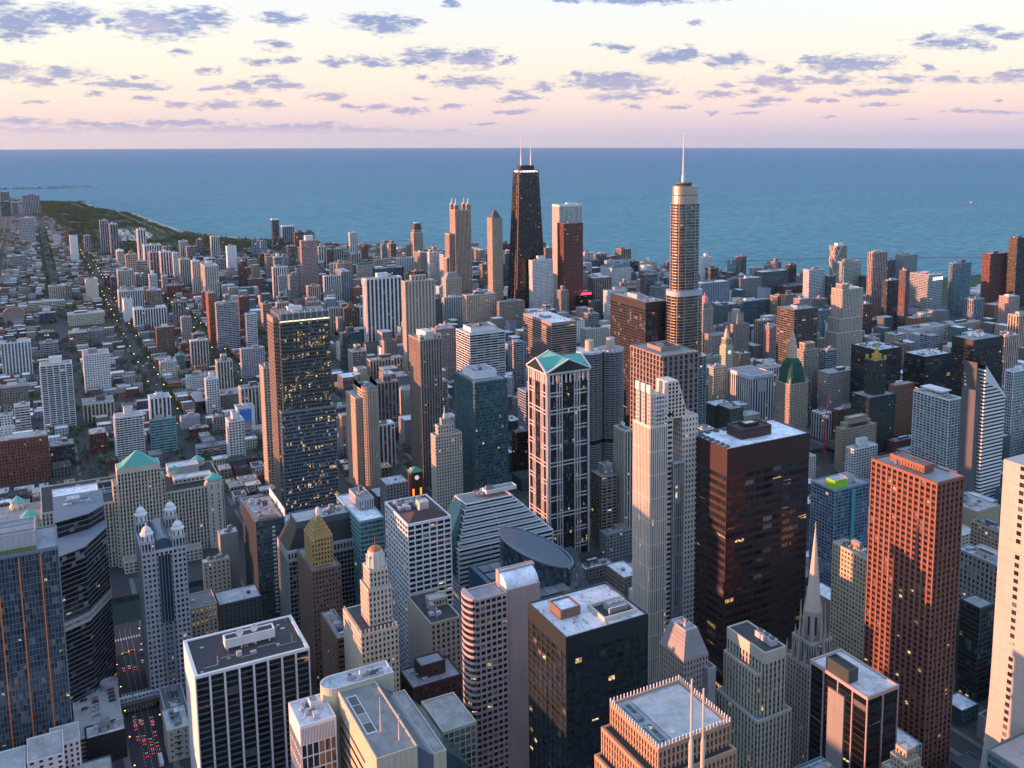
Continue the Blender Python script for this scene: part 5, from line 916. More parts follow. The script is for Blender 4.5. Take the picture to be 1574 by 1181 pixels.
    if ph=='lime':
        lm=wallmat('lime_panel',(.30,.62,.03),.6,.05)
        q=MB();q.box(3,3,h-.4,3.6,14,h+7);q.box(3.6,3,h-.4,17,3.6,h+7);q.box(17,3,h-.4,17.6,10,h+5);link('lime_screen',q.mesh('lime_screen',lm),r)
        q=MB();q.box(4,4,h+6,17,13.8,h+6.5);link('deck',q.mesh('deck',rm('white')),r)
        q=MB();q.prism([(19+12*math.cos(a),15+9*math.sin(a)) for a in [2*PI*k/20 for k in range(20)]],h-.4,h+2.5);link('curved_deck',q.mesh('curved_deck',rm('grey')),r)
        b.units(18,2,w-20,d-4,h,n=12,hi=True)
        q=MB();q.box(w*.47,-1.2,0,w*.56,1,h-3);link('teal_strip',q.mesh('teal_strip',wallmat('teal_strip',(.06,.30,.32),.4)),r)
    if ph=='court2':
        b.sec(w*.35,d*.45,w*.6,d*.2,h,h+6,st='P',wall='tan2',glass='dk',fh=5,bw=2.4);b.units(2,6,w*.5,d*.4,h,n=10,big=.3,hi=True)
    if ph=='none' and wall=='black':
        # sunken pit with cooling fans, brick lift house
        b.sec(w*.14,d*.42,w*.24,d*.3,h,h+4.5,st='N',wall='brown',top=.4,roof='white')
        p=b.mb('fan_pit_wall',wm('cream'))
        for q in((w*.52,d*.12,w*.93,d*.15),(w*.52,d*.5,w*.93,d*.53),(w*.52,d*.15,w*.54,d*.5),(w*.91,d*.15,w*.93,d*.5)): p.box(q[0],q[1],h-.4,q[2],q[3],h+1.6)
        b.mb('pit_floor',rm('tar')).box(w*.54,d*.15,h-.42,w*.91,d*.5,h-.1)
        q=b.mb('cooling_tower',wm('grey'));q.box(w*.66,d*.24,h-.3,w*.88,d*.42,h+3.4)
        for k in range(3):
            f=MB();f.lathe(w*(.70+.07*k),d*.33,[(1.3,h+3.4),(1.5,h+4.3),(1.25,h+4.3),(1.2,h+3.8),(.3,h+3.8)],14);link('fan',f.mesh('fan',wm('steel')),r)
        link('pipe',(lambda t:(t.box(w*.62,d*.2,h,w*.63,d*.21,h+4),t.box(w*.63,d*.2,h+3.7,w*.84,d*.21,h+4.1))and t)(MB()).mesh('pipe',wm('white')),r)
        q=MB();q.box(w*.2,d*.1,h-.44,w*.201,d*.9,h-.3)
    if 'brown ribbed tower with a pointed' in label: b.mb('pointed_crown',wm('brown')).pyr(w*.2,d*.1,w*.8,d*.9,h,h+14,.15)
    if 'pavilion' in label or 'hipped roof' in label: b.mb('hipped_roof',wm('te')).pyr(0,0,w,d,h+.6,h+7,.6)
    if 'barn roofed' in label: b.mb('barn_roof',wm('brown')).pyr(0,0,w,d,h+.6,h+9,.5)
    if 'octagonal cupola' in label: b.mb('cupola',wm('cream')).lathe(w*.5,d*.5,[(8,h),(8,h+6),(6,h+8),(4,h+12),(.3,h+15)],8)
    if 'turret crown' in label: b.mb('turret',wm('cream')).lathe(w*.42,6,[(11,h-12),(11,h+5),(10,h+5.2),(10,h+6),(.5,h+6.2)],20)
    if 'domed' in label and 'lakeside' in label or 'dark domed' in label: b.mb('dome',wm('dgrey')).lathe(w*.5,d*.5,[(w*.34,h),(w*.3,h+5),(w*.18,h+9),(.3,h+10)],14)
    if 'white cap' in label or 'white-capped' in label: b.mb('cap',wm('white')).box(-.5,-.5,h+.5,w+.5,d+.5,h+5)
    if 'blank white penthouse' in label: b.mb('blank_penthouse',wm('white')).box(w*.28,2,h,w*.75,d-2,h+13)
    if 'green roof' in label and 'classical' in label: b.mb('copper_roof',wm('copper')).pyr(0,0,w,d,h+.6,h+8,.6)
    if 'lettered sign' in label and 'hotel' in name:
        textmesh('LOEWS',9.5,.25,emat('sign_white',(.9,.93,1),1.3),r,(w*.30,-.9,h-12))
    if 'white lettered sign' in label and 'finned' in label:
        q=MB();q.box(w*.16,-.5,h-6.2,w*.97,-.1,h-1.6);link('sign_panel',q.mesh('sign_panel',wm('lgrey')),r)
        textmesh('KEMPER',4.6,.15,wm('white'),r,(w*.36,-.8,h-5.4))
        q=MB();q.box(w*.34,-.5,h-26,w*.62,-.12,h-8);link('blank_panel',q.mesh('blank_panel',wm('lgrey')),r)
    if 'red rooftop sign' in label:
        for k in range(5):
            q=MB();q.box(0,0,0,3.4,.5,5);q.box(3.6,0,1,4.2,.5,3);link('sign_letter',q.mesh('sign_letter',emat('sign_red',(1,.03,.05),2.2)),r,(5+k*5.4,-1,h+1-k*.0))
    if 'black fire stairs' in label:
        for k in range(4):
            q=MB();q.box(0,-1.2,0,4.5,0,.2);q.box(0,-1.2,.2,.1,-1.1,1.2);q.box(4.4,-1.2,.2,4.5,-1.1,1.2);link('fire_escape',q.mesh('fire_escape',wm('black')),r,(w*.3,-.1,5+k*4.2))
    if 'long orange penthouse' in label:
        b.sec(w*.28,d*.30,w*.36,d*.52,h,h+5,st='V',wall='redgran',glass='dk',fh=5,bw=2.4,pf=.8,sf=.3,roof='grey');dish(r,w*.2,d*.72,h,1.6)
        for k in range(9): piece('rooftop_unit',1,1,.9,wm('brick'),r,(w*.2,d*(.3+.04*k),h-.4))
    b.flush()
# ---------------------------------------------------------------- individually modelled towers
def T(name,label,cat,x,y,w=None,d=None,rz=0):
    if w: reg(x,y,w,d)
    r=root(name,label,cat,x,y,rz=rz)
    if w and 'outside the photo' not in label: NAMED.append((x+w/2,y+(d or 0)/2,label))
    return r,Bld(r)
def banded(b,poly,z0,z1,fh,wall,glass,sf=.4,off=.5,hi=False,nm='floor_band',cap='grey'):
    g=b.mb('window_glass',gm(glass));g.prism(poly,z0,z1,False,1/3.2)
    b.mb('roof',rm(cap)).quad([(*p,z1-.1) for p in poly])
    cx=sum(p[0] for p in poly)/len(poly);cy=sum(p[1] for p in poly)/len(poly)
    big=[(p[0]+(p[0]-cx)/max(1e-3,math.hypot(p[0]-cx,p[1]-cy))*off,p[1]+(p[1]-cy)/max(1e-3,math.hypot(p[0]-cx,p[1]-cy))*off) for p in poly]
    n=max(1,round((z1-z0)/fh));f=(z1-z0)/n
    if hi:
        q=MB();q.prism(big,0,f*sf);q.quad([(*p,0) for p in reversed(big)]);me=q.mesh(nm,wm(wall))
        for k in range(n+1): link(nm,me,b.r,(0,0,z0+k*f))
    else:
        q=b.mb(nm+'s',wm(wall))
        for k in range(n+1): q.prism(big,z0+k*f,z0+k*f+f*sf);q.quad([(*p,z0+k*f) for p in reversed(big)])
def rrect(x0,y0,x1,y1,r,n=6):
    p=[]
    for cx,cy,a0 in((x1-r,y0+r,-90),(x1-r,y1-r,0),(x0+r,y1-r,90),(x0+r,y0+r,180)):
        for k in range(n+1):
            a=math.radians(a0+90*k/n);p.append((cx+r*math.cos(a),cy+r*math.sin(a)))
    return p
# glass tower with glowing orange fins, bottom left
r,b=T('office_tower','blue glass tower with orange vertical fins and a strip of roof grass, bottom left corner','tower',-75,691,76,40)
b.sec(0,0,76,40,0,155,st='G',wall='bluegrey',glass='bl',fh=4,bw=1.9,pf=.12,sf=.06,hi=False,panes=1,roof='grey',top=2)
om=wallmat('orange_fin',(.90,.27,.07),.5,.05)
for k in range(6):
    q=MB();q.box(0,-1.3,0,.55,.0,152);link('orange_fin',q.mesh('orange_fin',om),r,(5.8+11.9*k,0,0))
gr=wallmat('sedum',(.10,.13,.03),.95,.3,.5);b.mb('roof_grass',gr).box(2,1.2,155.1,64,6.5,155.9)
b.sec(0,8,64,28,155,165,st='N',wall='lgrey',bw=3.2,top=.6,roof='grey')
for k in range(5):
    q=MB();q.box(0,0,0,12,.5,.5);q.box(0,0,4,12,.5,4.5);o=link('roof_truss',q.mesh('roof_truss',wm('bluegrey')),r,(2+12.3*k,12,165))
b.flush()
# dark curved banded tower
r,b=T('office_tower','dark green curved tower with fine floor lines and one pale belt behind the garage','tower',2,740,34,95)
pA=[(-2,-2),(15,8),(31,40),(33,95),(-2,95)]
banded(b,pA,0,74,3.6,'bluegrey','blk',.16,.25,hi=True);banded(b,pA,74,78,4,'lgrey','gr',.7,.6);banded(b,pA,78,129,3.6,'bluegrey','blk',.14,.25,hi=True,cap='slab')
pB=[(-2,34),(20,42),(31,56),(32,92),(-2,92)];banded(b,pB,129,141,3.6,'bluegrey','blk',.14,.25,cap='slab')
b.units(0,60,26,28,141,n=10,hi=True);b.flush()
# four lantern tower with barrel roof
r,b=T('office_tower','pale blue tower with four domed corner lanterns and a glass barrel roof','tower',53,748,30,52)
b.sec(0,0,30,52,0,116,st='P',wall='lgrey',glass='dk',fh=3.9,bw=3.1,pf=.42,sf=.42,hi=True,wblank=0,roof='slab')
b.mb('centre_bay',gm('bl')).box(10.5,-.8,60,19.5,.2,112)
for k in range(5): piece('centre_fin',.5,.7,98,wm('bluegrey'),r,(10.4+2.1*k,-1.1,14))
for tx,ty in((0,0),(21,0),(0,43),(21,43)):
    b.sec(tx,ty,9,9,116,124,st='V',wall='lgrey',glass='dk',bw=2,fh=8,roof='slab')
    q=MB();q.lathe(tx+4.5,ty+4.5,[(4.3,124),(4.3,129),(4.8,129.4),(3.6,130.2),(3.2,132.4),(1.9,134),(.5,134.6),(.4,136),(.05,137)],10);link('lantern',q.mesh('lantern',wm('white')),r)
    for a in range(8):
        q=(tx+4.5+4.2*math.cos(a*PI/4),ty+4.5+4.2*math.sin(a*PI/4));b.mb('lantern_windows',gm('dk')).box(q[0]-.35,q[1]-.35,124.6,q[0]+.35,q[1]+.35,128)
q=MB();n=14;pts=[(15+6.2*math.cos(PI*k/n),116+7.5*math.sin(PI*k/n)) for k in range(n+1)]
for k in range(n): q.quad([(pts[k][0],4,pts[k][1]),(pts[k][0],48,pts[k][1]),(pts[k+1][0],48,pts[k+1][1]),(pts[k+1][0],4,pts[k+1][1])])
q.quad([(p[0],4,p[1]) for p in pts]);link('barrel_roof',q.mesh('barrel_roof',wallmat('barrel_glass',(.05,.11,.15),.25)),r)
for k in range(13):
    q=MB()
    for i in range(n): 
        a,c=pts[i],pts[i+1];q.quad([(a[0],0,a[1]+.15),(a[0],.4,a[1]+.15),(c[0],.4,c[1]+.15),(c[0],0,c[1]+.15)])
    link('roof_rib',q.mesh('roof_rib',wm('bluegrey')),r,(0,5+k*3.4,0))
b.flush()
# the huge trade mart by the river
r,b=T('mart_building','massive limestone mart with a green pyramid topped centre tower and copper corner turrets','building',-70,1012,222,105)
W_=222
def tur(x,y,z,rr=9):
    q=MB();q.lathe(x,y,[(rr,0),(rr,z+7),(rr*.86,z+7.3),(rr*.86,z+10)],8,(3,4));link('turret',q.mesh('turret',wm('cream')),r)
    q=MB();q.lathe(x,y,[(rr*1.02,z+10),(rr*.5,z+13),(.1,z+16)],8);link('copper_roof',q.mesh('copper_roof',wm('copper')),r)
    for k in range(8):
        a=PI/8+k*PI/4
        if rr==9:
            for zz in range(8,int(z)-3,4): piece('turret_window',1.1,1.1,2.1,gm('dk'),r,(x+rr*.915*math.cos(a)-.55,y+rr*.915*math.sin(a)-.55,zz))
        piece('turret_window',1.3,1.3,4.5,gm('dk'),r,(x+rr*.86*math.cos(a)-.65,y+rr*.86*math.sin(a)-.65,z+1))
b.sec(60,6,W_-60,80,0,66,st='V',wall='cream',spw='tan',glass='dkl',fh=3.9,bw=3.1,pf=.45,sf=.34,hi=True,roof='tar')
b.sec(-4,6,64,60,0,58,st='P',wall='cream',glass='dkl',fh=3.9,bw=3.1,pf=.5,sf=.34,hi=False,roof='gravel')
b.sec(125,-4,38,20,0,100,st='V',wall='cream',spw='tan',glass='dkl',fh=3.9,bw=3.0,pf=.45,sf=.34,hi=True,roof='slab',top=5)
b.sec(121,0,46,20,0,84,st='P',wall='cream',glass='dkl',fh=3.9,bw=3.0,pf=.5,sf=.34,roof='slab')
q=MB();q.loft([[(126,-3,100.5),(162,-3,100.5),(162,15,100.5),(126,15,100.5)],[(130,-2,102),(158,-2,102),(158,14,102),(130,14,102)],[(143.5,5,114),(144.5,5,114),(144.5,7,114),(143.5,7,114)]]);link('copper_pyramid',q.mesh('copper_pyramid',wm('copper')),r)
tur(W_-9,10,62);tur(W_-14,84,60,8);tur(W_-40,60,60,8);tur(50,9,56,8);tur(40,60,54,7)
b.sec(178,26,36,14,66,71,st='P',wall='cream',roof='white');b.sec(70,30,40,30,66,70,st='N',wall='lgrey',roof='white');b.sec(176,56,30,20,66,74,st='N',wall='lgrey',roof='white')
b.units(60,30,140,50,66,n=26,big=.12,hi=True)
b.sec(0,-14,95,19,0,9,st='P',wall='grey',roof='slab');b.sec(125,-18,70,13,0,12,st='P',wall='cream',roof='slab')
b.flush()
# white ribs over black glass
r,b=T('office_tower','black glass tower with wide pale ribs, black roof, white penthouse and two dishes','tower',65,583,67,49)
b.sec(0,0,67,49,0,100,st='V',wall='white',glass='blk',fh=3.9,bw=8.3,pf=.13,sf=.12,pr=1.6,hi=True,wblank=1,roof='tar',top=1.4,spw='dgrey',panes=1)
b.sec(21,22,40*.75,8,101.5,107,st='N',wall='white',bw=2.2,top=.4,roof='tar')
for k in range(4): piece('post',.5,.5,2.2,wm('white'),r,(22+8.5*k,22.6,99.4))
dish(r,30,25,107,2.4,.1,1.35);dish(r,39,26,107,2.4,.1,1.35)
for a in((26,12,3,2.4,3),(8,34,2,1,.5),(50,14,2,1.4,.6),(34,12,3.6,1.6,1.2),(57,33,2.4,1.4,.6),(14,8,.4,.4,6),(59,12,.4,.4,6)): piece('rooftop_unit',a[2],a[3],a[4],wm('steel'),r,(a[0],a[1],99.6))
for k in range(14): piece('roof_hatch',[1.4,.8,2.2][k%3],[1,1.6,.7][k%3],[.5,.9,.4][k%3],wm(['steel','dgrey','lgrey'][k%3]),r,(4+(k*17.3)%58,4+(k*11.7)%40,99.6))
for k in range(5): piece('roof_duct',8+k,.5,.5,wm('grey'),r,(6+k*11,8+(k*7)%12,99.6))
b.flush()
# garage with cars on the roof
r,b=T('parking_garage','cream parking garage with cars on its roof deck beside the canyon street','garage',2,690,29,66)
b.sec(0,0,29,66,0,20,st='H',wall='cream',glass='dk',fh=3.1,bw=8,pf=.1,sf=.42,hi=True,roof='slab',top=1.2,mull=0)
q=MB();q.lathe(24,60,[(6,0),(6,24),(5.4,24),(5.4,22)],22);link('stair_drum',q.mesh('stair_drum',wm('lgrey')),r)
b.sec(24.5,3,4.5,5,20,24,st='N',wall='lgrey')
b.flush();GAR=(2,690,20.0)
# deco tower with orange lit shaft
r,b=T('deco_tower','cream art deco tower with a slim lantern topped shaft glowing orange on its west corner','tower',159,563,24,40)
b.sec(0,0,24,40,0,110,st='P',wall='cream',glass='dkl',fh=3.7,bw=2.7,pf=.5,sf=.4,hi=True,roof='tar')
for k in range(10): piece('finial',.8,.8,2.6,wm('cream'),r,(.2+k*2.5,.1,110.4)); 
for k in range(14): piece('finial',.8,.8,2.6,wm('cream'),r,(.1,.4+k*2.8,110.4))
b.sec(8,8,15,18,110,134,st='P',wall='cream',glass='dkl',fh=3.7,bw=2.4,pf=.5,sf=.35,hi=True)
b.sec(9.5,9.5,12,14,134,146,st='P',wall='cream',glass='dkl',fh=3.7,bw=2.2,pf=.5,sf=.35)
q=MB();q.lathe(15.5,16,[(5.6,146),(5.6,152),(5.0,152.5),(4.8,156),(3.8,157)],12,(2,3));link('lantern',q.mesh('lantern',wm('cream')),r)
q=MB();q.lathe(15.5,16,[(4.4,156.9),(3.2,158.6),(.3,159.5)],12);q.cyl(15.5,16,159,167,.15,.08,6);link('copper_cap',q.mesh('copper_cap',wallmat('old_copper',(.40,.15,.05),.5)),r)
for k in range(12):
    a=k*PI/6;piece('lantern_pier',.7,.7,8,wm('white'),r,(15.5+5.5*math.cos(a)-.35,16+5.5*math.sin(a)-.35,146))
b.flush()
# brown tower with gold shaft
r,b=T('deco_tower','brown brick tower with a gold stepped pyramid shaft and small pinnacle','tower',163,702,22,46)
b.sec(0,0,22,46,0,95,st='P',wall='brown',glass='dkl',fh=3.7,bw=2.5,pf=.5,sf=.45,hi=True)
gd=dict(st='P',wall='goldbrick',glass='dkl',fh=3.7,bw=2.4,pf=.5,sf=.4)
b.sec(2,6,16,22,95,118,hi=True,**gd)
for k in range(5): b.sec(3+k*1.3,7.5+k*1.8,14-k*2.6,19-k*3.6,118+k*2.6,120.6+k*2.6,st='N',wall='goldbrick',top=.4,roof='slab',bw=3)
q=MB();q.lathe(10.2,17,[(1.6,131),(1.5,135),(1.9,135.4),(1.2,137),(.2,138)],8);link('pinnacle',q.mesh('pinnacle',wm('white')),r)
b.flush()
# mansard
r,b=T('office_block','dark glass block with a steep black mansard roof behind the brown and gold tower','office block',159,762,62,40)
b.sec(0,0,62,40,0,86,st='G',wall='grey',glass='blk',fh=4,bw=3,pf=.12,sf=.2,top=7)
b.sec(-.6,-.6,63,2.5,80,88,st='P',wall='lgrey',glass='dkl',fh=5,bw=2.6,pf=.4,sf=.3)
q=MB();q.pyr(1,2.2,61,38,87,103,.74);link('mansard_roof',q.mesh('mansard_roof',wm('blk')),r)
b.sec(9,8,44,24,103,108,st='N',wall='dgrey',top=.6,roof='slab');b.units(30,10,20,18,108,n=10,hi=True,big=.2);b.flush()
# stepped banded block
r,b=T('office_block','broad stepped block with white floor bands and a slanted green glass atrium roof','office block',298,747,92,50)
for k in range(8):
    b.sec(k*2.4,k*3.4 ,92-k*6.5,50-k*3.4,(0 if k==0 else 60+k*4.3),64+k*4.3,st='H',wall='white',glass='dkl',fh=4.3,bw=30,pf=.004,sf=.42,hi=True,top=.5,pr=1.0,roof='slab',par=.2)
q=MB();q.quad([(-3,6,80),(12,20,97),(12,38,97),(-3,30,80)]);q.quad([(-3,6,80),(-3,30,80),(-3,30,40),(-3,6,40)]);q.quad([(-3,6,80),(-3,6,40),(1,6,40),(12,20,97)]);q.quad([(-3,30,80),(12,38,97),(12,38,60),(-3,30,60)])
link('atrium_roof',q.mesh('atrium_roof',wallmat('atrium_glass',(.04,.14,.13),.2)),r)
b.sec(40,30,30,10,97,100,st='N',wall='white',top=.4,roof='grey')
b.units(30,30,40,16,97,n=22,hi=True,big=.2);b.flush()
# glass rotunda government hall
r,b=T('rotunda_building','wide glass hall with a sliced drum rotunda and curved sloping glass skirt','hall',300,640,100,96)
q=MB();cxr,cyr=52,50
pts=lambda R_,z:[(cxr-14+R_*math.cos(math.radians(a)),cyr+34+R_*.98*math.sin(math.radians(a)),z) for a in range(-92,6,7)]+[(0,88,z)]
rings=[[(4,cyr-44,z)]+pts(R_,z) for R_,z in((76,0),(70,16),(64,34),(58,52),(57,56))]
q.loft(rings,True,(3,3.6));link('glass_skirt',q.mesh('glass_skirt',glassmat('glass_skirt',(.05,.09,.11),.02,1.8,.15,.3)),r)
for a in range(0,16):
    q=MB();L=[rg[a+1] for rg in rings[:-1]] if a<15 else None
    if L:
        for p0,p1 in zip(L,L[1:]): q.quad([(p0[0]-.25,p0[1],p0[2]+.3),(p0[0]+.25,p0[1]-.2,p0[2]+.3),(p1[0]+.25,p1[1]-.2,p1[2]+.3),(p1[0]-.25,p1[1],p1[2]+.3)])
        link('skirt_rib',q.mesh('skirt_rib',wm('lgrey')),r)
b.mb('side_wall',wallmat('blue_panel',(.07,.16,.24),.35)).box(0,4,0,4,90,57)
for i in range(5):
    for j in range(5): piece('roof_tile',9.3,13,.25,rm('grey'),r,(5+i*9.8,8+j*15.6,57.1))
cxr-=8
def slicez(x,y): return 79-.46*(x-cxr)+.14*(y-cyr)
N_=40;Rr=30
top=[(cxr+Rr*math.cos(2*PI*k/N_),cyr+Rr*math.sin(2*PI*k/N_)) for k in range(N_)]
q=MB();q.loft([[(x,y,50) for x,y in top],[(x,y,slicez(x,y)) for x,y in top]],False,(2.5,3));link('drum',q.mesh('drum',glassmat('drum_glass',(.04,.07,.09),.008,1.7,.15,.1)),r)
q=MB();q.quad([(x,y,slicez(x,y)-.3) for x,y in top]);link('drum_roof',q.mesh('drum_roof',wallmat('drum_roof',(.05,.075,.095),.3)),r)
for k in range(-11,12):
    x=cxr+k*2.35;hh=math.sqrt(max(0,Rr*Rr-(k*2.35)**2))
    q=MB();z0,z1=slicez(x,cyr-hh)+.0,slicez(x,cyr+hh);q.quad([(x-.28,cyr-hh,z0),(x+.28,cyr-hh,z0),(x+.28,cyr+hh,z1),(x-.28,cyr+hh,z1)]);link('roof_rib',q.mesh('roof_rib',wm('bgrey')),r)
q=MB()
for k in range(N_):
    a,c=top[k],top[(k+1)%N_];s_=1.035
    A,D=(cxr+(a[0]-cxr)*s_,cyr+(a[1]-cyr)*s_),(cxr+(c[0]-cxr)*s_,cyr+(c[1]-cyr)*s_)
    za,zc=slicez(*a),slicez(*c);q.quad([(*a,za+.5),(*A,za+.5),(*D,zc+.5),(*c,zc+.5)]);q.quad([(*A,za+.5),(*A,za-1),(*D,zc-1),(*D,zc+.5)])
link('roof_rim',q.mesh('roof_rim',wm('bgrey')),r)
b.flush()
# pink gridded tower and its blank slab
r,b=T('office_tower','pink granite waffle tower with a rounded striped end and barrel topped blank slab','tower',203,495,60,17)
q=[(3.6*math.cos(math.radians(a))+3.6,8+8*math.sin(math.radians(a))) for a in range(90,271,18)]
b.sec(3.6,0,21,16,0,150,st='P',wall='pink',glass='dkl',fh=3.9,bw=3.5,pf=.22,sf=.34,hi=True,pr=.7,roof='grey',top=1)
banded(b,q+[(4,0),(4,16)],0,150,3.9,'pink','dkl',.42,.3,hi=True)
b.sec(25,2,22,12,0,150,st='N',wall='pink',bw=1.4,top=.6,roof='slab',pr=.3)
b.sec(24.6,12.5,24,4,150,158,st='N',wall='pink',bw=1.4,top=.5,pr=.3)
q=MB();n=8;P=[(3+9.5*math.cos(PI/2*k/n),150+7*math.sin(PI/2*k/n)) for k in range(n+1)]
P=[(12.5-9.8*math.cos(PI/2*k/n),150+7.0*math.sin(PI/2*k/n)) for k in range(n+1)]
for k in range(n): q.quad([(25.3,P[k][0],P[k][1]),(46.7,P[k][0],P[k][1]),(46.7,P[k+1][0],P[k+1][1]),(25.3,P[k+1][0],P[k+1][1])])
q.quad([(25.3,p[0],p[1]) for p in reversed(P)]+[(25.3,12.5,150)]);link('barrel_top',q.mesh('barrel_top',rm('white')),r)
b.flush()
# white finned tower with lattice crown
r,b=T('office_tower','tall white finned tower with three open lattice fins and a slanted punched crown','tower',370,559,44,30)
ws=dict(wall='ivory',glass='gr')
b.sec(0,0,15,23,0,212,st='V',fh=17,bw=1.9,pf=.5,sf=.05,hi=True,pr=.3,spw='ivory',**ws)
b.sec(14.5,4,8,22,0,222,st='H',wall='ivory',glass='dkl',fh=3.9,bw=20,pf=.02,sf=.45,pr=.6)
b.sec(21,1,10,22,0,182,st='V',wall='lgrey',glass='gr',fh=14,bw=2,pf=.12,sf=.05,pr=.4)
b.sec(30,3,14,24,0,214,st='P',wall='ivory',glass='dkl',fh=3.9,bw=2.8,pf=.5,sf=.5,hi=True,pr=.3)
for k in range(3):
    y0=1+7.2*k
    b.sec(.5,y0,4,4.4,212,236-k*0,st='G',wall='ivory',glass='gr',fh=3,bw=1.4,pf=.35,sf=.3,par=0,top=.3)
    piece('fin_cap',1.4,4.8,6,wm('white'),r,(0,y0-.2,236))
for f in range(7): piece('lattice_beam',10,.4,.7,wm('white'),r,(4.6,.6,214+f*3.2))
for f in range(5): piece('lattice_post',.4,.4,23,wm('white'),r,(5+f*2.4,.5,212))
b.sec(5,8,12,14,212,232,st='H',wall='peach',glass='dk',fh=2.6,bw=12,pf=.05,sf=.5)
q=MB();Z0,Z1=214,244
q.loft([[(17,4,Z0),(36,4,Z0),(36,18,Z0),(17,18,Z0)],[(17,4,Z1-2),(26.5,4,Z1-2),(26.5,18,Z1-2),(17,18,Z1-2)]]);link('crown_wall',q.mesh('crown_wall',wm('ivory')),r)
for f in range(9):
    for k in range(5):
        zz=Z0+1.4+f*2.9;xx=18.4+k*3.1;xmax=36-(zz+1.8-Z0)/(Z1-2-Z0)*9.5
        if xx+1.7<xmax: piece('crown_window',1.6,.3,1.9,gm('blk'),r,(xx,3.85,zz))
b.flush()
# gabled tower
r,b=T('office_tower','granite framed blue glass tower with green gabled copper roof','tower',419,814,47,41)
core=b.mb('window_glass',gm('dkl'));Hh=189
g_=MB()
b.sec(1.2,1.2,44.6,38.6,0,Hh-8,st='G',wall='black',glass='dkl',fh=3.9,bw=1.7,pf=.1,sf=.22,skiproof=True,pr=.3,top=.5)
pk=wm('granite_light') if 'wall_granite_light' in MATS else wallmat('wall_granite_light',(.62,.56,.53),.6)
for face,L in(('S',47),('W',41)):
    xs=[0,2.6,10.5,13.4,16.2,30.2,33,35.9,45.4] if face=='S' else [0,2.4,8.6,11,13.6,26.4,29,31.6,39.4]
    for k,c in enumerate(xs):
        wd=1.6 if k in(0,8) else .85
        if face=='S': piece('pier',wd,1.0,Hh,pk,r,(c,0,0))
        elif k: piece('pier',1.0,wd,Hh,pk,r,(0,c,0))
    for f in range(10):
        for dz in(0,3.6):
            z=8+f*17.6+dz
            if z<Hh-8:
                for (a,c) in(((2.6,16.2),(30.2,44)) if face=='S' else ((2.4,13.6),(26.4,38.8))):
                    if face=='S': piece('belt',c-a,.8,.95,pk,r,(a,.12,z))
                    else: piece('belt',.8,c-a,.95,pk,r,(.12,a,z))
        if f in(2,5,8):
            for dz in(0,3.6):
                if face=='S': piece('belt',14,.7,.95,pk,r,(16.2,.2,8+f*17.6+dz))
                else: piece('belt',.7,12.8,.95,pk,r,(.2,13.6,8+f*17.6+dz))
    for k in range(10):
        if face=='S': piece('attic_pier',1.6,.9,9,pk,r,(1.2+k*4.8,.06,Hh-10))
        else: piece('attic_pier',.9,1.6,9,pk,r,(.06,1.6+k*4.1,Hh-10))
q=MB();q.box(-1,-1,Hh,48,42,Hh+1.6);link('cornice',q.mesh('cornice',pk),r)
zr,zz=Hh+1.6,Hh+13;mx,my=23.5,20.5;Cc=[(-1,-1),(48,-1),(48,42),(-1,42)]
q=MB();apx=[(mx,-1,zz),(48,my,zz),(mx,42,zz),(-1,my,zz)];ce=(mx,my,zz)
cs=[(*c,zr) for c in Cc]
for k in range(4):
    a=cs[k];p,pn=apx[k-1],apx[k]
    q.quad([a,pn,ce]);q.quad([p,a,ce])
link('copper_roof',q.mesh('copper_roof',wm('copper')),r)
for k in range(4):
    a,c,p=cs[k],cs[(k+1)%4],apx[k];q=MB();q.quad([a,c,p]);link('gable_glass',q.mesh('gable_glass',gm('dk')),r)
    for (u,v) in((a,p),(p,c)):
        q=MB();n_=Vector(v)-Vector(u);s_=Vector((n_.y,-n_.x,0)).normalized() if abs(n_.x)+abs(n_.y)>0 else Vector((1,0,0))
        s_*=.9;u1,v1=Vector(u)+s_,Vector(v)+s_;u0,v0=Vector(u)-s_*.6,Vector(v)-s_*.6;up=Vector((0,0,1.3))
        q.quad([tuple(u1),tuple(v1),tuple(v1+up),tuple(u1+up)]);q.quad([tuple(u1+up),tuple(v1+up),tuple(v0+up),tuple(u0+up)]);q.quad([tuple(v0),tuple(u0),tuple(u0+up),tuple(v0+up)])
        link('gable_rake',q.mesh('gable_rake',wm('white')),r)
q=MB();q.box(2,2,Hh-2,45,39,Hh-.5);link('attic_floor',q.mesh('attic_floor',wm('grey')),r)
b.flush()
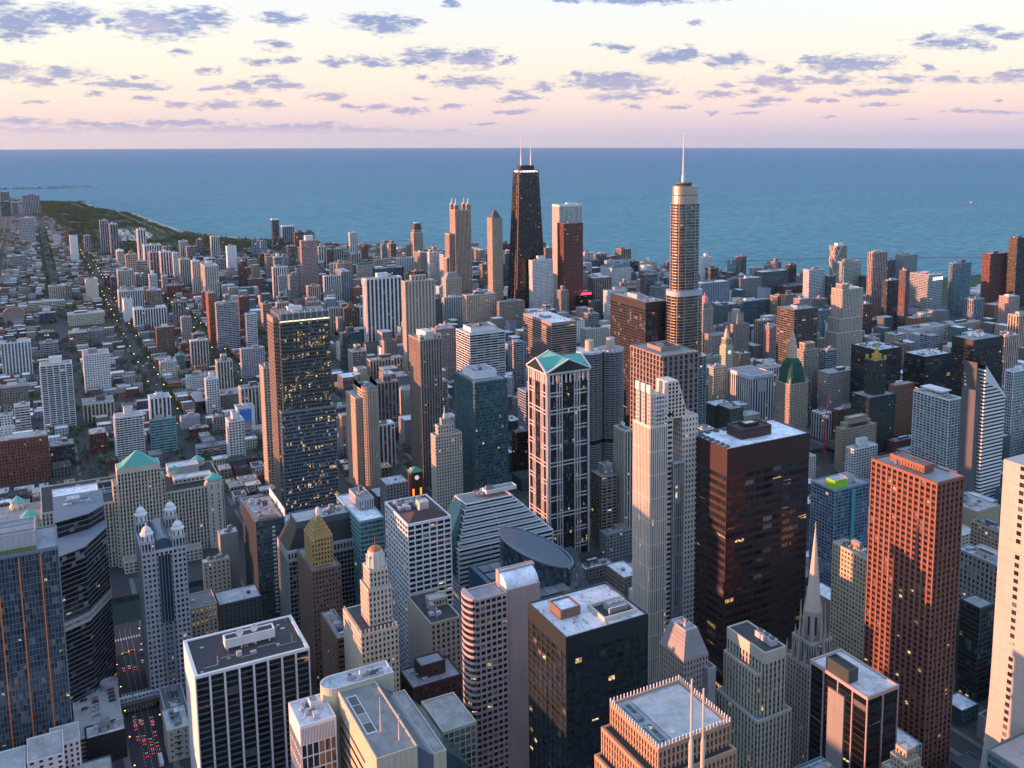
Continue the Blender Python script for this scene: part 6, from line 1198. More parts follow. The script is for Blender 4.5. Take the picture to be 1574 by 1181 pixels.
# twin round towers
def corn(x,y,z,label):
    r,b=T('round_tower',label,'tower',x,y);reg(x-17,y-17,34,34)
    q=MB();q.cyl(0,0,0,z,13,13,32);link('core_wall',q.mesh('core_wall',gm('dk')),r)
    q=MB();n=16;P=[]
    for k in range(n):
        for t_ in range(5):
            a=2*PI*(k+t_/5)/n;rr=14.6+1.9*math.sin(PI*t_/5+.001);P.append((rr*math.cos(a),rr*math.sin(a)))
    q.prism(P,0,1.25);q.quad([(*p,0) for p in reversed(P)]);me=q.mesh('balcony_ring',wm('lbrown' if 0 else 'grey'))
    for f in range(int((z-52)/2.9)): link('balcony_ring',me,r,(0,0,56+f*2.9))
    q=MB();q.cyl(0,0,0,1.0,15.6,15.6,32);q.quad([(15.6*math.cos(-a),15.6*math.sin(-a),0) for a in [2*PI*k/32 for k in range(32)]]);me=q.mesh('parking_ring',wm('grey'))
    for f in range(17): link('parking_ring',me,r,(0,0,2+f*2.9))
    q=MB();q.cyl(0,0,z-1,z+1.4,15.8,15.8,32);link('roof_disc',q.mesh('roof_disc',rm('white')),r)
    q=MB();q.cyl(0,0,z+1.4,z+14,5.2,5.2,24);link('core_drum',q.mesh('core_drum',wm('beige')),r)
corn(594,986,163,'nearer round corncob tower, fully seen with pale core drum, beside the river')
corn(567,990,162,'round corncob tower half hidden behind the green gabled tower')
# silver tallest residential tower
r,b=T('glass_skyscraper','tallest silver glass tower with rounded setbacks and a single white spire','skyscraper',720,1030,56,40)
for (x0,x1,y0,y1,z0,z1) in((-2,54,-4,34,0,126),(1,48,0,32,126,209),(4,43,2,28,209,330),(6,41,3,27,330,342)):
    P=rrect(x0,y0,x1,y1,min(12,(y1-y0)/2-.2),6)
    banded(b,P,z0,z1,3.9 if z0<330 else 12,'silver','te' if z0<126 else 'sil',.17 if z0<330 else .9,.12,hi=(z0<330),cap='slab')
    for (px_,py_) in P[::3]: piece('mullion',.5,.5,z1-z0,wm('steel'),r,(px_*1.003-.25,py_-.25,z0))
banded(b,rrect(10,6,32,24,9,5),342,356,3.6,'brown','dk',.5,.2)
q=MB();q.lathe(20,15,[(2.2,356),(2.0,366),(1.3,368),(.9,392),(.35,423)],12);link('spire',q.mesh('spire',wm('white')),r)
b.mb('mechanical_band',wm('steel')).prism(rrect(.6,-.4,48.4,32.4,12,6),209,216)
b.flush()
# black tapering giant
r,b=T('black_skyscraper','black tapering skyscraper with cross braces and two white antennas','skyscraper',993,2027);reg(950,1998,86,58)
def hx(z): t=z/343;return 40-(40-24)*t,25-(25-14.5)*t
rings=[]
for k in range(23):
    z=343*k/22;a,c=hx(z);rings.append([(-a,-c,z),(a,-c,z),(a,c,z),(-a,c,z)])
q=MB();q.loft(rings,True,(3.2,3.5));link('window_glass',q.mesh('window_glass',glassmat('glass_giant',(.016,.016,.02),.008,1.6,.2,.02)),r,stuff=True)
bm_=wm('blk2')
def strut(p,q_,wd,mat,nm):
    p,q_=Vector(p),Vector(q_);d_=(q_-p);L=d_.length;m=MB();m.box(-wd/2,-wd/2,0,wd/2,wd/2,L);o=link(nm,m.mesh(nm,mat),r,tuple(p));o.rotation_euler=d_.to_track_quat('Z','Y').to_euler();return o
for k in range(0,6):
    z0,z1=k*60,min(343,(k+1)*60);a0,c0=hx(z0);a1,c1=hx(z1)
    strut((-a0,-c0-.3,z0),(a1,-c1-.3,z1),1.5,bm_,'brace');strut((a0,-c0-.3,z0),(-a1,-c1-.3,z1),1.5,bm_,'brace')
    strut((-a0-.3,-c0,z0),(-a1-.3,c1,z1),1.5,bm_,'brace');strut((-a0-.3,c0,z0),(-a1-.3,-c1,z1),1.5,bm_,'brace')
for sx_ in(-1,1):
    for sy_ in(-1,1): strut((sx_*40,sy_*25,0),(sx_*24,sy_*14.5,343),2.2,bm_,'corner_column')
for k in range(1,6): 
    a0,c0=40-16*0,25;u=-1+k/3
    strut((u*40,-25.2,0),(u*24,-14.7,343),1.2,bm_,'column')
for k in range(1,4):
    u=-1+k/2;strut((-40.2,u*25,0),(-24.2,u*14.5,343),1.2,bm_,'column')
for k in range(44):
    z=4+k*7.7;a,c=hx(z);piece('floor_band',round(a*2,1),.3,1.5,bm_,r,(-a,-c-.2,z));piece('floor_band',.3,round(c*2,1),1.5,bm_,r,(-a-.2,-c,z))
q=MB();q.box(-24.6,-15.1,337,24.6,15.1,341);link('light_band',q.mesh('light_band',emat('crown_light',(1,.82,.78),.75)),r)
b.sec(-17,-9,34,18,343,352,st='N',wall='blk2',top=.5)
for sx_,tz in((-12,426),(13,458)):
    q=MB();q.lathe(sx_,0,[(2.0,351),(1.8,372),(1.2,374),(.9,385),(.5,410),(.25,tz)],10);link('antenna',q.mesh('antenna',wm('white')),r)
b.flush()
# four lantern crowned tower by the lake
r,b=T('lantern_tower','peach stone tower with four pointed corner lanterns standing against the lake','tower',905,2245,42,36)
b.sec(0,0,42,36,0,238,st='V',wall='peach',glass='dkl',fh=3.8,bw=3.4,pf=.45,sf=.4,hi=True,pr=.9)
b.sec(-14,6,14,30,0,180,st='V',wall='peach',glass='dkl',fh=3.8,bw=3.4,hi=False);b.sec(-20,10,6,24,0,120,st='V',wall='peach',glass='dkl')
for tx in(0,32):
    for ty in(0,26):
        b.sec(tx,ty,10,10,238,252,st='V',wall='peach',glass='dkl',fh=12,bw=2.4)
        q=MB();q.pyr(tx+2,ty+2,tx+8,ty+8,252,260,.3);q.lathe(tx+5,ty+5,[(1.6,260),(1.6,264),(.1,268)],8);link('lantern',q.mesh('lantern',wm('steel')),r)
b.flush()
# gold hip roofed tower
r,b=T('hip_roofed_tower','golden tan tower with a dark pyramidal hip roof left of the black giant','tower',909,2033,26,28)
b.sec(0,0,26,28,0,233,st='V',wall='tan2',glass='dkl',fh=3.7,bw=3.2,pf=.5,sf=.45,hi=True,pr=.9)
q=MB();q.pyr(2,2,24,26,233,250,.3);link('hip_roof',q.mesh('hip_roof',wm('dgrey')),r);b.mb('finial',wm('dgrey')).cyl(13,14,250,259,.5,.1,6);b.flush()
# mansard topped tower
r,b=T('mansard_tower','tan tower with a tall dark mansard cap beside the lakeside breakwater','tower',1030,2900,30,28)
b.sec(0,0,30,28,0,122,st='V',wall='peach',glass='dkl',fh=4,bw=3.6,pf=.45,sf=.4,hi=True)
b.sec(4,3,22,22,122,130,st='V',wall='peach',glass='dkl',fh=4)
q=MB();q.pyr(3,2,27,26,130,150,.78);link('mansard_roof',q.mesh('mansard_roof',wm('dbrown')),r);b.mb('roof_deck',wm('white')).box(8,6,150,22,22,152);b.flush()
# white terraced + cream hip
r,b=T('office_tower','white terraced tower with dark bands above the cream hip roofed block','tower',905,2330,38,30)
b.sec(0,0,26,28,0,118,st='H',wall='white',glass='dkl',fh=4,bw=9,hi=True);b.sec(24,-2,14,30,0,124,st='N',wall='white',bw=7);b.flush()
r,b=T('office_tower','cream tower with a grey hipped roof in front of the white terraced tower','tower',840,2150,40,28)
b.sec(0,0,40,28,0,84,st='P',wall='cream',glass='te',fh=3.8,bw=4,pf=.35,sf=.35,hi=True);q=MB();q.pyr(2,2,38,26,84,97,.62);link('hipped_roof',q.mesh('hipped_roof',wm('grey')),r);b.flush()
# round fronted tower
r,b=T('apartment_tower','beige tower with a curved glowing parapet and rounded gridded front','tower',314,1092,27,48)
b.sec(0,8,9,40,0,113,st='P',wall='beige',glass='bl',fh=3.4,bw=3,pf=.5,sf=.4,hi=True)
P=rrect(8,0,27,48,9,6)
g=b.mb('round_glass',gm('bl'));g.prism(P,0,124,False,1/3.4);b.mb('roof',rm('slab')).quad([(*p,123.6) for p in P])
for k,(px_,py_) in enumerate(P[::1]): piece('pier',1.1,1.1,124,wm('beige'),r,(px_-.55,py_-.55,0))
for k in range(1,6): piece('pier',1.,1.,124,wm('beige'),r,(8.1-.5,9+k*5.6,0))
q=MB();o_=[(17.5+(p[0]-17.5)*1.05,24+(p[1]-24)*1.02) for p in P];q.prism(o_,0,1.3);q.quad([(*p,0) for p in reversed(o_)]);me=q.mesh('floor_band',wm('beige'))
for f in range(36): link('floor_band',me,r,(0,0,f*3.45))
q=MB()
for k in range(len(o_)):
    a,c=o_[k],o_[(k+1)%len(o_)];za,zc=126.5+a[1]*.1,126.5+c[1]*.1
    q.quad([(*a,122),(*c,122),(*c,zc),(*a,za)]);q.quad([(*c,123),(*a,123),(*a,za),(*c,zc)])
link('curved_parapet',q.mesh('curved_parapet',wm('beige')),r)
b.units(10,10,14,26,124,n=8,hi=True);b.flush()
# tall twin tone tower with lit offices
r,b=T('office_tower','tall dark glass tower speckled with yellow lit offices, notched west side','tower',213,1032,57,44)
b.sec(5,0,52,44,0,232,st='G',wall='greengrey',glass='lit',fh=4.1,bw=1.9,pf=.18,sf=.30,top=6,hi=False)  # upper shaft wall is plain dark greenish grey
b.sec(0,9,8,30,0,228,st='G',wall='tan3',glass='dkl',fh=4.1,bw=1.9,pf=.3,sf=.35,top=6)
b.sec(2,-1.5,58,46,0,128,st='G',wall='bluegrey',glass='lit',fh=4.1,bw=1.9,pf=.16,sf=.28,top=2,roof='grey')
for k in range(9): piece('crown_fin',.7,.9,14,wm('steel'),r,(6+k*6.2,-.5,222))
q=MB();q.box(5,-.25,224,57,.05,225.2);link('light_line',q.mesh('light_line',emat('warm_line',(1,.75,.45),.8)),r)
b.units(10,8,40,30,232,n=16,hi=True,mat=wm('white'));b.flush()
r,b=T('apartment_tower','slim cream balcony tower peeking out left of the lit dark glass tower','tower',222,1150,14,24)
b.sec(0,0,14,24,0,150,st='P',wall='beige',glass='dkl',fh=3.2,bw=3.2,pf=.4,sf=.4,hi=True);b.units(2,3,9,16,150,n=4,hi=True);b.flush()
# striped diamond
r,b=T('diamond_tower','white and black striped tower with a steeply sliced diamond top','tower',862,661,34,26)
q=MB();zW,zE=176,138
P0=[(0,0,0),(34,0,0),(34,26,0),(0,26,0)];P1=[(0,0,zW),(34,0,zE),(34,26,zE+6),(0,26,zW+4)]
q.loft([P0,P1]);link('window_glass',q.mesh('window_glass',gm('blk')),r)
for f in range(43):
    z=2+f*4
    xr_=34 if z<zE-2 else max(1,34*(zW-z-2)/(zW-zE))
    piece('floor_band',round(xr_,1)+.3,.5,2.1,wm('white'),r,(-.3,-.45,z))
    if z<zW-2: piece('floor_band',.5,26,2.1,wm('white'),r,(-.45,0.1,z))
q=MB();q.quad([(-.5,-.6,zW+1),(-.5,-.6,zW-16),(24,-.6,zE+9),(35,-.6,zE-2),(35,-.6,zE+1)]);link('slanted_panel',q.mesh('slanted_panel',wm('white')),r)
q=MB();q.box(-9,4,0,-1,22,150);link('rear_shaft',q.mesh('rear_shaft',wm('dgrey')),r)
q=MB();q.quad([(-9,4,150),(-1,4,150),(-9,4,180)]);q.quad([(-9,4,180),(-1,4,150),(-1,22,150),(-9,22,180)]);link('rear_blade',q.mesh('rear_blade',wm('dgrey')),r)
b.flush()
# gold topped black deco tower
r,b=T('deco_tower','dark green stone tower with a gilded top on a broad dark base','tower',940,893,34,26)
b.sec(-8,-4,48,34,0,78,st='V',wall='dkgreen',glass='dkl',fh=3.7,bw=3,pf=.5,sf=.4,hi=True)
b.sec(7,3,20,18,78,124,st='V',wall='dkgreen',glass='dkl',fh=3.7,bw=2.6,pf=.5,sf=.4,hi=True)
for tx,ty in((7,3),(24,3),(7,18),(24,18)): piece('corner_finial',3,3,6,wm('gold'),r,(tx,ty,124))
b.sec(12,6,9,9,124,132,st='N',wall='gold',top=.4,bw=3);q=MB();q.lathe(16.5,10.5,[(3,132),(2.6,139),(.6,141),(.1,144)],8);link('gilded_lantern',q.mesh('gilded_lantern',wm('gold')),r);b.flush()
# green netted dome tower
r,b=T('deco_tower','tan tower whose upper dome is wrapped in green netting under a bright lantern','tower',868,972,32,30)
b.sec(0,0,32,30,0,86,st='V',wall='tan2',glass='dk',fh=3.7,bw=2.8,pf=.5,sf=.35,hi=True)
q=MB()
rg=[[(x_,y_,z_) for x_,y_ in rrect(16-s_,15-s_,16+s_,15+s_,s_*.5,4)] for s_,z_ in((14.5,86),(14,94),(13.2,98),(12.6,104),(11.6,107),(10.6,112),(8,116),(5.8,119))]
q.loft(rg);link('green_netting',q.mesh('green_netting',wallmat('green_net',(.015,.085,.055),.9,.25,.4)),r)
for k in range(9): 
    s_=14.7-(k>2)*1.2-(k>5)*2-k*.12;P=rrect(16-s_,15-s_,16+s_,15+s_,s_*.5,4);b.mb('scaffold_rings',wm('te')).prism(P,88+k*3.1,88.5+k*3.1)
q=MB();q.lathe(16,15,[(6.4,117),(6.0,134),(6.4,134.4),(4.8,135),(4.4,145),(3.4,146),(2.8,150),(1.2,153),(.1,157)],8);link('lantern',q.mesh('lantern',wm('peach')),r)
for a in range(8):
    for z in(120,127,137): piece('lantern_window',.9,.9,5,gm('dk'),r,(16+4.4*(.78 if z>130 else 1)*math.cos(a*PI/4)-.45,15+4.4*(.78 if z>130 else 1)*math.sin(a*PI/4)-.45,z))
for tx,ty in((0,0),(29,0),(0,27)): q=MB();q.lathe(tx+1.5,ty+1.5,[(1.8,86),(1.6,91),(1,93),(.1,95)],8);link('corner_dome',q.mesh('corner_dome',wm('tan2')),r)
b.flush()
# gothic crown
r,b=T('gothic_tower','grey gothic tower with flying buttresses round its crown','tower',1046,1322,34,28)
b.sec(0,0,34,28,0,92,st='V',wall='granite2',glass='dk',fh=3.8,bw=3,pf=.5,sf=.3,hi=True)
q=MB();q.lathe(17,14,[(9,92),(9,106),(8,107),(7.4,116),(6,116.5)],8,(2,4));link('crown',q.mesh('crown',wm('granite2')),r)
for a in range(8):
    c_,s_=math.cos(a*PI/4+PI/8),math.sin(a*PI/4+PI/8)
    q=MB();q.pyr(-1,-1,1,1,92,112,.3);link('pinnacle',q.mesh('pinnacle',wm('granite2')),r,(17+14*c_,14+12*s_,0))
    q=MB();q.quad([(17+13*c_,14+11.4*s_,103),(17+13*c_,14+11.4*s_,106),(17+8*c_,14+8*s_,112),(17+8*c_,14+8*s_,109)]);link('flying_buttress',q.mesh('flying_buttress',wm('granite2')),r)
b.flush()
# clock tower
r,b=T('clock_tower','white terracotta clock tower with a small peaked lantern','tower',920,1180,15,15)
b.sec(0,0,15,15,0,92,st='P',wall='cream2',glass='dk',fh=3.8,bw=3,pf=.55,sf=.5,hi=True);b.sec(2,2,11,11,92,106,st='V',wall='cream2',glass='dk',fh=12,bw=3)
q=MB();q.cyl(0,0,0,.4,3.1,3.1,20);o=link('clock_face',q.mesh('clock_face',emat('clock_white',(.8,.8,.75),.35)),r,(7.5,-.2,84));o.rotation_euler=(PI/2,0,0)
for tx,ty in((1,1),(12,1),(1,12),(12,12)): q=MB();q.pyr(tx,ty,tx+2,ty+2,92,99,.1);link('pinnacle',q.mesh('pinnacle',wm('cream2')),r)
q=MB();q.lathe(7.5,7.5,[(4.4,106),(4,112),(3,113),(2.6,118),(.6,121),(.1,126)],8);link('lantern',q.mesh('lantern',wm('cream2')),r);b.flush()
# pink domed tower
r,b=T('domed_tower','slim pale tower with a small pink dome right of the tallest silver tower','tower',998,1345,22,22)
b.sec(0,0,22,22,0,120,st='P',wall='granite2',glass='dk',fh=3.6,bw=3,pf=.5,sf=.45,hi=True);b.sec(3,3,16,16,120,130,st='P',wall='granite2')
q=MB();q.lathe(11,11,[(7,130),(7,134),(6.4,138),(4,141.5),(1,142.6),(.8,146),(.1,148)],14);link('pink_dome',q.mesh('pink_dome',wallmat('pink_dome',(.55,.28,.24),.7)),r);b.flush()
r,b=T('office_block','pale stone block at the foot of the pink domed tower','office block',1000,1318,36,24)
b.sec(0,0,36,24,0,78,st='P',wall='granite2',glass='dk');b.flush()
# peach stepped tower with mast
r,b=T('deco_tower','peach and grey ribbed tower with shoulder setbacks and a thin mast','tower',1140,1160,58,26)
for (x0,x1,z0,z1) in((-6,52,0,96),(-2,51,96,120),(4,50,120,168)): b.sec(x0,0,x1-x0,26,z0,z1,st='V',wall='beige',glass='bl',fh=3.8,bw=3.2,pf=.5,sf=.3,hi=(z1>150))
b.sec(6,4,16,14,168,176,st='V',wall='peach',glass='dk',fh=7,bw=2.5);q=MB();q.cyl(12,8,176,206,.5,.2,6);link('mast',q.mesh('mast',wm('white')),r);dish(r,26,12,168,3);dish(r,36,14,168,3);b.flush()
# pink topped
r,b=T('deco_tower','slim pale stone tower with blunt pink lit top beside the black twin box','tower',985,1075,30,16)
b.sec(0,0,30,16,0,100,st='V',wall='granite2',glass='dk',fh=3.7,bw=3,hi=True);b.sec(4,2,20,12,100,110,st='V',wall='peach',glass='dk',fh=9,bw=3);b.flush()
# cross braced
r,b=T('braced_tower','slim pale tower with big diagonal white cross braces by the lake','tower',2004,2067,46,24)
b.sec(0,0,46,24,0,104,st='H',wall='tan2',glass='dk',fh=3.6,bw=9,hi=True);b.sec(12,4,20,14,104,112,st='N',wall='white')
for face in(0,1):
    for k in range(2):
        z0,z1=20+k*42,62+k*42
        if face==0: A,D=(0,-.6,z0),(23,-.6,z1);E_,F_=(23,-.6,z0),(0,-.6,z1)
        else: A,D=(-.6,0,z0),(-.6,24,z1);E_,F_=(-.6,24,z0),(-.6,0,z1)
        strut(A,D,1.3,wm('white'),'brace');strut(E_,F_,1.3,wm('white'),'brace')
b.flush()
# spire church
r,b=T('spire_tower','grey gothic church skyscraper ending in a tall stone spire','church',402,424,24,24)
b.sec(0,0,24,24,0,86,st='V',wall='granite2',glass='dk',fh=3.7,bw=2.6,pf=.55,sf=.4,hi=True)
b.sec(3,3,18,18,86,100,st='V',wall='granite2',glass='dk',fh=12,bw=2.2,pf=.5,sf=.2)
q=MB();q.lathe(12,12,[(6.2,100),(6,118),(5.2,119)],8,(1.6,6));link('belfry',q.mesh('belfry',wm('granite2')),r)
for a in range(8):
    c_,s_=math.cos(a*PI/4+PI/8),math.sin(a*PI/4+PI/8)
    piece('belfry_opening',.9,.9,12,gm('blk'),r,(12+5.7*c_-.45,12+5.7*s_-.45,103))
    for (rr,z0,z1,s_2) in((10.6,86,106,1.3),(7.6,100,124,.8)):
        q=MB();q.pyr(-s_2,-s_2,s_2,s_2,z0,z1,.12);link('pinnacle',q.mesh('pinnacle',wm('granite2')),r,(12+rr*math.cos(a*PI/4),12+rr*math.sin(a*PI/4),0))
for tx in range(5):
    q=MB();q.pyr(-1,-1,1,1,84,96,.12);me=q.mesh('pinnacle',wm('granite2'));link('pinnacle',me,r,(1+tx*5.5,1,0));link('pinnacle',me,r,(1,1+tx*5.5,0))
q=MB();q.lathe(12,12,[(5,119),(3.6,134),(2.0,152),(.9,166),(.35,172)],8);link('spire',q.mesh('spire',wallmat('spire_lead',(.50,.46,.38),.6)),r)
q=MB();q.box(11.8,11.8,171,12.2,12.2,176);q.box(11,11.85,174,13,12.15,174.4);link('cross',q.mesh('cross',wm('gold')),r);b.flush()
# framed black slab, bottom right
r,b=T('office_tower','black glass tower in a thin pink frame with a blank concrete strip and roof box','tower',355,332,23,43)
b.sec(0,0,23,43,0,130,st='V',wall='pinkgr',glass='blk',fh=3.9,bw=10.7,pf=.07,sf=.12,pr=.7,spw='blk',hi=True,panes=1,roof='white')
q=MB();q.box(-.5,16,0,1,28,122);link('concrete_strip',q.mesh('concrete_strip',wm('greystone')),r)  # strip coloured a darker grey to stand in for the shade on it
b.sec(.8,14.5,7,17,130,137,st='N',wall='dkgreen',top=.4,roof='tar',bw=30);b.flush()
# chase: curved end wall at the right edge
r,b=T('office_tower','pale granite end wall tower with two window strips and a flaring base, right edge','tower',406,240)
reg(406,180,60,125)
def ny(z): t=max(0,1-z/175);return 58+ 30*t*t*t
rg=[]
for k in range(30):
    z=259*k/29;rg.append([(0,-5,z),(60,-5,z),(60,ny(z),z),(0,ny(z),z)])
q=MB();q.loft(rg,True);link('end_wall',q.mesh('end_wall',wallmat('pale_granite',(.44,.41,.37),.65,.10)),r)
for f in range(62):
    z=6+f*4.1
    for off in(12,32,50):
        if f%13!=12: piece('strip_window',.35,2.4,2.2,gm('dk'),r,(-.2,ny(z)-off,z))
for f in range(44): piece('panel_joint',.06,58,.12,wm('grey'),r,(-.07,0,5+f*5.8))
b.flush()
# crown tower with masts
r,b=T('crown_tower','ornate orange tinted tower with a picket crown, grey roof deck and blue skylights','tower',197,294,48,50)
r.scale=(1.12,1.12,1.0)
cr=dict(st='V',wall='tan2' if 0 else 'crowntan',glass='dkl',fh=3.9,bw=1.9,pf=.45,sf=.25,pr=.7)
b.sec(7,7,33,34,150,170,hi=True,roof='gravel',**cr)
b.sec(3,3,37,38,120,160,hi=False,roof='tar',**cr);b.sec(0,0,40,41,0,148,hi=False,roof='tar',**cr)
for k in range(22):
    piece('crown_picket',.35,.35,2.2,wm('white'),r,(7.1+k*1.55,7.0,170.2));piece('crown_picket',.35,.35,2.2,wm('white'),r,(7.0,7.1+k*1.6,170.2))
    piece('crown_picket',.35,.35,2.2,wm('white'),r,(39.5,7.1+k*1.6,170.2));piece('crown_picket',.35,.35,2.2,wm('white'),r,(7.1+k*1.55,40.6,170.2))
for k in range(2):
    q=MB();q.box(0,0,0,2.6,11,1.4);link('skylight',q.mesh('skylight',wallmat('skylight_blue',(.08,.2,.3),.3)),r,(10,10+15*k,169.6))
    for j in range(3): piece('skylight_pane',1.4,2.6,.1,gm('blk'),r,(10.6,11+15*k+j*3.3,171.05))
b.mb('inner_deck',rm('slab')).box(15,9,169.7,38,38,170.0);dish(r,17,13,170,1.3)
b.flush()
r,b=T('antenna_mast','taller pale stepped antenna mast in front of the crowned tower roof','antenna',192,262)
q=MB();q.lathe(0,0,[(1.5,0),(1.5,176),(.9,178),(.9,200),(.45,202),(.4,225)],10);link('mast_pole',q.mesh('mast_pole',wm('cream')),r)
q=MB();q.lathe(-1.9,0,[(.7,60),(.7,182),(.4,183)],8);link('mast_pipe',q.mesh('mast_pipe',wm('cream')),r)
r,b=T('antenna_mast','shorter pale antenna mast just right of the taller one','antenna',198,263)
q=MB();q.lathe(0,0,[(1.3,0),(1.3,172),(.8,174),(.8,198),(.4,200),(.35,219)],10);link('mast_pole',q.mesh('mast_pole',wm('cream')),r)
q=MB();q.lathe(1.8,0,[(.6,60),(.6,176),(.4,177)],8);link('mast_pipe',q.mesh('mast_pipe',wm('cream')),r)
for x,y,z,l in((137,455,127,'thin cream flagpole mast left of the pink tower foot'),(143,444,122,'shorter cream flagpole mast beside the thin one')):
    r,b=T('antenna_mast',l,'antenna',x,y);q=MB();q.lathe(0,0,[(.6,0),(.55,z-10),(.2,z+6)],8);link('mast_pole',q.mesh('mast_pole',wm('cream')),r)
# grey mansard deco
r,b=T('deco_tower','grey stone deco tower with a tiled mansard and blue flat deck','tower',317,441,18,26)
b.sec(0,0,18,26,0,108,st='P',wall='granite2',glass='dk',fh=3.7,bw=2.3,pf=.55,sf=.35,hi=True)
for k in range(6):
    a=k*.75;q=MB();q.pyr(a,a,18-a,26-a,108+k*2.3,110.4+k*2.3,.92);link('mansard_tier',q.mesh('mansard_tier',wm('grey')),r)
b.sec(4.6,5,8.8,16,121,123,st='N',wall='lgrey',top=.4,roof='white',bw=9);b.units(5,6,8,13,123,n=7,hi=True,big=.2)
b.sec(15,-4,6,8,0,100,st='N',wall='lgrey',bw=6);b.flush()
# classical deco tower lit orange
r,b=T('deco_tower','cream art deco tower with rounded shoulders, rooftop fans and tall ribbed windows','tower',352,409,16,36)
b.sec(0,0,16,36,0,118,st='V',wall='cream',spw='tan',glass='dk',fh=3.8,bw=3.0,pf=.46,sf=.25,hi=True,roof='tar',top=7)
b.sec(-3,3,20,32,0,104,st='V',wall='cream',spw='tan',glass='dk',fh=3.8,bw=3.0,pf=.46,sf=.3,hi=False);b.sec(-6,-2,26,40,0,78,st='V',wall='cream',spw='tan',glass='dk',fh=3.8,bw=3.0,pf=.46,sf=.3)
for k in range(3):
    piece('cooling_box',5,4.4,3.6,wm('steel'),r,(8,4+k*5.4,118))
    q=MB();q.cyl(10.5,6.2+k*5.4,121.6,122.3,1.6,1.6,14);link('fan_ring',q.mesh('fan_ring',wm('dgrey')),r)
b.flush()
# bottom deco
r,b=T('deco_tower','small tan setback tower with a white capped lantern box, bottom right edge','tower',350,300,22,22)
for (x0,y0,w_,d_,z0,z1) in((0,0,22,22,0,92),(3,3,15,16,92,102),(5.5,5,9.5,11,102,109),(7,7,6.5,7,109,114)): b.sec(x0,y0,w_,d_,z0,z1,st='P',wall='tan2',glass='dkl',fh=3.4,bw=2.2,pf=.5,sf=.45,hi=(z0==0),roof='white')
b.flush()
# cut off roof bottom right
r,b=T('office_block','pale flat roof corner with a railing, cut by the bottom right corner','office block',375,205,60,70)
b.sec(0,0,60,70,0,128,st='G',wall='bluegrey',glass='te',roof='slab')
for k in range(16): piece('rail_post',.12,.12,1.2,wm('steel'),r,(2,2+k*4.3,127.8));piece('rail_post',.12,.12,1.2,wm('steel'),r,(2+k*3.6,66.5,127.8))
piece('rail',.1,65,.1,wm('steel'),r,(2,2,129));piece('rail',54,.1,.1,wm('steel'),r,(2,66.5,129));b.units(20,30,30,30,128,n=6,hi=True,big=.2);b.flush()
r,b=T('office_block','blue trussed roof skylight block at the bottom between deco towers','office block',300,290,22,40)
b.sec(0,0,22,40,0,110,st='G',wall='te',glass='te',roof='grey')
for k in range(7): q=MB();q.box(0,0,0,20,.4,.8);o=link('roof_truss',q.mesh('roof_truss',wallmat('truss_blue',(.04,.16,.22),.4)),r,(1,2+k*5.5,111))
for k in range(3): q=MB();q.box(0,0,0,.4,34,.8);link('roof_truss',q.mesh('roof_truss',MATS['truss_blue']),r,(4+k*6,2,111.9))
b.flush()
# foreground cream complex
r,b=T('office_complex','cream panelled office with long gravel roof, skylight strip and sloping glass wing','office building',104,434,94,90)
b.sec(0,55,19,26,0,108,st='G',wall='white',glass='dkl',fh=7.6,bw=3.2,pf=.16,sf=.09,hi=True,roof='white',top=11,panes=1)
for k in range(22): piece('louvre',.3,.3,9,wm('dgrey'),r,(.8+k*.8,54.9,97.5))
b.sec(24,0,21,68,0,114,st='N',wall='cream2',bw=3,top=.8,roof='gravel',pr=.3)
for k in range(9): piece('slot_window',.5,44,1.5,gm('blk'),r,(23.72,20,100-k*6))
q=MB();q.box(0,0,0,5.6,38,.5);link('skylight_frame',q.mesh('skylight_frame',wm('white')),r,(26,22,113.6))
for k in range(4): piece('skylight_pane',4.4,8.4,.12,gm('blk'),r,(26.6,23+k*9.2,114.15))
q=MB()
for (x0,z0,x1,z1,y1) in((45,113.5,52,106,68),(52,106,54,105.5,68)): q.quad([(x0,2,z0),(x1,2,z1),(x1,y1,z1),(x0,y1,z0)])
q.quad([(45,2,80),(54,2,80),(54,2,105.5),(52,2,106),(45,2,113.5)]);link('glass_slope',q.mesh('glass_slope',wallmat('slope_glass',(.10,.15,.20),.2)),r)
for k in range(26): q=MB();q.quad([(45,0,113.7),(52,0,106.2),(52,.25,106.2),(45,.25,113.7)]);link('glazing_bar',q.mesh('glazing_bar',wm('bgrey')),r,(0,3+k*2.5,0))
b.sec(54,2,7,64,0,105,st='N',wall='cream2',bw=3,top=.6,roof='gravel',pr=.3)
q=MB();q.quad([(61,4,104),(78,14,84),(78,58,84),(61,64,104)]);q.quad([(61,4,104),(61,4,60),(78,14,60),(78,14,84)]);link('glass_wing',q.mesh('glass_wing',wallmat('wing_glass',(.06,.11,.12),.2)),r)
for k in range(14): q=MB();q.quad([(61,0,104.2),(78,-1.2 if k else 0,84.2),(78,-.9 if k else .3,84.2),(61,.3,104.2)]);link('glazing_bar',q.mesh('glazing_bar',wm('bgrey')),r,(0,5+k*3.9+ (9-k*.6 if k<1 else 2),0))
b.sec(72,36,20,34,0,92,st='G',wall='cream2',glass='te',fh=4,bw=3.4,pf=.15,sf=.15,hi=True,roof='gravel')
P=[(18+6+7.5*math.cos(math.radians(a)),76+7.5*math.sin(math.radians(a))) for a in range(90,271,12)]+[(56,68.6),(56,83.4)]
q=MB();q.prism(P,0,116,False);link('curved_wall',q.mesh('curved_wall',wm('cream2')),r)
q=MB();q.quad([(*p,114.6) for p in P]);link('curved_roof',q.mesh('curved_roof',rm('white')),r)
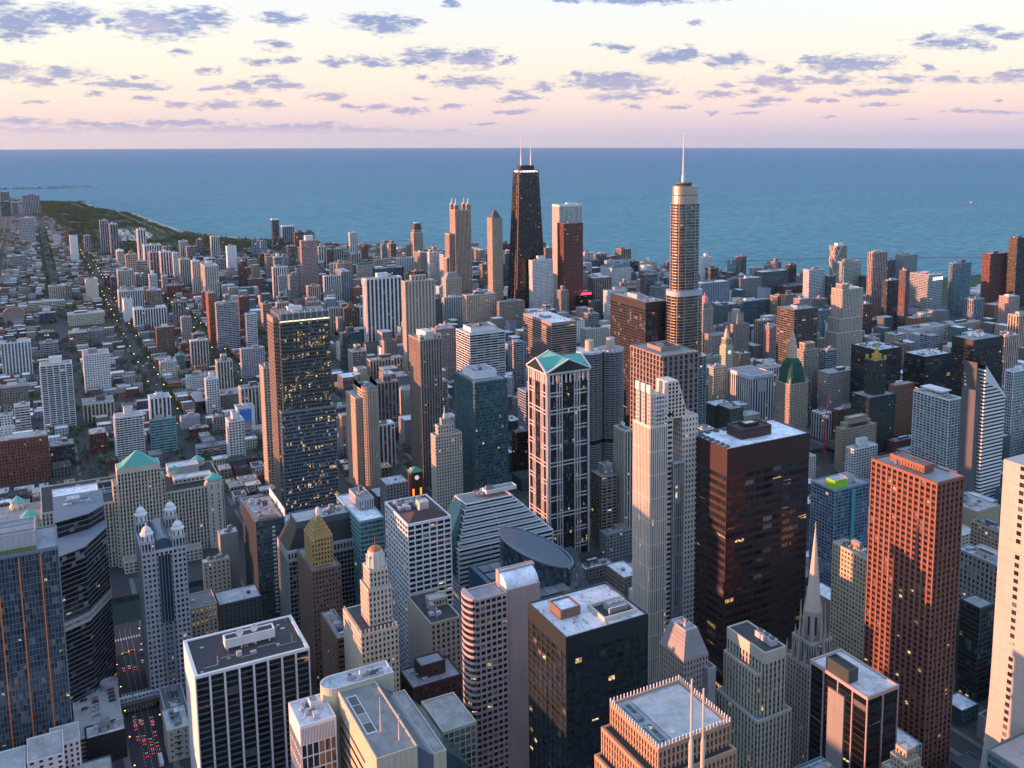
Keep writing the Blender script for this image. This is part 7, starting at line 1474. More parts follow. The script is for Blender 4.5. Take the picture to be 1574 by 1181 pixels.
for k in range(len(P)):
    a,c=P[k],P[(k+1)%len(P)];cx_,cy_=35,76;q=b.mb('parapet_rim',wm('white'));i1,i2=(a[0]+(cx_-a[0])*.03,a[1]+(cy_-a[1])*.08),(c[0]+(cx_-c[0])*.03,c[1]+(cy_-c[1])*.08)
    q.quad([(*a,116),(*c,116),(*i2,116),(*i1,116)]);q.quad([(*i2,114),(*i1,114),(*i1,116),(*i2,116)])
b.units(30,71,24,9,114.8,n=10,hi=True,big=.15);b.units(2,58,14,20,108,n=8,hi=True,big=.25)
b.flush()
r,b=T('office_block','low blue roofed plant block beside the flagpole masts','office block',146,500,18,40);b.sec(0,0,18,40,0,62,st='G',wall='lgrey',glass='te',roof='white');b.units(1,2,15,34,62,n=12,hi=True);b.flush()
# red brick clock tower with green pyramid cap
r,b=T('clock_tower','red brick clock tower with a green pyramid cap and glowing base','tower',361,1046,14,12)
b.sec(0,0,13,12,0,30,st='N',wall='redbrick',bw=13,top=1,par=1)
q=MB();q.pyr(-1,-1,14,13,30.6,36,.05);link('copper_cap',q.mesh('copper_cap',wm('copper')),r)
q=MB();q.cyl(0,0,0,.3,2.6,2.6,20);o=link('clock_face',q.mesh('clock_face',MATS['clock_white']),r,(6.5,-.1,24));o.rotation_euler=(PI/2,0,0)
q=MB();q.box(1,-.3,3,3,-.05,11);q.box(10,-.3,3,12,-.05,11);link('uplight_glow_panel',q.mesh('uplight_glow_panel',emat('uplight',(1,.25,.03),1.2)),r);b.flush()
# pyramid of coloured steel on roof
r,b=T('roof_pyramid','coloured steel pyramid frame standing on the dark teal banded roof','rooftop frame',1653,1920)
r.location.z=78.5
for k in range(4):
    for s_,c_ in((1,'steel'),):
        a=(k*PI/2+PI/4);strut((9*math.cos(a),9*math.sin(a),0),(0,0,26),.9,wallmat('orange_fin',(.8,.22,.06)),'pyramid_leg')
for z,s_ in((6,7),(13,4.6),(19,2.6)):
    q=MB();q.cyl(0,0,z,z+.8,s_,s_,4);link('pyramid_ring',q.mesh('pyramid_ring',wallmat('frame_blue',(.05,.15,.5),.5)),r)
# overhanging roof building
r,b=T('pavilion_building','low dark building with a broad overhanging flat roof beside the lamp-lit avenue','building',208,1560,50,44)
b.sec(0,0,50,44,0,16,st='G',wall='dgrey',glass='blk',hi=True,bw=5);b.mb('overhanging_roof',wm('grey')).box(-10,-8,16.5,60,50,17.6);b.sec(4,10,40,26,17.6,22,st='H',wall='dgrey',glass='blk',roof='gravel');b.flush()
# red crane
r,b=T('tower_crane','red lattice tower crane behind the rust red courthouse tower','crane',846,880)
cm=wallmat('crane_red',(.45,.02,.04),.5,.05)
for sx_ in(0,2.6):
    for sy_ in(0,2.6): piece('mast_leg',.4,.4,66,cm,r,(sx_,sy_,0))
for k in range(16):
    strut((0,0,k*4),(2.8,0,k*4+4),.25,cm,'lattice_bar');strut((0,2.8,k*4+4),(0,0,k*4),.25,cm,'lattice_bar')
q=MB();q.box(-1,-1,66,4,4,69);link('cab',q.mesh('cab',wm('white')),r);strut((1,1,68),(22,16,92),1.2,cm,'jib');strut((1,1,68),(-8,-6,70),1.2,cm,'counter_jib')
# ---------------------------------------------------------------- ground, lake, river
def gz(n): return -(n*n)/2/RE
COAST=[(-3000,1900),(1400,1960),(1900,1960),(2100,1820),(2355,1744),(2596,1714),(2878,1633),(3100,1480),(3376,1359),(3650,1200),(3812,1108),(3947,975),(4158,816),(4382,700),(4646,593),(5127,554),(5972,500),(6530,355),(7103,313),(7405,61),(7810,-60),(8410,-176),(9270,-320),(20000,-3000)]
def coast(n):
    for (a,x),(b_,y) in zip(COAST,COAST[1:]):
        if a<=n<=b_: return x+(y-x)*(n-a)/(b_-a)
    return -3000
RIV=(889,945)
rows=[-3000,-1500,-500,0,300,600,RIV[0]]+[RIV[1]]+list(range(1000,4000,100))+list(range(4000,10000,200))+list(range(10000,20001,1000))
def landmat():
    m,n,b_=newmat('city_ground');g=n.new('ShaderNodeNewGeometry').outputs['Position']
    a=n.noise(g,.02,5,.6);v=n.new('ShaderNodeTexVoronoi',i_Vector=g);v.inputs['Scale'].default_value=.045
    sp=n.new('ShaderNodeSeparateColor',i_0=v.outputs['Color'])
    col=n.ramp(n.m('ADD',n.m('MULTIPLY',a,.6),n.m('MULTIPLY',sp.outputs[0],.4)),[(0,(.035,.036,.038)),(.45,(.055,.055,.057)),(.6,(.09,.088,.082)),(.75,(.05,.06,.035)),(1,(.13,.13,.125))])
    n.set(b_,'Base Color',col);b_.inputs['Roughness'].default_value=.9;return m
q=MB()
for a,c in zip(rows,rows[1:]):
    if a==RIV[0]: continue
    xa,xc=coast(a),coast(c);W0=-9000
    q.quad([(W0,a,gz(a)),(xa,a,gz(a)),(xc,c,gz(c)),(W0,c,gz(c))])
    q.quad([(xa,a,gz(a)),(xa+4,a,gz(a)-6),(xc+4,c,gz(c)-6),(xc,c,gz(c))])
for e_ in RIV: 
    q.quad([(-9000,e_,gz(e_)),(1960,e_,gz(e_)),(1960,e_,-8),(-9000,e_,-8)])
o=link('ground',q.mesh('ground',landmat()));o['kind']='structure'
m,n,b_=newmat('lake_water');g=n.new('ShaderNodeNewGeometry').outputs['Position']
gy=n.new('ShaderNodeSeparateXYZ',i_0=g)
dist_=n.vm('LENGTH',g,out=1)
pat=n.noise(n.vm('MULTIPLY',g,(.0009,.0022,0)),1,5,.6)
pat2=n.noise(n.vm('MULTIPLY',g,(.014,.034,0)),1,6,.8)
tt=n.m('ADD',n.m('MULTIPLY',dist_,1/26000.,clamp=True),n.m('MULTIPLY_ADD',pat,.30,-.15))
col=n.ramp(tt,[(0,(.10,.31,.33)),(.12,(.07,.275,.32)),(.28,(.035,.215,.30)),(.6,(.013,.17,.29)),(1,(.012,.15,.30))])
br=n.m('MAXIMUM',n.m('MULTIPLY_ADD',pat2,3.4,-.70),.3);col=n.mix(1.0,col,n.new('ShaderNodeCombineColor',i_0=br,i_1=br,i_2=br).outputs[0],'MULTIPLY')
n.set(b_,'Base Color',col);b_.inputs['Roughness'].default_value=.5;b_.inputs['IOR'].default_value=1.33;b_.inputs['Specular IOR Level'].default_value=.22
bn=n.new('ShaderNodeBump',i_Height=n.noise(n.vm('MULTIPLY',g,(.02,.055,.02)),1,6,.75),i_Strength=1.0,i_Distance=9.0)
n.set(b_,'Normal',bn.outputs[0])
q=MB();rs=[10,300,900,1500,2500,4000,6000,9000,13000,18000,25000,35000,48000,62000,72000,80000];NA=96
for a,c in zip(rs,rs[1:]):
    for k in range(NA):
        t0,t1=2*PI*k/NA,2*PI*(k+1)/NA
        q.quad([(r_*math.cos(t_),r_*math.sin(t_),-r_*r_/2/RE-4.) for r_,t_ in((a,t0),(c,t0),(c,t1),(a,t1))])
o=link('lake_water',q.mesh('lake_water',m));o['kind']='structure'
wt=wallmat('river_water',(.012,.035,.035),.12,.2,.02)
q=MB();q.quad([(-3000,RIV[0]-.1,-3.0),(1962,RIV[0]-.1,-3.0),(1962,RIV[1]+.1,-3.0),(-3000,RIV[1]+.1,-3.0)]);o=link('river',q.mesh('river',wt));o['kind']='structure'
# green lawns, piers, breakwaters
lawn=wallmat('lawn',(.028,.055,.018),.95,.25,.03)
def sheet(name,pts,mat,dz,kind='structure',**kw):
    q=MB();q.quad([(x,y,gz(y)+dz) for x,y in pts]);o=link(name,q.mesh(name,mat));o['kind']=kind;return o
sheet('sports_field',[(8,2330),(150,2330),(150,2470),(8,2470)],lawn,.12)
sheet('park_lawn',[(250,3900),(780,3900),(560,4900),(440,5900),(200,5900)],lawn,.10)
q=MB();q.quad([(355+100*math.cos(-a),4650+310*math.sin(-a),gz(4650)+.9) for a in [-2*PI*k/24 for k in range(24)]]);o=link('lagoon',q.mesh('lagoon',wallmat('pond_water',(.18,.27,.32),.2)));o['kind']='structure'
sand=wallmat('sand',(.42,.38,.32),.9)
for k in range(10,20):
    (a,xa),(c,xc)=COAST[k-2],COAST[k-1]
    if a>3300 and a<7000: sheet('beach',[(xa-26,a),(xa+3,a),(xc+3,c),(xc-26,c)],sand,.16)
stone=wallmat('pier_stone',(.30,.30,.29),.9)
def strip(name,label,cat,pts,wd,h=1.2,kind=None):
    q=MB()
    for (x0,y0),(x1,y1) in zip(pts,pts[1:]):
        dx,dy=x1-x0,y1-y0;L=math.hypot(dx,dy);nx,ny_=-dy/L*wd/2,dx/L*wd/2
        za,zc=gz(math.hypot(x0,y0)),gz(math.hypot(x1,y1))
        P=[(x0-nx,y0-ny_),(x0+nx,y0+ny_),(x1+nx,y1+ny_),(x1-nx,y1-ny_)];Z=[za,za,zc,zc]
        q.quad([(*p,z-2.6+h) for p,z in zip(P,Z)][::-1])
        for i in range(4):
            j=(i+1)%4;q.quad([(*P[i],Z[i]-6),(*P[j],Z[j]-6),(*P[j],Z[j]-2.6+h),(*P[i],Z[i]-2.6+h)])
    o=link(name,q.mesh(name,stone))
    o['label']=label;o['category']=cat
    return o
strip('breakwater','curved stone hook pier reaching into the lake behind the mansard topped tower','breakwater',[(1060,3790),(1180,3830),(1340,3860),(1372,3800),(1330,3720),(1210,3660)],16)
strip('breakwater','short outer breakwater right of the tallest silver tower','breakwater',[(1800,2360),(1960,2500),(2160,2640)],9,1.0)
strip('breakwater','long thin straight breakwater line across the lake at right','breakwater',[(2020,2640),(2400,2520),(3040,2200),(3500,1960)],8,1.0)
strip('headland','far low wooded headland reaching into the lake at the left edge','headland',[(-900,9500),(-200,9500),(300,9420),(520,9340)],120,3)
strip('headland','second wooded point with a pale beach below the far headland','headland',[(-300,7700),(60,7420),(260,7260),(330,7120)],90,3)
for (x0,y0,x1,y1) in((1950,1480,2500,1960),(1955,1380,2960,1450)):
    q=MB();q.box(x0,y0,-6,x1,y1,gz(y1)+.3);o=link('park_pier',q.mesh('park_pier',lawn if y1>1900 else stone));o['kind']='structure'
r=root('exhibition_building','long pale low roofed sheds on the lakeside pier at right','building',2150,1560)
for k in range(5):
    q=MB();q.box(0,0,0,50,180,8);q.pyr(0,0,50,180,8,14,.5);link('shed',q.mesh('shed',rm('white')),r,(k*62,k*24,0))
# streets
asph=wallmat('asphalt',(.045,.045,.048),.85,.2,.05);walk=wallmat('sidewalk',(.16,.155,.15),.9,.12,.1)
SE=[-95,45,163,300,415-16,530,660,800,925,1075,1210,1350,1490,1640,1800]
SN=[215,344,478,622,752,868,990,1120,1215,1320,1422,1510,1600,1690,1780,1870,1966]+list(range(2066,6000,104))
bk=sorted(set([200]+[r_ for r_ in rows if 0<=r_<=6000]+[300]))
for e_ in SE:
    q=MB();q2=MB();wd=12 if e_ in(163,300,45) else 8
    for a,c in zip(bk,bk[1:]):
        if a<100 or e_>coast(c)-60: continue
        if e_>400 and c>3400: continue
        if e_==45 and a==RIV[0]: continue
        dz=.05 if a!=RIV[0] else .4
        za,zc=(gz(a),gz(c))
        q2.quad([(e_-wd-4,a,za+dz),(e_+wd+4,a,za+dz),(e_+wd+4,c,zc+dz),(e_-wd-4,c,zc+dz)])
        q.quad([(e_-wd,a,za+dz+.08),(e_+wd,a,za+dz+.08),(e_+wd,c,zc+dz+.08),(e_-wd,c,zc+dz+.08)])
    o=link('pavement',q2.mesh('pavement',walk));o['kind']='structure'
    o=link('street',q.mesh('street',asph));o['kind']='structure'
for n_ in SN:
    if RIV[0]<n_<RIV[1]: continue
    xe=min(coast(n_)-40,1900) if n_<3400 else 500
    sheet('cross_street',[(-600,n_-8),(xe,n_-8),(xe,n_+8),(-600,n_+8)],asph,.2)
q=MB();wh=wallmat('road_paint',(.6,.6,.55),.8)
for k in range(60):
    for off in(-4,0,4): q.box(45+off-.12,640+k*4,.30,45+off+.12,642+k*4,.305)
for n_ in(742,766,858):
    for k in range(11): q.box(34.5+k*2,n_,.31,35.5+k*2,n_+4,.315)
link('lane_markings',q.mesh('lane_markings',wh),stuff=True)
bmx=wallmat('bridge_steel',(.16,.06,.05),.7)
for e_ in(163,300,399,530,660,800,925):
    r=root('bridge',{163:'river bridge behind the pale lantern tower',300:'river bridge near the rotunda street',399:'river bridge left of the green gabled tower',530:'river bridge right of the green gabled tower',660:'river bridge below the round towers',800:'river bridge by the white finned tower',925:'broad river bridge by the clock tower'}[e_],'bridge',e_,880)
    q=MB();q.box(-13,4,-.6,13,70,.9);link('deck',q.mesh('deck',asph),r)
    for s_ in(-13.4,13):
        q=MB();q.box(s_,4,-1,s_+.4,70,2.6);link('truss',q.mesh('truss',bmx),r)
# elevated railway across the canyon street
r=root('elevated_railway','elevated train track crossing the canyon street at the bottom left','railway',30,741)
q=MB();q.box(-60,-4.5,7.2,110,4.5,7.9);link('track_deck',q.mesh('track_deck',wm('dgrey')),r)
for s_ in(-4.5,4.1): q=MB();q.box(-60,s_,5.8,110,s_+.4,8.6);link('girder',q.mesh('girder',wm('brown')),r)
for k in range(9):
    for s_ in(-4.4,4.0): piece('column',.6,.6,5.8,wm('brown'),r,(-58+k*18,s_,0))
for k in range(24): piece('sleeper',.4,8,.2,wm('brown'),r,(-56+k*7,-4,7.95))
r=root('train','white commuter train on the elevated track over the street','train',28,742.2,z=8.1)
for k in range(3):
    q=MB();q.box(0,0,0,14,2.9,3.2);q.box(.3,.3,3.2,13.7,2.6,3.6);o=link('carriage',q.mesh('carriage',wallmat('train_body',(.5,.55,.6),.3)),r,(k*14.6-2,0,0))
    for j in range(5): piece('train_window',1.6,.05,1.1,gm('dkl'),r,(k*14.6-1.2+j*2.7,-.04,1.5))
# ---------------------------------------------------------------- low buildings of the city carpet
def hit(x0,y0,x1,y1):
    for (a,c,d_,e_) in FOOTN.get((int((x0+x1)/2)//200,int((y0+y1)/2)//200),()):
        if x0<d_+1.5 and x1>a-1.5 and y0<e_+1.5 and y1>c-1.5: return True
    return False
FOOTN={}
FOOT+= [(8,2330,150,2470),(28,730,64,775)]
for f_ in FOOT:
    for i in range(int(f_[0])//200-1,int(f_[2])//200+2):
        for j in range(int(f_[1])//200-1,int(f_[3])//200+2): FOOTN.setdefault((i,j),[]).append(f_)
HW=['brick','dbrick','lbrown','grey','lgrey','cream','tan','brown','dgrey','white'];HW+=['bgrey','te','greengrey'];HR=['gravel','grey','white','white','slab','tar','rust'];ROOF['rust']=(.17,.11,.09)
NW_=len(HW);hm=[wm(k) for k in HW]+[rm(k) for k in HR];NM=len(hm)
HV=[]
def house_mesh(w_,d_,h_,wi,ri):
    q=MB();mi=[]
    def bx(x0,y0,z0,x1,y1,z1,i,skip='b'):
        n0=len(q.f);q.box(x0,y0,z0,x1,y1,z1,skip);mi.extend([i]*(len(q.f)-n0))
    bx(0,0,0,w_,d_,h_-.6,2,'bt');n0=len(q.f);q.quad([(.3,.3,h_-.6),(w_-.3,.3,h_-.6),(w_-.3,d_-.3,h_-.6),(.3,d_-.3,h_-.6)]);mi.append(1)
    for b4 in((-.25,-.25,w_+.25,.3),(-.25,d_-.3,w_+.25,d_+.25),(-.25,.3,.3,d_-.3),(w_-.3,.3,w_+.25,d_-.3)): bx(b4[0],b4[1],h_-1.2,b4[2],b4[3],h_,0)
    nf=max(1,int(h_/3.4));nb=max(2,int(w_/3.2));nd=max(2,int(d_/3.4))
    for f in range(nf+1): 
        z=f*(h_-1.2)/nf;bx(-.2,-.2,max(0,z-.7),w_+.2,0,z+.7,0,'bn');bx(-.2,0,max(0,z-.7),0,d_,z+.7,0,'be')
    for k in range(nb+1): c=k*w_/nb;bx(max(-.22,c-.9),-.24,0,min(w_+.22,c+.9),0,h_-1.2,0,'bn')
    for k in range(nd+1): c=k*d_/nd;bx(-.24,max(0,c-.9),0,0,min(d_,c+.9),h_-1.2,0,'be')
    u=2+R.random()*(w_-6);bx(u,d_*.4,h_-.6,u+2.5,d_*.4+2.5,h_+1.4,0);bx(w_*.6,d_*.15,h_-.6,w_*.6+1.4,d_*.15+1.4,h_+.4,3)
    me=q.mesh('low_building',hm[wi],hm[NW_+ri],gm('dkl'),wm('steel'));me.polygons.foreach_set('material_index',mi);return me
for k in range(44):
    zone=k//22;w_=(R.uniform(8,22),R.uniform(16,34))[zone];d_=(R.uniform(12,22),R.uniform(18,34))[zone];h_=(R.uniform(6,14),R.uniform(14,44) if k%3 else R.uniform(12,24))[zone]
    wi_,ri_=(R.choice([3,4,5,8,8,10,11,12,9,2]) if zone else R.randrange(10)),(R.randrange(6) if zone else R.randrange(7));HV.append((w_,d_,h_,house_mesh(w_,d_,h_,wi_,ri_),zone,wi_,ri_))
cand=[]
for i,(a,c) in enumerate(zip(SE,SE[1:])):
    for j,(s_,t_) in enumerate(zip(SN,SN[1:])):
        if t_<640 and a<100: continue
        if s_<RIV[1]<t_ or s_<RIV[0]<t_: continue
        y=s_+11
        zone=0 if (c<410 and s_>1000) or s_>3000 else 1
        while y<t_-24:
            x=a+17
            while x<c-20:
                v=R.choice([h for h in HV if h[4]==zone])
                if x+v[0]>c-16: x+=6;continue
                yy=y+R.uniform(0,2);park=(x>200-(yy-3800)*.06 and yy>3750)
                if R.random()<(.93 if zone else .80 if yy<2000 else .66) and y+v[1]<t_-9 and x+v[0]<coast(yy)-40 and not park and x>-.03*yy-40 and not hit(x,yy,x+v[0],yy+v[1]): cand.append((x,yy,v))
                x+=v[0]+(R.uniform(.5,3) if zone else R.uniform(.4,6))
            y+=(33 if zone else 25)
cand.sort(key=lambda t_:math.hypot(t_[0],t_[1])-t_[2][2]*8)
vis=[c_ for c_ in cand if c_[1]>640]
ind=set(id(c_) for c_ in vis[:298])
Lb=['low flat roofed block filling the city grid, a small one among many','low brick or stone walk-up in the dense street grid']
import re
CW=['brick','dark brick','light brown','grey','pale grey','cream','tan','brown','dark grey','white','blue grey','teal','dark']
CR=['gravel','grey','white','white','stone','black','rust'];seenl={}
def lowlabel(cx,cy,v):
    out=[]
    for (a,c,l) in sorted(NAMED,key=lambda t_:math.hypot(t_[0]-cx,t_[1]-cy))[:6]:
        dx,dy=a-cx,c-cy;hd=re.split(r' (?:with|right|left|behind|in|beside|above|below|at|by|carrying|between|whose|wrapped|on|joined|touching|standing|alone|before|just|directly|under|cut|rising|speckled|ending|peeking|crossing|hidden|framed|closing|tucked|beneath|leaning|that|along|across|against|near|squeezed|poking|filling|topped)\b',l)[0]
        hd=' '.join(hd.split()[:7])
        rel=('behind' if dy<0 else 'in front of') if abs(dy)>abs(dx) else ('right of' if dx<0 else 'left of')
        t_=('tall ' if v[2]>30 else 'low ' if v[2]<11 else '')+f"{CW[v[5]]} {'block' if v[4] else 'walk-up'} with {CR[v[6]]} roof {rel} the {hd}"
        t_=' '.join(t_.split()[:16]);out.append(t_)
        if t_ not in seenl: break
    t_=out[-1];seenl[t_]=1;return t_
V_=[];F_=[];M_=[]
for c_ in cand:
    x,yy,v=c_
    if id(c_) in ind:
        o=bpy.data.objects.new('low_building',v[3]);C.objects.link(o);o.location=(x,yy,gz(yy));o['label']=lowlabel(x+v[0]/2,yy+v[1]/2,v);o['category']='low building';o['group']='low mid-rise blocks of the street grid' if v[4] else 'low walk-ups of the street grid'
        continue
    w_,d_,h_=v[:3];h_=h_*R.uniform(.8,1.15);z=gz(yy);wi=(R.choice([3,4,5,8,8,10,11,12,9,2]) if v[4] else R.randrange(10));ri=NW_+(R.randrange(6) if v[4] else R.randrange(7));i0=len(V_)
    if yy>3300: h_*=.85
    V_+=[(x,yy,z),(x+w_,yy,z),(x+w_,yy+d_,z),(x,yy+d_,z),(x,yy,z+h_),(x+w_,yy,z+h_),(x+w_,yy+d_,z+h_),(x,yy+d_,z+h_)]
    e1=.5;V_+=[(x+e1,yy+e1,z+h_),(x+w_-e1,yy+e1,z+h_),(x+w_-e1,yy+d_-e1,z+h_),(x+e1,yy+d_-e1,z+h_),(x+e1,yy+e1,z+h_-.8),(x+w_-e1,yy+e1,z+h_-.8),(x+w_-e1,yy+d_-e1,z+h_-.8),(x+e1,yy+d_-e1,z+h_-.8)]
    for f,mi_ in(((0,1,5,4),wi),((1,2,6,5),wi),((2,3,7,6),wi),((3,0,4,7),wi),((4,5,9,8),wi),((5,6,10,9),wi),((6,7,11,10),wi),((7,4,8,11),wi),((8,9,13,12),wi),((9,10,14,13),wi),((10,11,15,14),wi),((11,8,12,15),wi),((12,13,14,15),ri)): F_.append(tuple(i0+k for k in f));M_.append(mi_)
    nf=max(1,int(h_/3.4))
    for f in range(nf):
        za=z+h_*(f+.35)/nf;zb=z+h_*(f+.8)/nf;nb=max(2,int(w_/4))
        for k in range(nb):
            i1=len(V_);xa,xb=x+w_*(k+.3)/nb,x+w_*(k+.72)/nb;V_+=[(xa,yy-.06,za),(xb,yy-.06,za),(xb,yy-.06,zb),(xa,yy-.06,zb)];F_.append((i1,i1+1,i1+2,i1+3));M_.append(NM)
me=bpy.data.meshes.new('low_buildings');me.from_pydata(V_,[],F_)
me.uv_layers.new(name='UVMap')
for m_ in hm+[gm('dk')]: me.materials.append(m_)
me.polygons.foreach_set('material_index',M_);o=link('low_buildings',me);o['kind']='stuff';o['label']='carpet of low flat roofed buildings stretching to the woods and lake';NCAND=len(cand)
# road cars parked on lots, lagoon boats, shore road
R2=random.Random(3)
q=MB()
for _ in range(420):
    x,y_=R2.uniform(250,460),R2.uniform(4330,4980)
    if (x-355)**2/95**2+(y_-4650)**2/300**2<1: q.box(x,y_,gz(y_)+.3,x+2.5,y_+9,gz(y_)+2.2)
o=link('marina_boats',q.mesh('marina_boats',wm('white')));o['kind']='stuff';o['label']='white boats moored in the park harbour lagoon'
q=MB()
for k in range(60):
    n0_,n1_=3700+k*60,3760+k*60;q.quad([(coast(n0_)-87,n0_,gz(n0_)+.3),(coast(n0_)-63,n0_,gz(n0_)+.3),(coast(n1_)-63,n1_,gz(n1_)+.3),(coast(n1_)-87,n1_,gz(n1_)+.3)])
o=link('shore_drive',q.mesh('shore_drive',wallmat('pale_road',(.12,.115,.11),.8)));o['kind']='structure'
# ---------------------------------------------------------------- trees
def foliage(name,c0,c1):
    m,n,b_=newmat(name);g=n.new('ShaderNodeNewGeometry').outputs['Position']
    n.set(b_,'Base Color',n.ramp(n.m('ADD',n.m('MULTIPLY',n.noise(g,.16,3,.6),.6),n.m('MULTIPLY',n.noise(g,.012,3,.6),.4)),[(.38,c0),(.62,c1)]));b_.inputs['Roughness'].default_value=.9;return m
FM=foliage('foliage',(.02,.045,.015),(.08,.13,.035))
def clump(nl,r_,h_,seed):
    rr=random.Random(seed);V=[];F=[]
    for k in range(nl):
        u,v_,t_=rr.gauss(0,1),rr.gauss(0,1),rr.gauss(0,1);L=math.sqrt(u*u+v_*v_+t_*t_);s_=rr.uniform(.6,1)**.5
        c=Vector((u/L*r_*s_,v_/L*r_*s_,h_*.62+t_/L*h_*.38*s_));nrm=Vector((rr.gauss(0,1),rr.gauss(0,1),rr.gauss(.6,.8))).normalized()
        a=nrm.orthogonal().normalized();b2=nrm.cross(a);sz=r_*rr.uniform(.18,.34);i0=len(V)
        for q_ in range(4): V.append(tuple(c+(a*math.cos(q_*PI/2)+b2*math.sin(q_*PI/2))*sz+nrm*rr.uniform(-.2,.2)*sz))
        F.append((i0,i0+1,i0+2,i0+3))
    return V,F
tv=[clump(26,4.4,9,s_) for s_ in range(6)]
def in_park():
    while True:
        n_=R.uniform(3720,7300);x=R.uniform(-260,coast(n_)-30)
        if x>200-(n_-3800)*.06+R.gauss(0,30) and not(235<x<480 and 4300<n_<5000) and mnoise.noise(Vector((x*.009,n_*.004,3.)))>-.30 and not abs(x-(coast(n_)-75))<14: return x,n_
pts=[in_park() for _ in range(6400)]+[(R.uniform(-500,480),9480-R.uniform(0,60)-60) for _ in range(160)]+[(R.uniform(-250,290),0) for _ in range(0)]
pts+=[(x_,7700-(x_+300)*.9+R.uniform(-30,30)) for x_ in [R.uniform(-280,320) for _ in range(120)]]
def mass(name,label,pts,sc0=1.):
    V=[];F=[]
    for (x,y_) in pts:
        v,f=tv[R.randrange(6)];s_=R.uniform(.7,1.35)*sc0*(1.2 if y_>5200 else 1.0);ca,sa=math.cos(x),math.sin(x);i0=len(V);z=gz(y_)-.5
        V+=[(x+(a*ca-c*sa)*s_,y_+(a*sa+c*ca)*s_,z+t_*s_*.9) for a,c,t_ in v];F+=[tuple(i0+k for k in q_) for q_ in f]
    me=bpy.data.meshes.new(name);me.from_pydata(V,[],F);me.materials.append(FM);o=link(name,me);o['kind']='stuff';o['label']=label
mass('park_trees','dark woods of the lakeside park merging into one mass',pts)
st=[]
for _ in range(26000):
    n_=R.uniform(1150,5200);e_=R.choice(SE[1:5]+SE[5:9]) if R.random()<.35 else None
    x=(e_+R.choice((-14,14))) if e_ else R.uniform(-140,420 if n_<3000 else 900)
    if x<coast(n_)-30 and not hit(x-3,n_-3,x+3,n_+3): st.append((x,n_))
    if len(st)>8500: break
mass('street_trees','small dark street trees dotted between the low roofs',st,.95)
# single trees along the two avenues and near plazas
TM=[]
for s_ in range(4):
    V,F=clump(46,3.4,8,50+s_);q=MB();q.v=list(V);q.f=list(F);q.uv=[[(0,0)]*4 for _ in F];TM.append(q.mesh('crown',FM))
q=MB();q.cyl(0,0,0,5,.28,.14,6);
for a in(0,2,4): q.quad([(0,0,3.6),(.2,0,3.6),(1.4*math.cos(a),1.4*math.sin(a),5.6),(1.3*math.cos(a),1.4*math.sin(a),5.6)])
TRK=q.mesh('trunk',wallmat('bark',(.05,.035,.025),.9))
def tree(x,y_,lab,grp,s_=1.,z=None):
    r=root('street_tree',lab,'tree',x,y_,grp,z=(gz(y_) if z is None else z));r.scale=(s_,)*3;link('crown',R.choice(TM),r);link('trunk',TRK,r)
for k in range(46): tree(163+R.choice((-17,17)),1640+k*38+R.uniform(-16,16),'dark leafy tree lining the left lamp-lit avenue','trees along the left lamp-lit avenue',R.uniform(.9,1.4))
for k in range(46): tree(300+R.choice((-17,17)),1500+k*38+R.uniform(-16,16),'dark leafy tree lining the right lamp-lit avenue','trees along the right lamp-lit avenue',R.uniform(.9,1.4))
for k in range(9): tree(74+k*3.4+R.uniform(-1,1),722+R.uniform(-4,2),'dark tree in the roof planters before the pale lantern tower','trees before the lantern tower',R.uniform(.6,.9))
for k in range(8): tree(150+R.uniform(0,40),680+R.uniform(0,14),'small tree in the plaza behind the black roofed ribbed tower','plaza trees behind the ribbed tower',R.uniform(.6,1))
# ---------------------------------------------------------------- street lamps
q=MB();q.cyl(0,0,0,8.4,.14,.09,6,False);q.box(-.06,-.06,8.3,1.6,.06,8.45)
n0=len(q.f);q.lathe(1.7,0,[(.1,7.8),(.7,8.0),(.7,8.4),(.1,8.6)],6)
LM=q.mesh('street_lamp',wm('steel'),emat('lamp_glow',(1,.50,.12),4.));LM.polygons.foreach_set('material_index',[0]*n0+[1]*(len(q.f)-n0))
def lamp(x,y_,lab,grp,s_=1,rz=0):
    o=bpy.data.objects.new('street_lamp',LM);C.objects.link(o);o.location=(x,y_,gz(y_)+.1);o.rotation_euler=(0,0,rz);o.scale=(s_,)*3;o['label']=lab;o['category']='street lamp';o['group']=grp
for k in range(62):
    if R.random()<.2: continue
    lamp(151 if k%2 else 175,1560+k*40+R.uniform(-13,13),'glowing yellow lamp along the left straight avenue','lamps of the left avenue',1+.1*(k/20),0 if k%2 else PI)
    lamp(288 if k%2 else 312,1200+k*38+R.uniform(-13,13),'glowing yellow lamp along the right straight avenue','lamps of the right avenue',1+.1*(k/20),0 if k%2 else PI)
for k in range(14): lamp(33.5 if k%2 else 56.5,648+k*18,'glowing lamp beside the bottom left canyon street','lamps of the canyon street',.55,0 if k%2 else PI)
for k in range(130):
    e_=R.choice(SE);n_=R.choice([s_ for s_ in SN if s_>700])+R.choice((-9,9))
    if e_<coast(n_)-80 and not hit(e_-2,n_-2,e_+2,n_+2): lamp(e_+R.choice((-12,12)),n_,'glowing lamp at a corner of the street grid','corner lamps of the street grid',.8 if n_<1500 else 1.0)
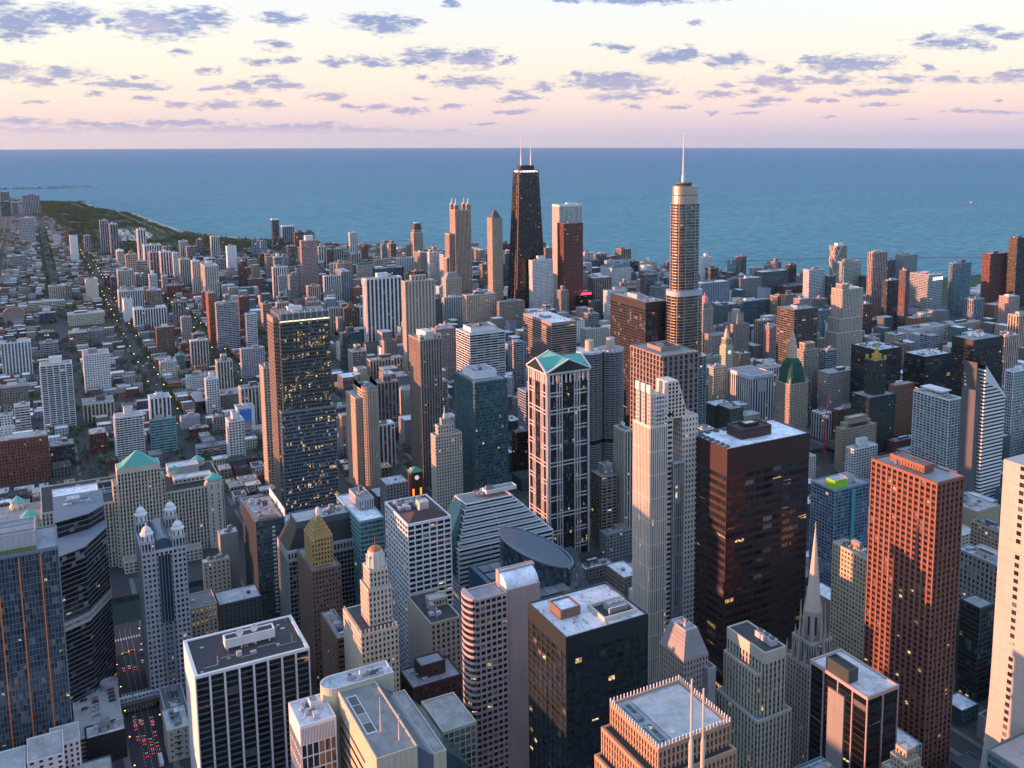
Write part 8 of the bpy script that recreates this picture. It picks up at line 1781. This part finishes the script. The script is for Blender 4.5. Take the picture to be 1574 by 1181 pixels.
# ---------------------------------------------------------------- cars
def car_mesh(col,taxi=False,lights=True):
    q=MB();mi=[]
    def add(fn,i): n0=len(q.f);fn();mi.extend([i]*(len(q.f)-n0))
    add(lambda:q.loft([[(-.85,-2.2,.35),(.85,-2.2,.35),(.85,2.2,.35),(-.85,2.2,.35)],[(-.9,-2.25,.6),(.9,-2.25,.6),(.9,2.25,.6),(-.9,2.25,.6)],[(-.88,-2.2,.9),(.88,-2.2,.9),(.88,2.15,.85),(-.88,2.15,.85)]]),0)
    add(lambda:q.loft([[(-.82,-1.7,.9),(.82,-1.7,.9),(.82,1.0,.88),(-.82,1.0,.88)],[(-.66,-1.2,1.38),(.66,-1.2,1.38),(.66,.35,1.4),(-.66,.35,1.4)]],False),1)
    add(lambda:q.quad([(-.68,-1.25,1.41),(.68,-1.25,1.41),(.68,.4,1.43),(-.68,.4,1.43)]),0)
    for sx_ in(-.9,.72):
        for sy_ in(-1.4,1.4): add(lambda:q.prism([(sx_+0,sy_-.33),(sx_+.18,sy_-.33),(sx_+.18,sy_+.33),(sx_,sy_+.33)],0,.62),2)
    for sx_ in(-.8,.45):
        add(lambda:q.box(sx_,-2.34,.6,sx_+.35,-2.24,.85),3);add(lambda:q.box(sx_,2.24,.6,sx_+.35,2.32,.82),4)
    if taxi: add(lambda:q.box(-.3,-.6,1.44,.3,-.3,1.62),0)
    me=q.mesh('car',wallmat('paint_%d'%(int(col[0]*1000)+int(col[2]*7)),col,.3,.02),gm('blk'),wm('black'),emat('tail_light',(1,.03,.02),3.) if lights else wm('dbrick'),emat('head_light',(1,.9,.7),3.) if lights else wm('lgrey'));me.polygons.foreach_set('material_index',mi);return me
CARS=[('white',car_mesh((.7,.7,.7))),('black',car_mesh((.02,.02,.025))),('silver',car_mesh((.35,.36,.38))),('dark red',car_mesh((.28,.02,.02))),('yellow',car_mesh((.75,.42,.02),True)),('dark blue',car_mesh((.03,.05,.12)))]
def car(x,y_,z,rz,ci,lab,grp=None):
    o=bpy.data.objects.new('car',PCAR[ci] if 'garage' in lab else CARS[ci][1]);C.objects.link(o);o.location=(x,y_,z);o.rotation_euler=(0,0,rz);o['label']=lab;o['category']='car'
    if grp:o['group']=grp
PCAR=[car_mesh((.7,.7,.7),lights=False),car_mesh((.02,.02,.025),lights=False),car_mesh((.35,.36,.38),lights=False),car_mesh((.28,.02,.02),lights=False)]
cn=['first','second','third','fourth','fifth','sixth']
for k,ci in enumerate((2,3,0,0,0)): car(16,737-k*5.2-(k>3)*2,20.2-.0,PI/2,ci,f'{CARS[ci][0]} car, {cn[k]} from the back in the middle row of the garage roof')
for k,ci in enumerate((1,1)): car(9,738-k*12,20.2,PI/2+.1,ci,f'{CARS[ci][0]} car, {cn[k]} from the back in the left row of the garage roof')
for k,ci in enumerate((1,1,1,1)): car(26.5,744-k*5.4,20.2,PI/2,ci,f'{CARS[ci][0]} car, {cn[k]} from the back along the right edge of the garage roof')
G='cars queuing on the bottom left canyon street'
for k in range(12):
    for j,off in enumerate((-5.5,-2,2,5.5)):
        if R.random()<.45: car(45+off,652+k*7.2+R.uniform(-1,1),.22,PI if off<0 and R.random()<.0 else 0,R.choice([0,1,2,1,3,5]),'small car with red tail lights queuing on the canyon street',G)
car(44,722,.22,0,4,'yellow taxi in the middle of the canyon street below the train')
for i,(x,y_,rz,ci,l) in enumerate(((42,833,1.4,4,'left yellow taxi turning at the riverside crossing'),(47,835,1.4,4,'right yellow taxi turning at the riverside crossing'),(53,812,.1,0,'white car leaving the riverside crossing'),(39,806,0,3,'dark red car waiting below the riverside crossing'),(43,808,0,0,'white car waiting below the riverside crossing'),(47,804,0,1,'black car waiting below the riverside crossing'),(57,842,1.5,2,'silver car behind the bus near the river'),(60,838,1.5,0,'white car behind the bus near the river'))): car(x,y_,.22,rz,ci,l)
r=root('city_bus','white city bus at the riverside crossing','bus',58,826,z=.2,rz=1.25)
q=MB();q.box(-1.25,-6,.5,1.25,6,3.1);link('body',q.mesh('body',wm('white')),r)
for s_ in(-1.3,1.26): q=MB();q.box(s_,-5.6,1.6,s_+.04,5.6,2.6);link('window_strip',q.mesh('window_strip',gm('blk')),r)
for sx_ in(-1.3,1.0):
    for sy_ in(-4,4): q=MB();q.box(sx_,sy_-.5,0,sx_+.3,sy_+.5,1);link('wheel',q.mesh('wheel',wm('black')),r)
r=root('city_bus','white bus near the bottom end of the canyon street','bus',50.5,668,z=.2,rz=0)
for ch in [o_ for o_ in bpy.data.objects if o_.parent and o_.parent.name=='city_bus']:
    c_=ch.copy();C.objects.link(c_);c_.parent=r
for k in range(64):
    e_=(163,300)[k%2];car(e_+R.choice((-6,-2.5,2.5,6)),R.uniform(1500,2900) if k%2==0 else R.uniform(1250,2500),gz(1900)+.25,0 if R.random()<.6 else PI,R.randrange(4),'tiny car on the '+('left' if k%2==0 else 'right')+' lamp-lit avenue','cars on the '+('left' if k%2==0 else 'right')+' avenue')
for k in range(16): car(292+R.choice((0,5,10,15)),1560+k*7,gz(1600)+.25,PI,1,'car in the red jam of tail lights on the right avenue','red tail light jam')
# boat
r=root('ship','small red and white workboat alone on the lake at right','boat',5197,4164,z=-(5197**2+4164**2)/2/RE-3.4,rz=1.1)
q=MB();q.loft([[(-3,-16,-1),(3,-16,-1),(4,6,-1),(0,19,-1),(-4,6,-1)],[(-4.5,-18,4),(4.5,-18,4),(5.5,8,4.6),(0,24,6),(-5.5,8,4.6)]]);link('hull',q.mesh('hull',wallmat('hull_red',(.35,.07,.05),.5)),r)
q=MB();q.box(-3.5,-4,4,3.5,6,9);q.box(-2.5,-1,9,2.5,4,13);link('cabin',q.mesh('cabin',wm('white')),r);q=MB();q.cyl(0,1,13,20,.5,.3,6);link('mast',q.mesh('mast',wm('white')),r)
# unseen towers added west of the view to shade the lower streets at sundown
WT=[(-110,60,60,50,122),(-180,180,50,60,130),(-120,330,50,40,88),(-240,300,60,60,120),(-170,450,40,50,104),(-330,420,60,50,138),(-150,590,45,40,84),(-290,600,60,60,92),(-170,760,50,50,88),(-420,560,60,40,126),(-400,760,50,60,100),(-180,990,60,50,62),(-330,1010,60,60,70),(-200,1160,60,60,52),(-420,1200,70,60,60)]+[(-300-.05*n_,n_,60,75,38+(n_*7)%11) for n_ in range(1420,4300,125)]
for i,(x,y_,w_,d_,h_) in enumerate(WT):
    r,b=T('office_tower','plain office tower west of the view, outside the photograph','tower',x,y_,w_,d_);r['group']='added shade towers west of the view'
    b.sec(0,0,w_,d_,0,h_,st='H',wall='grey',glass='dk',fh=8,bw=12);b.flush()

# evening haze over the lake and city: one closed box of thin even air
q=MB();q.box(-81500,-81500,-445,81500,81500,520)
m=bpy.data.materials.new('haze');m.use_nodes=True;n=NT(m.node_tree);n.n.clear();v=n.new('ShaderNodeVolumePrincipled');v.inputs['Density'].default_value=5.5e-6;v.inputs['Color'].default_value=(.62,.84,.95,1);v.inputs['Anisotropy'].default_value=.2
o_=n.new('ShaderNodeOutputMaterial');n.l.new(v.outputs[0],o_.inputs['Volume'])
o=link('haze',q.mesh('haze',m));o['kind']='stuff'
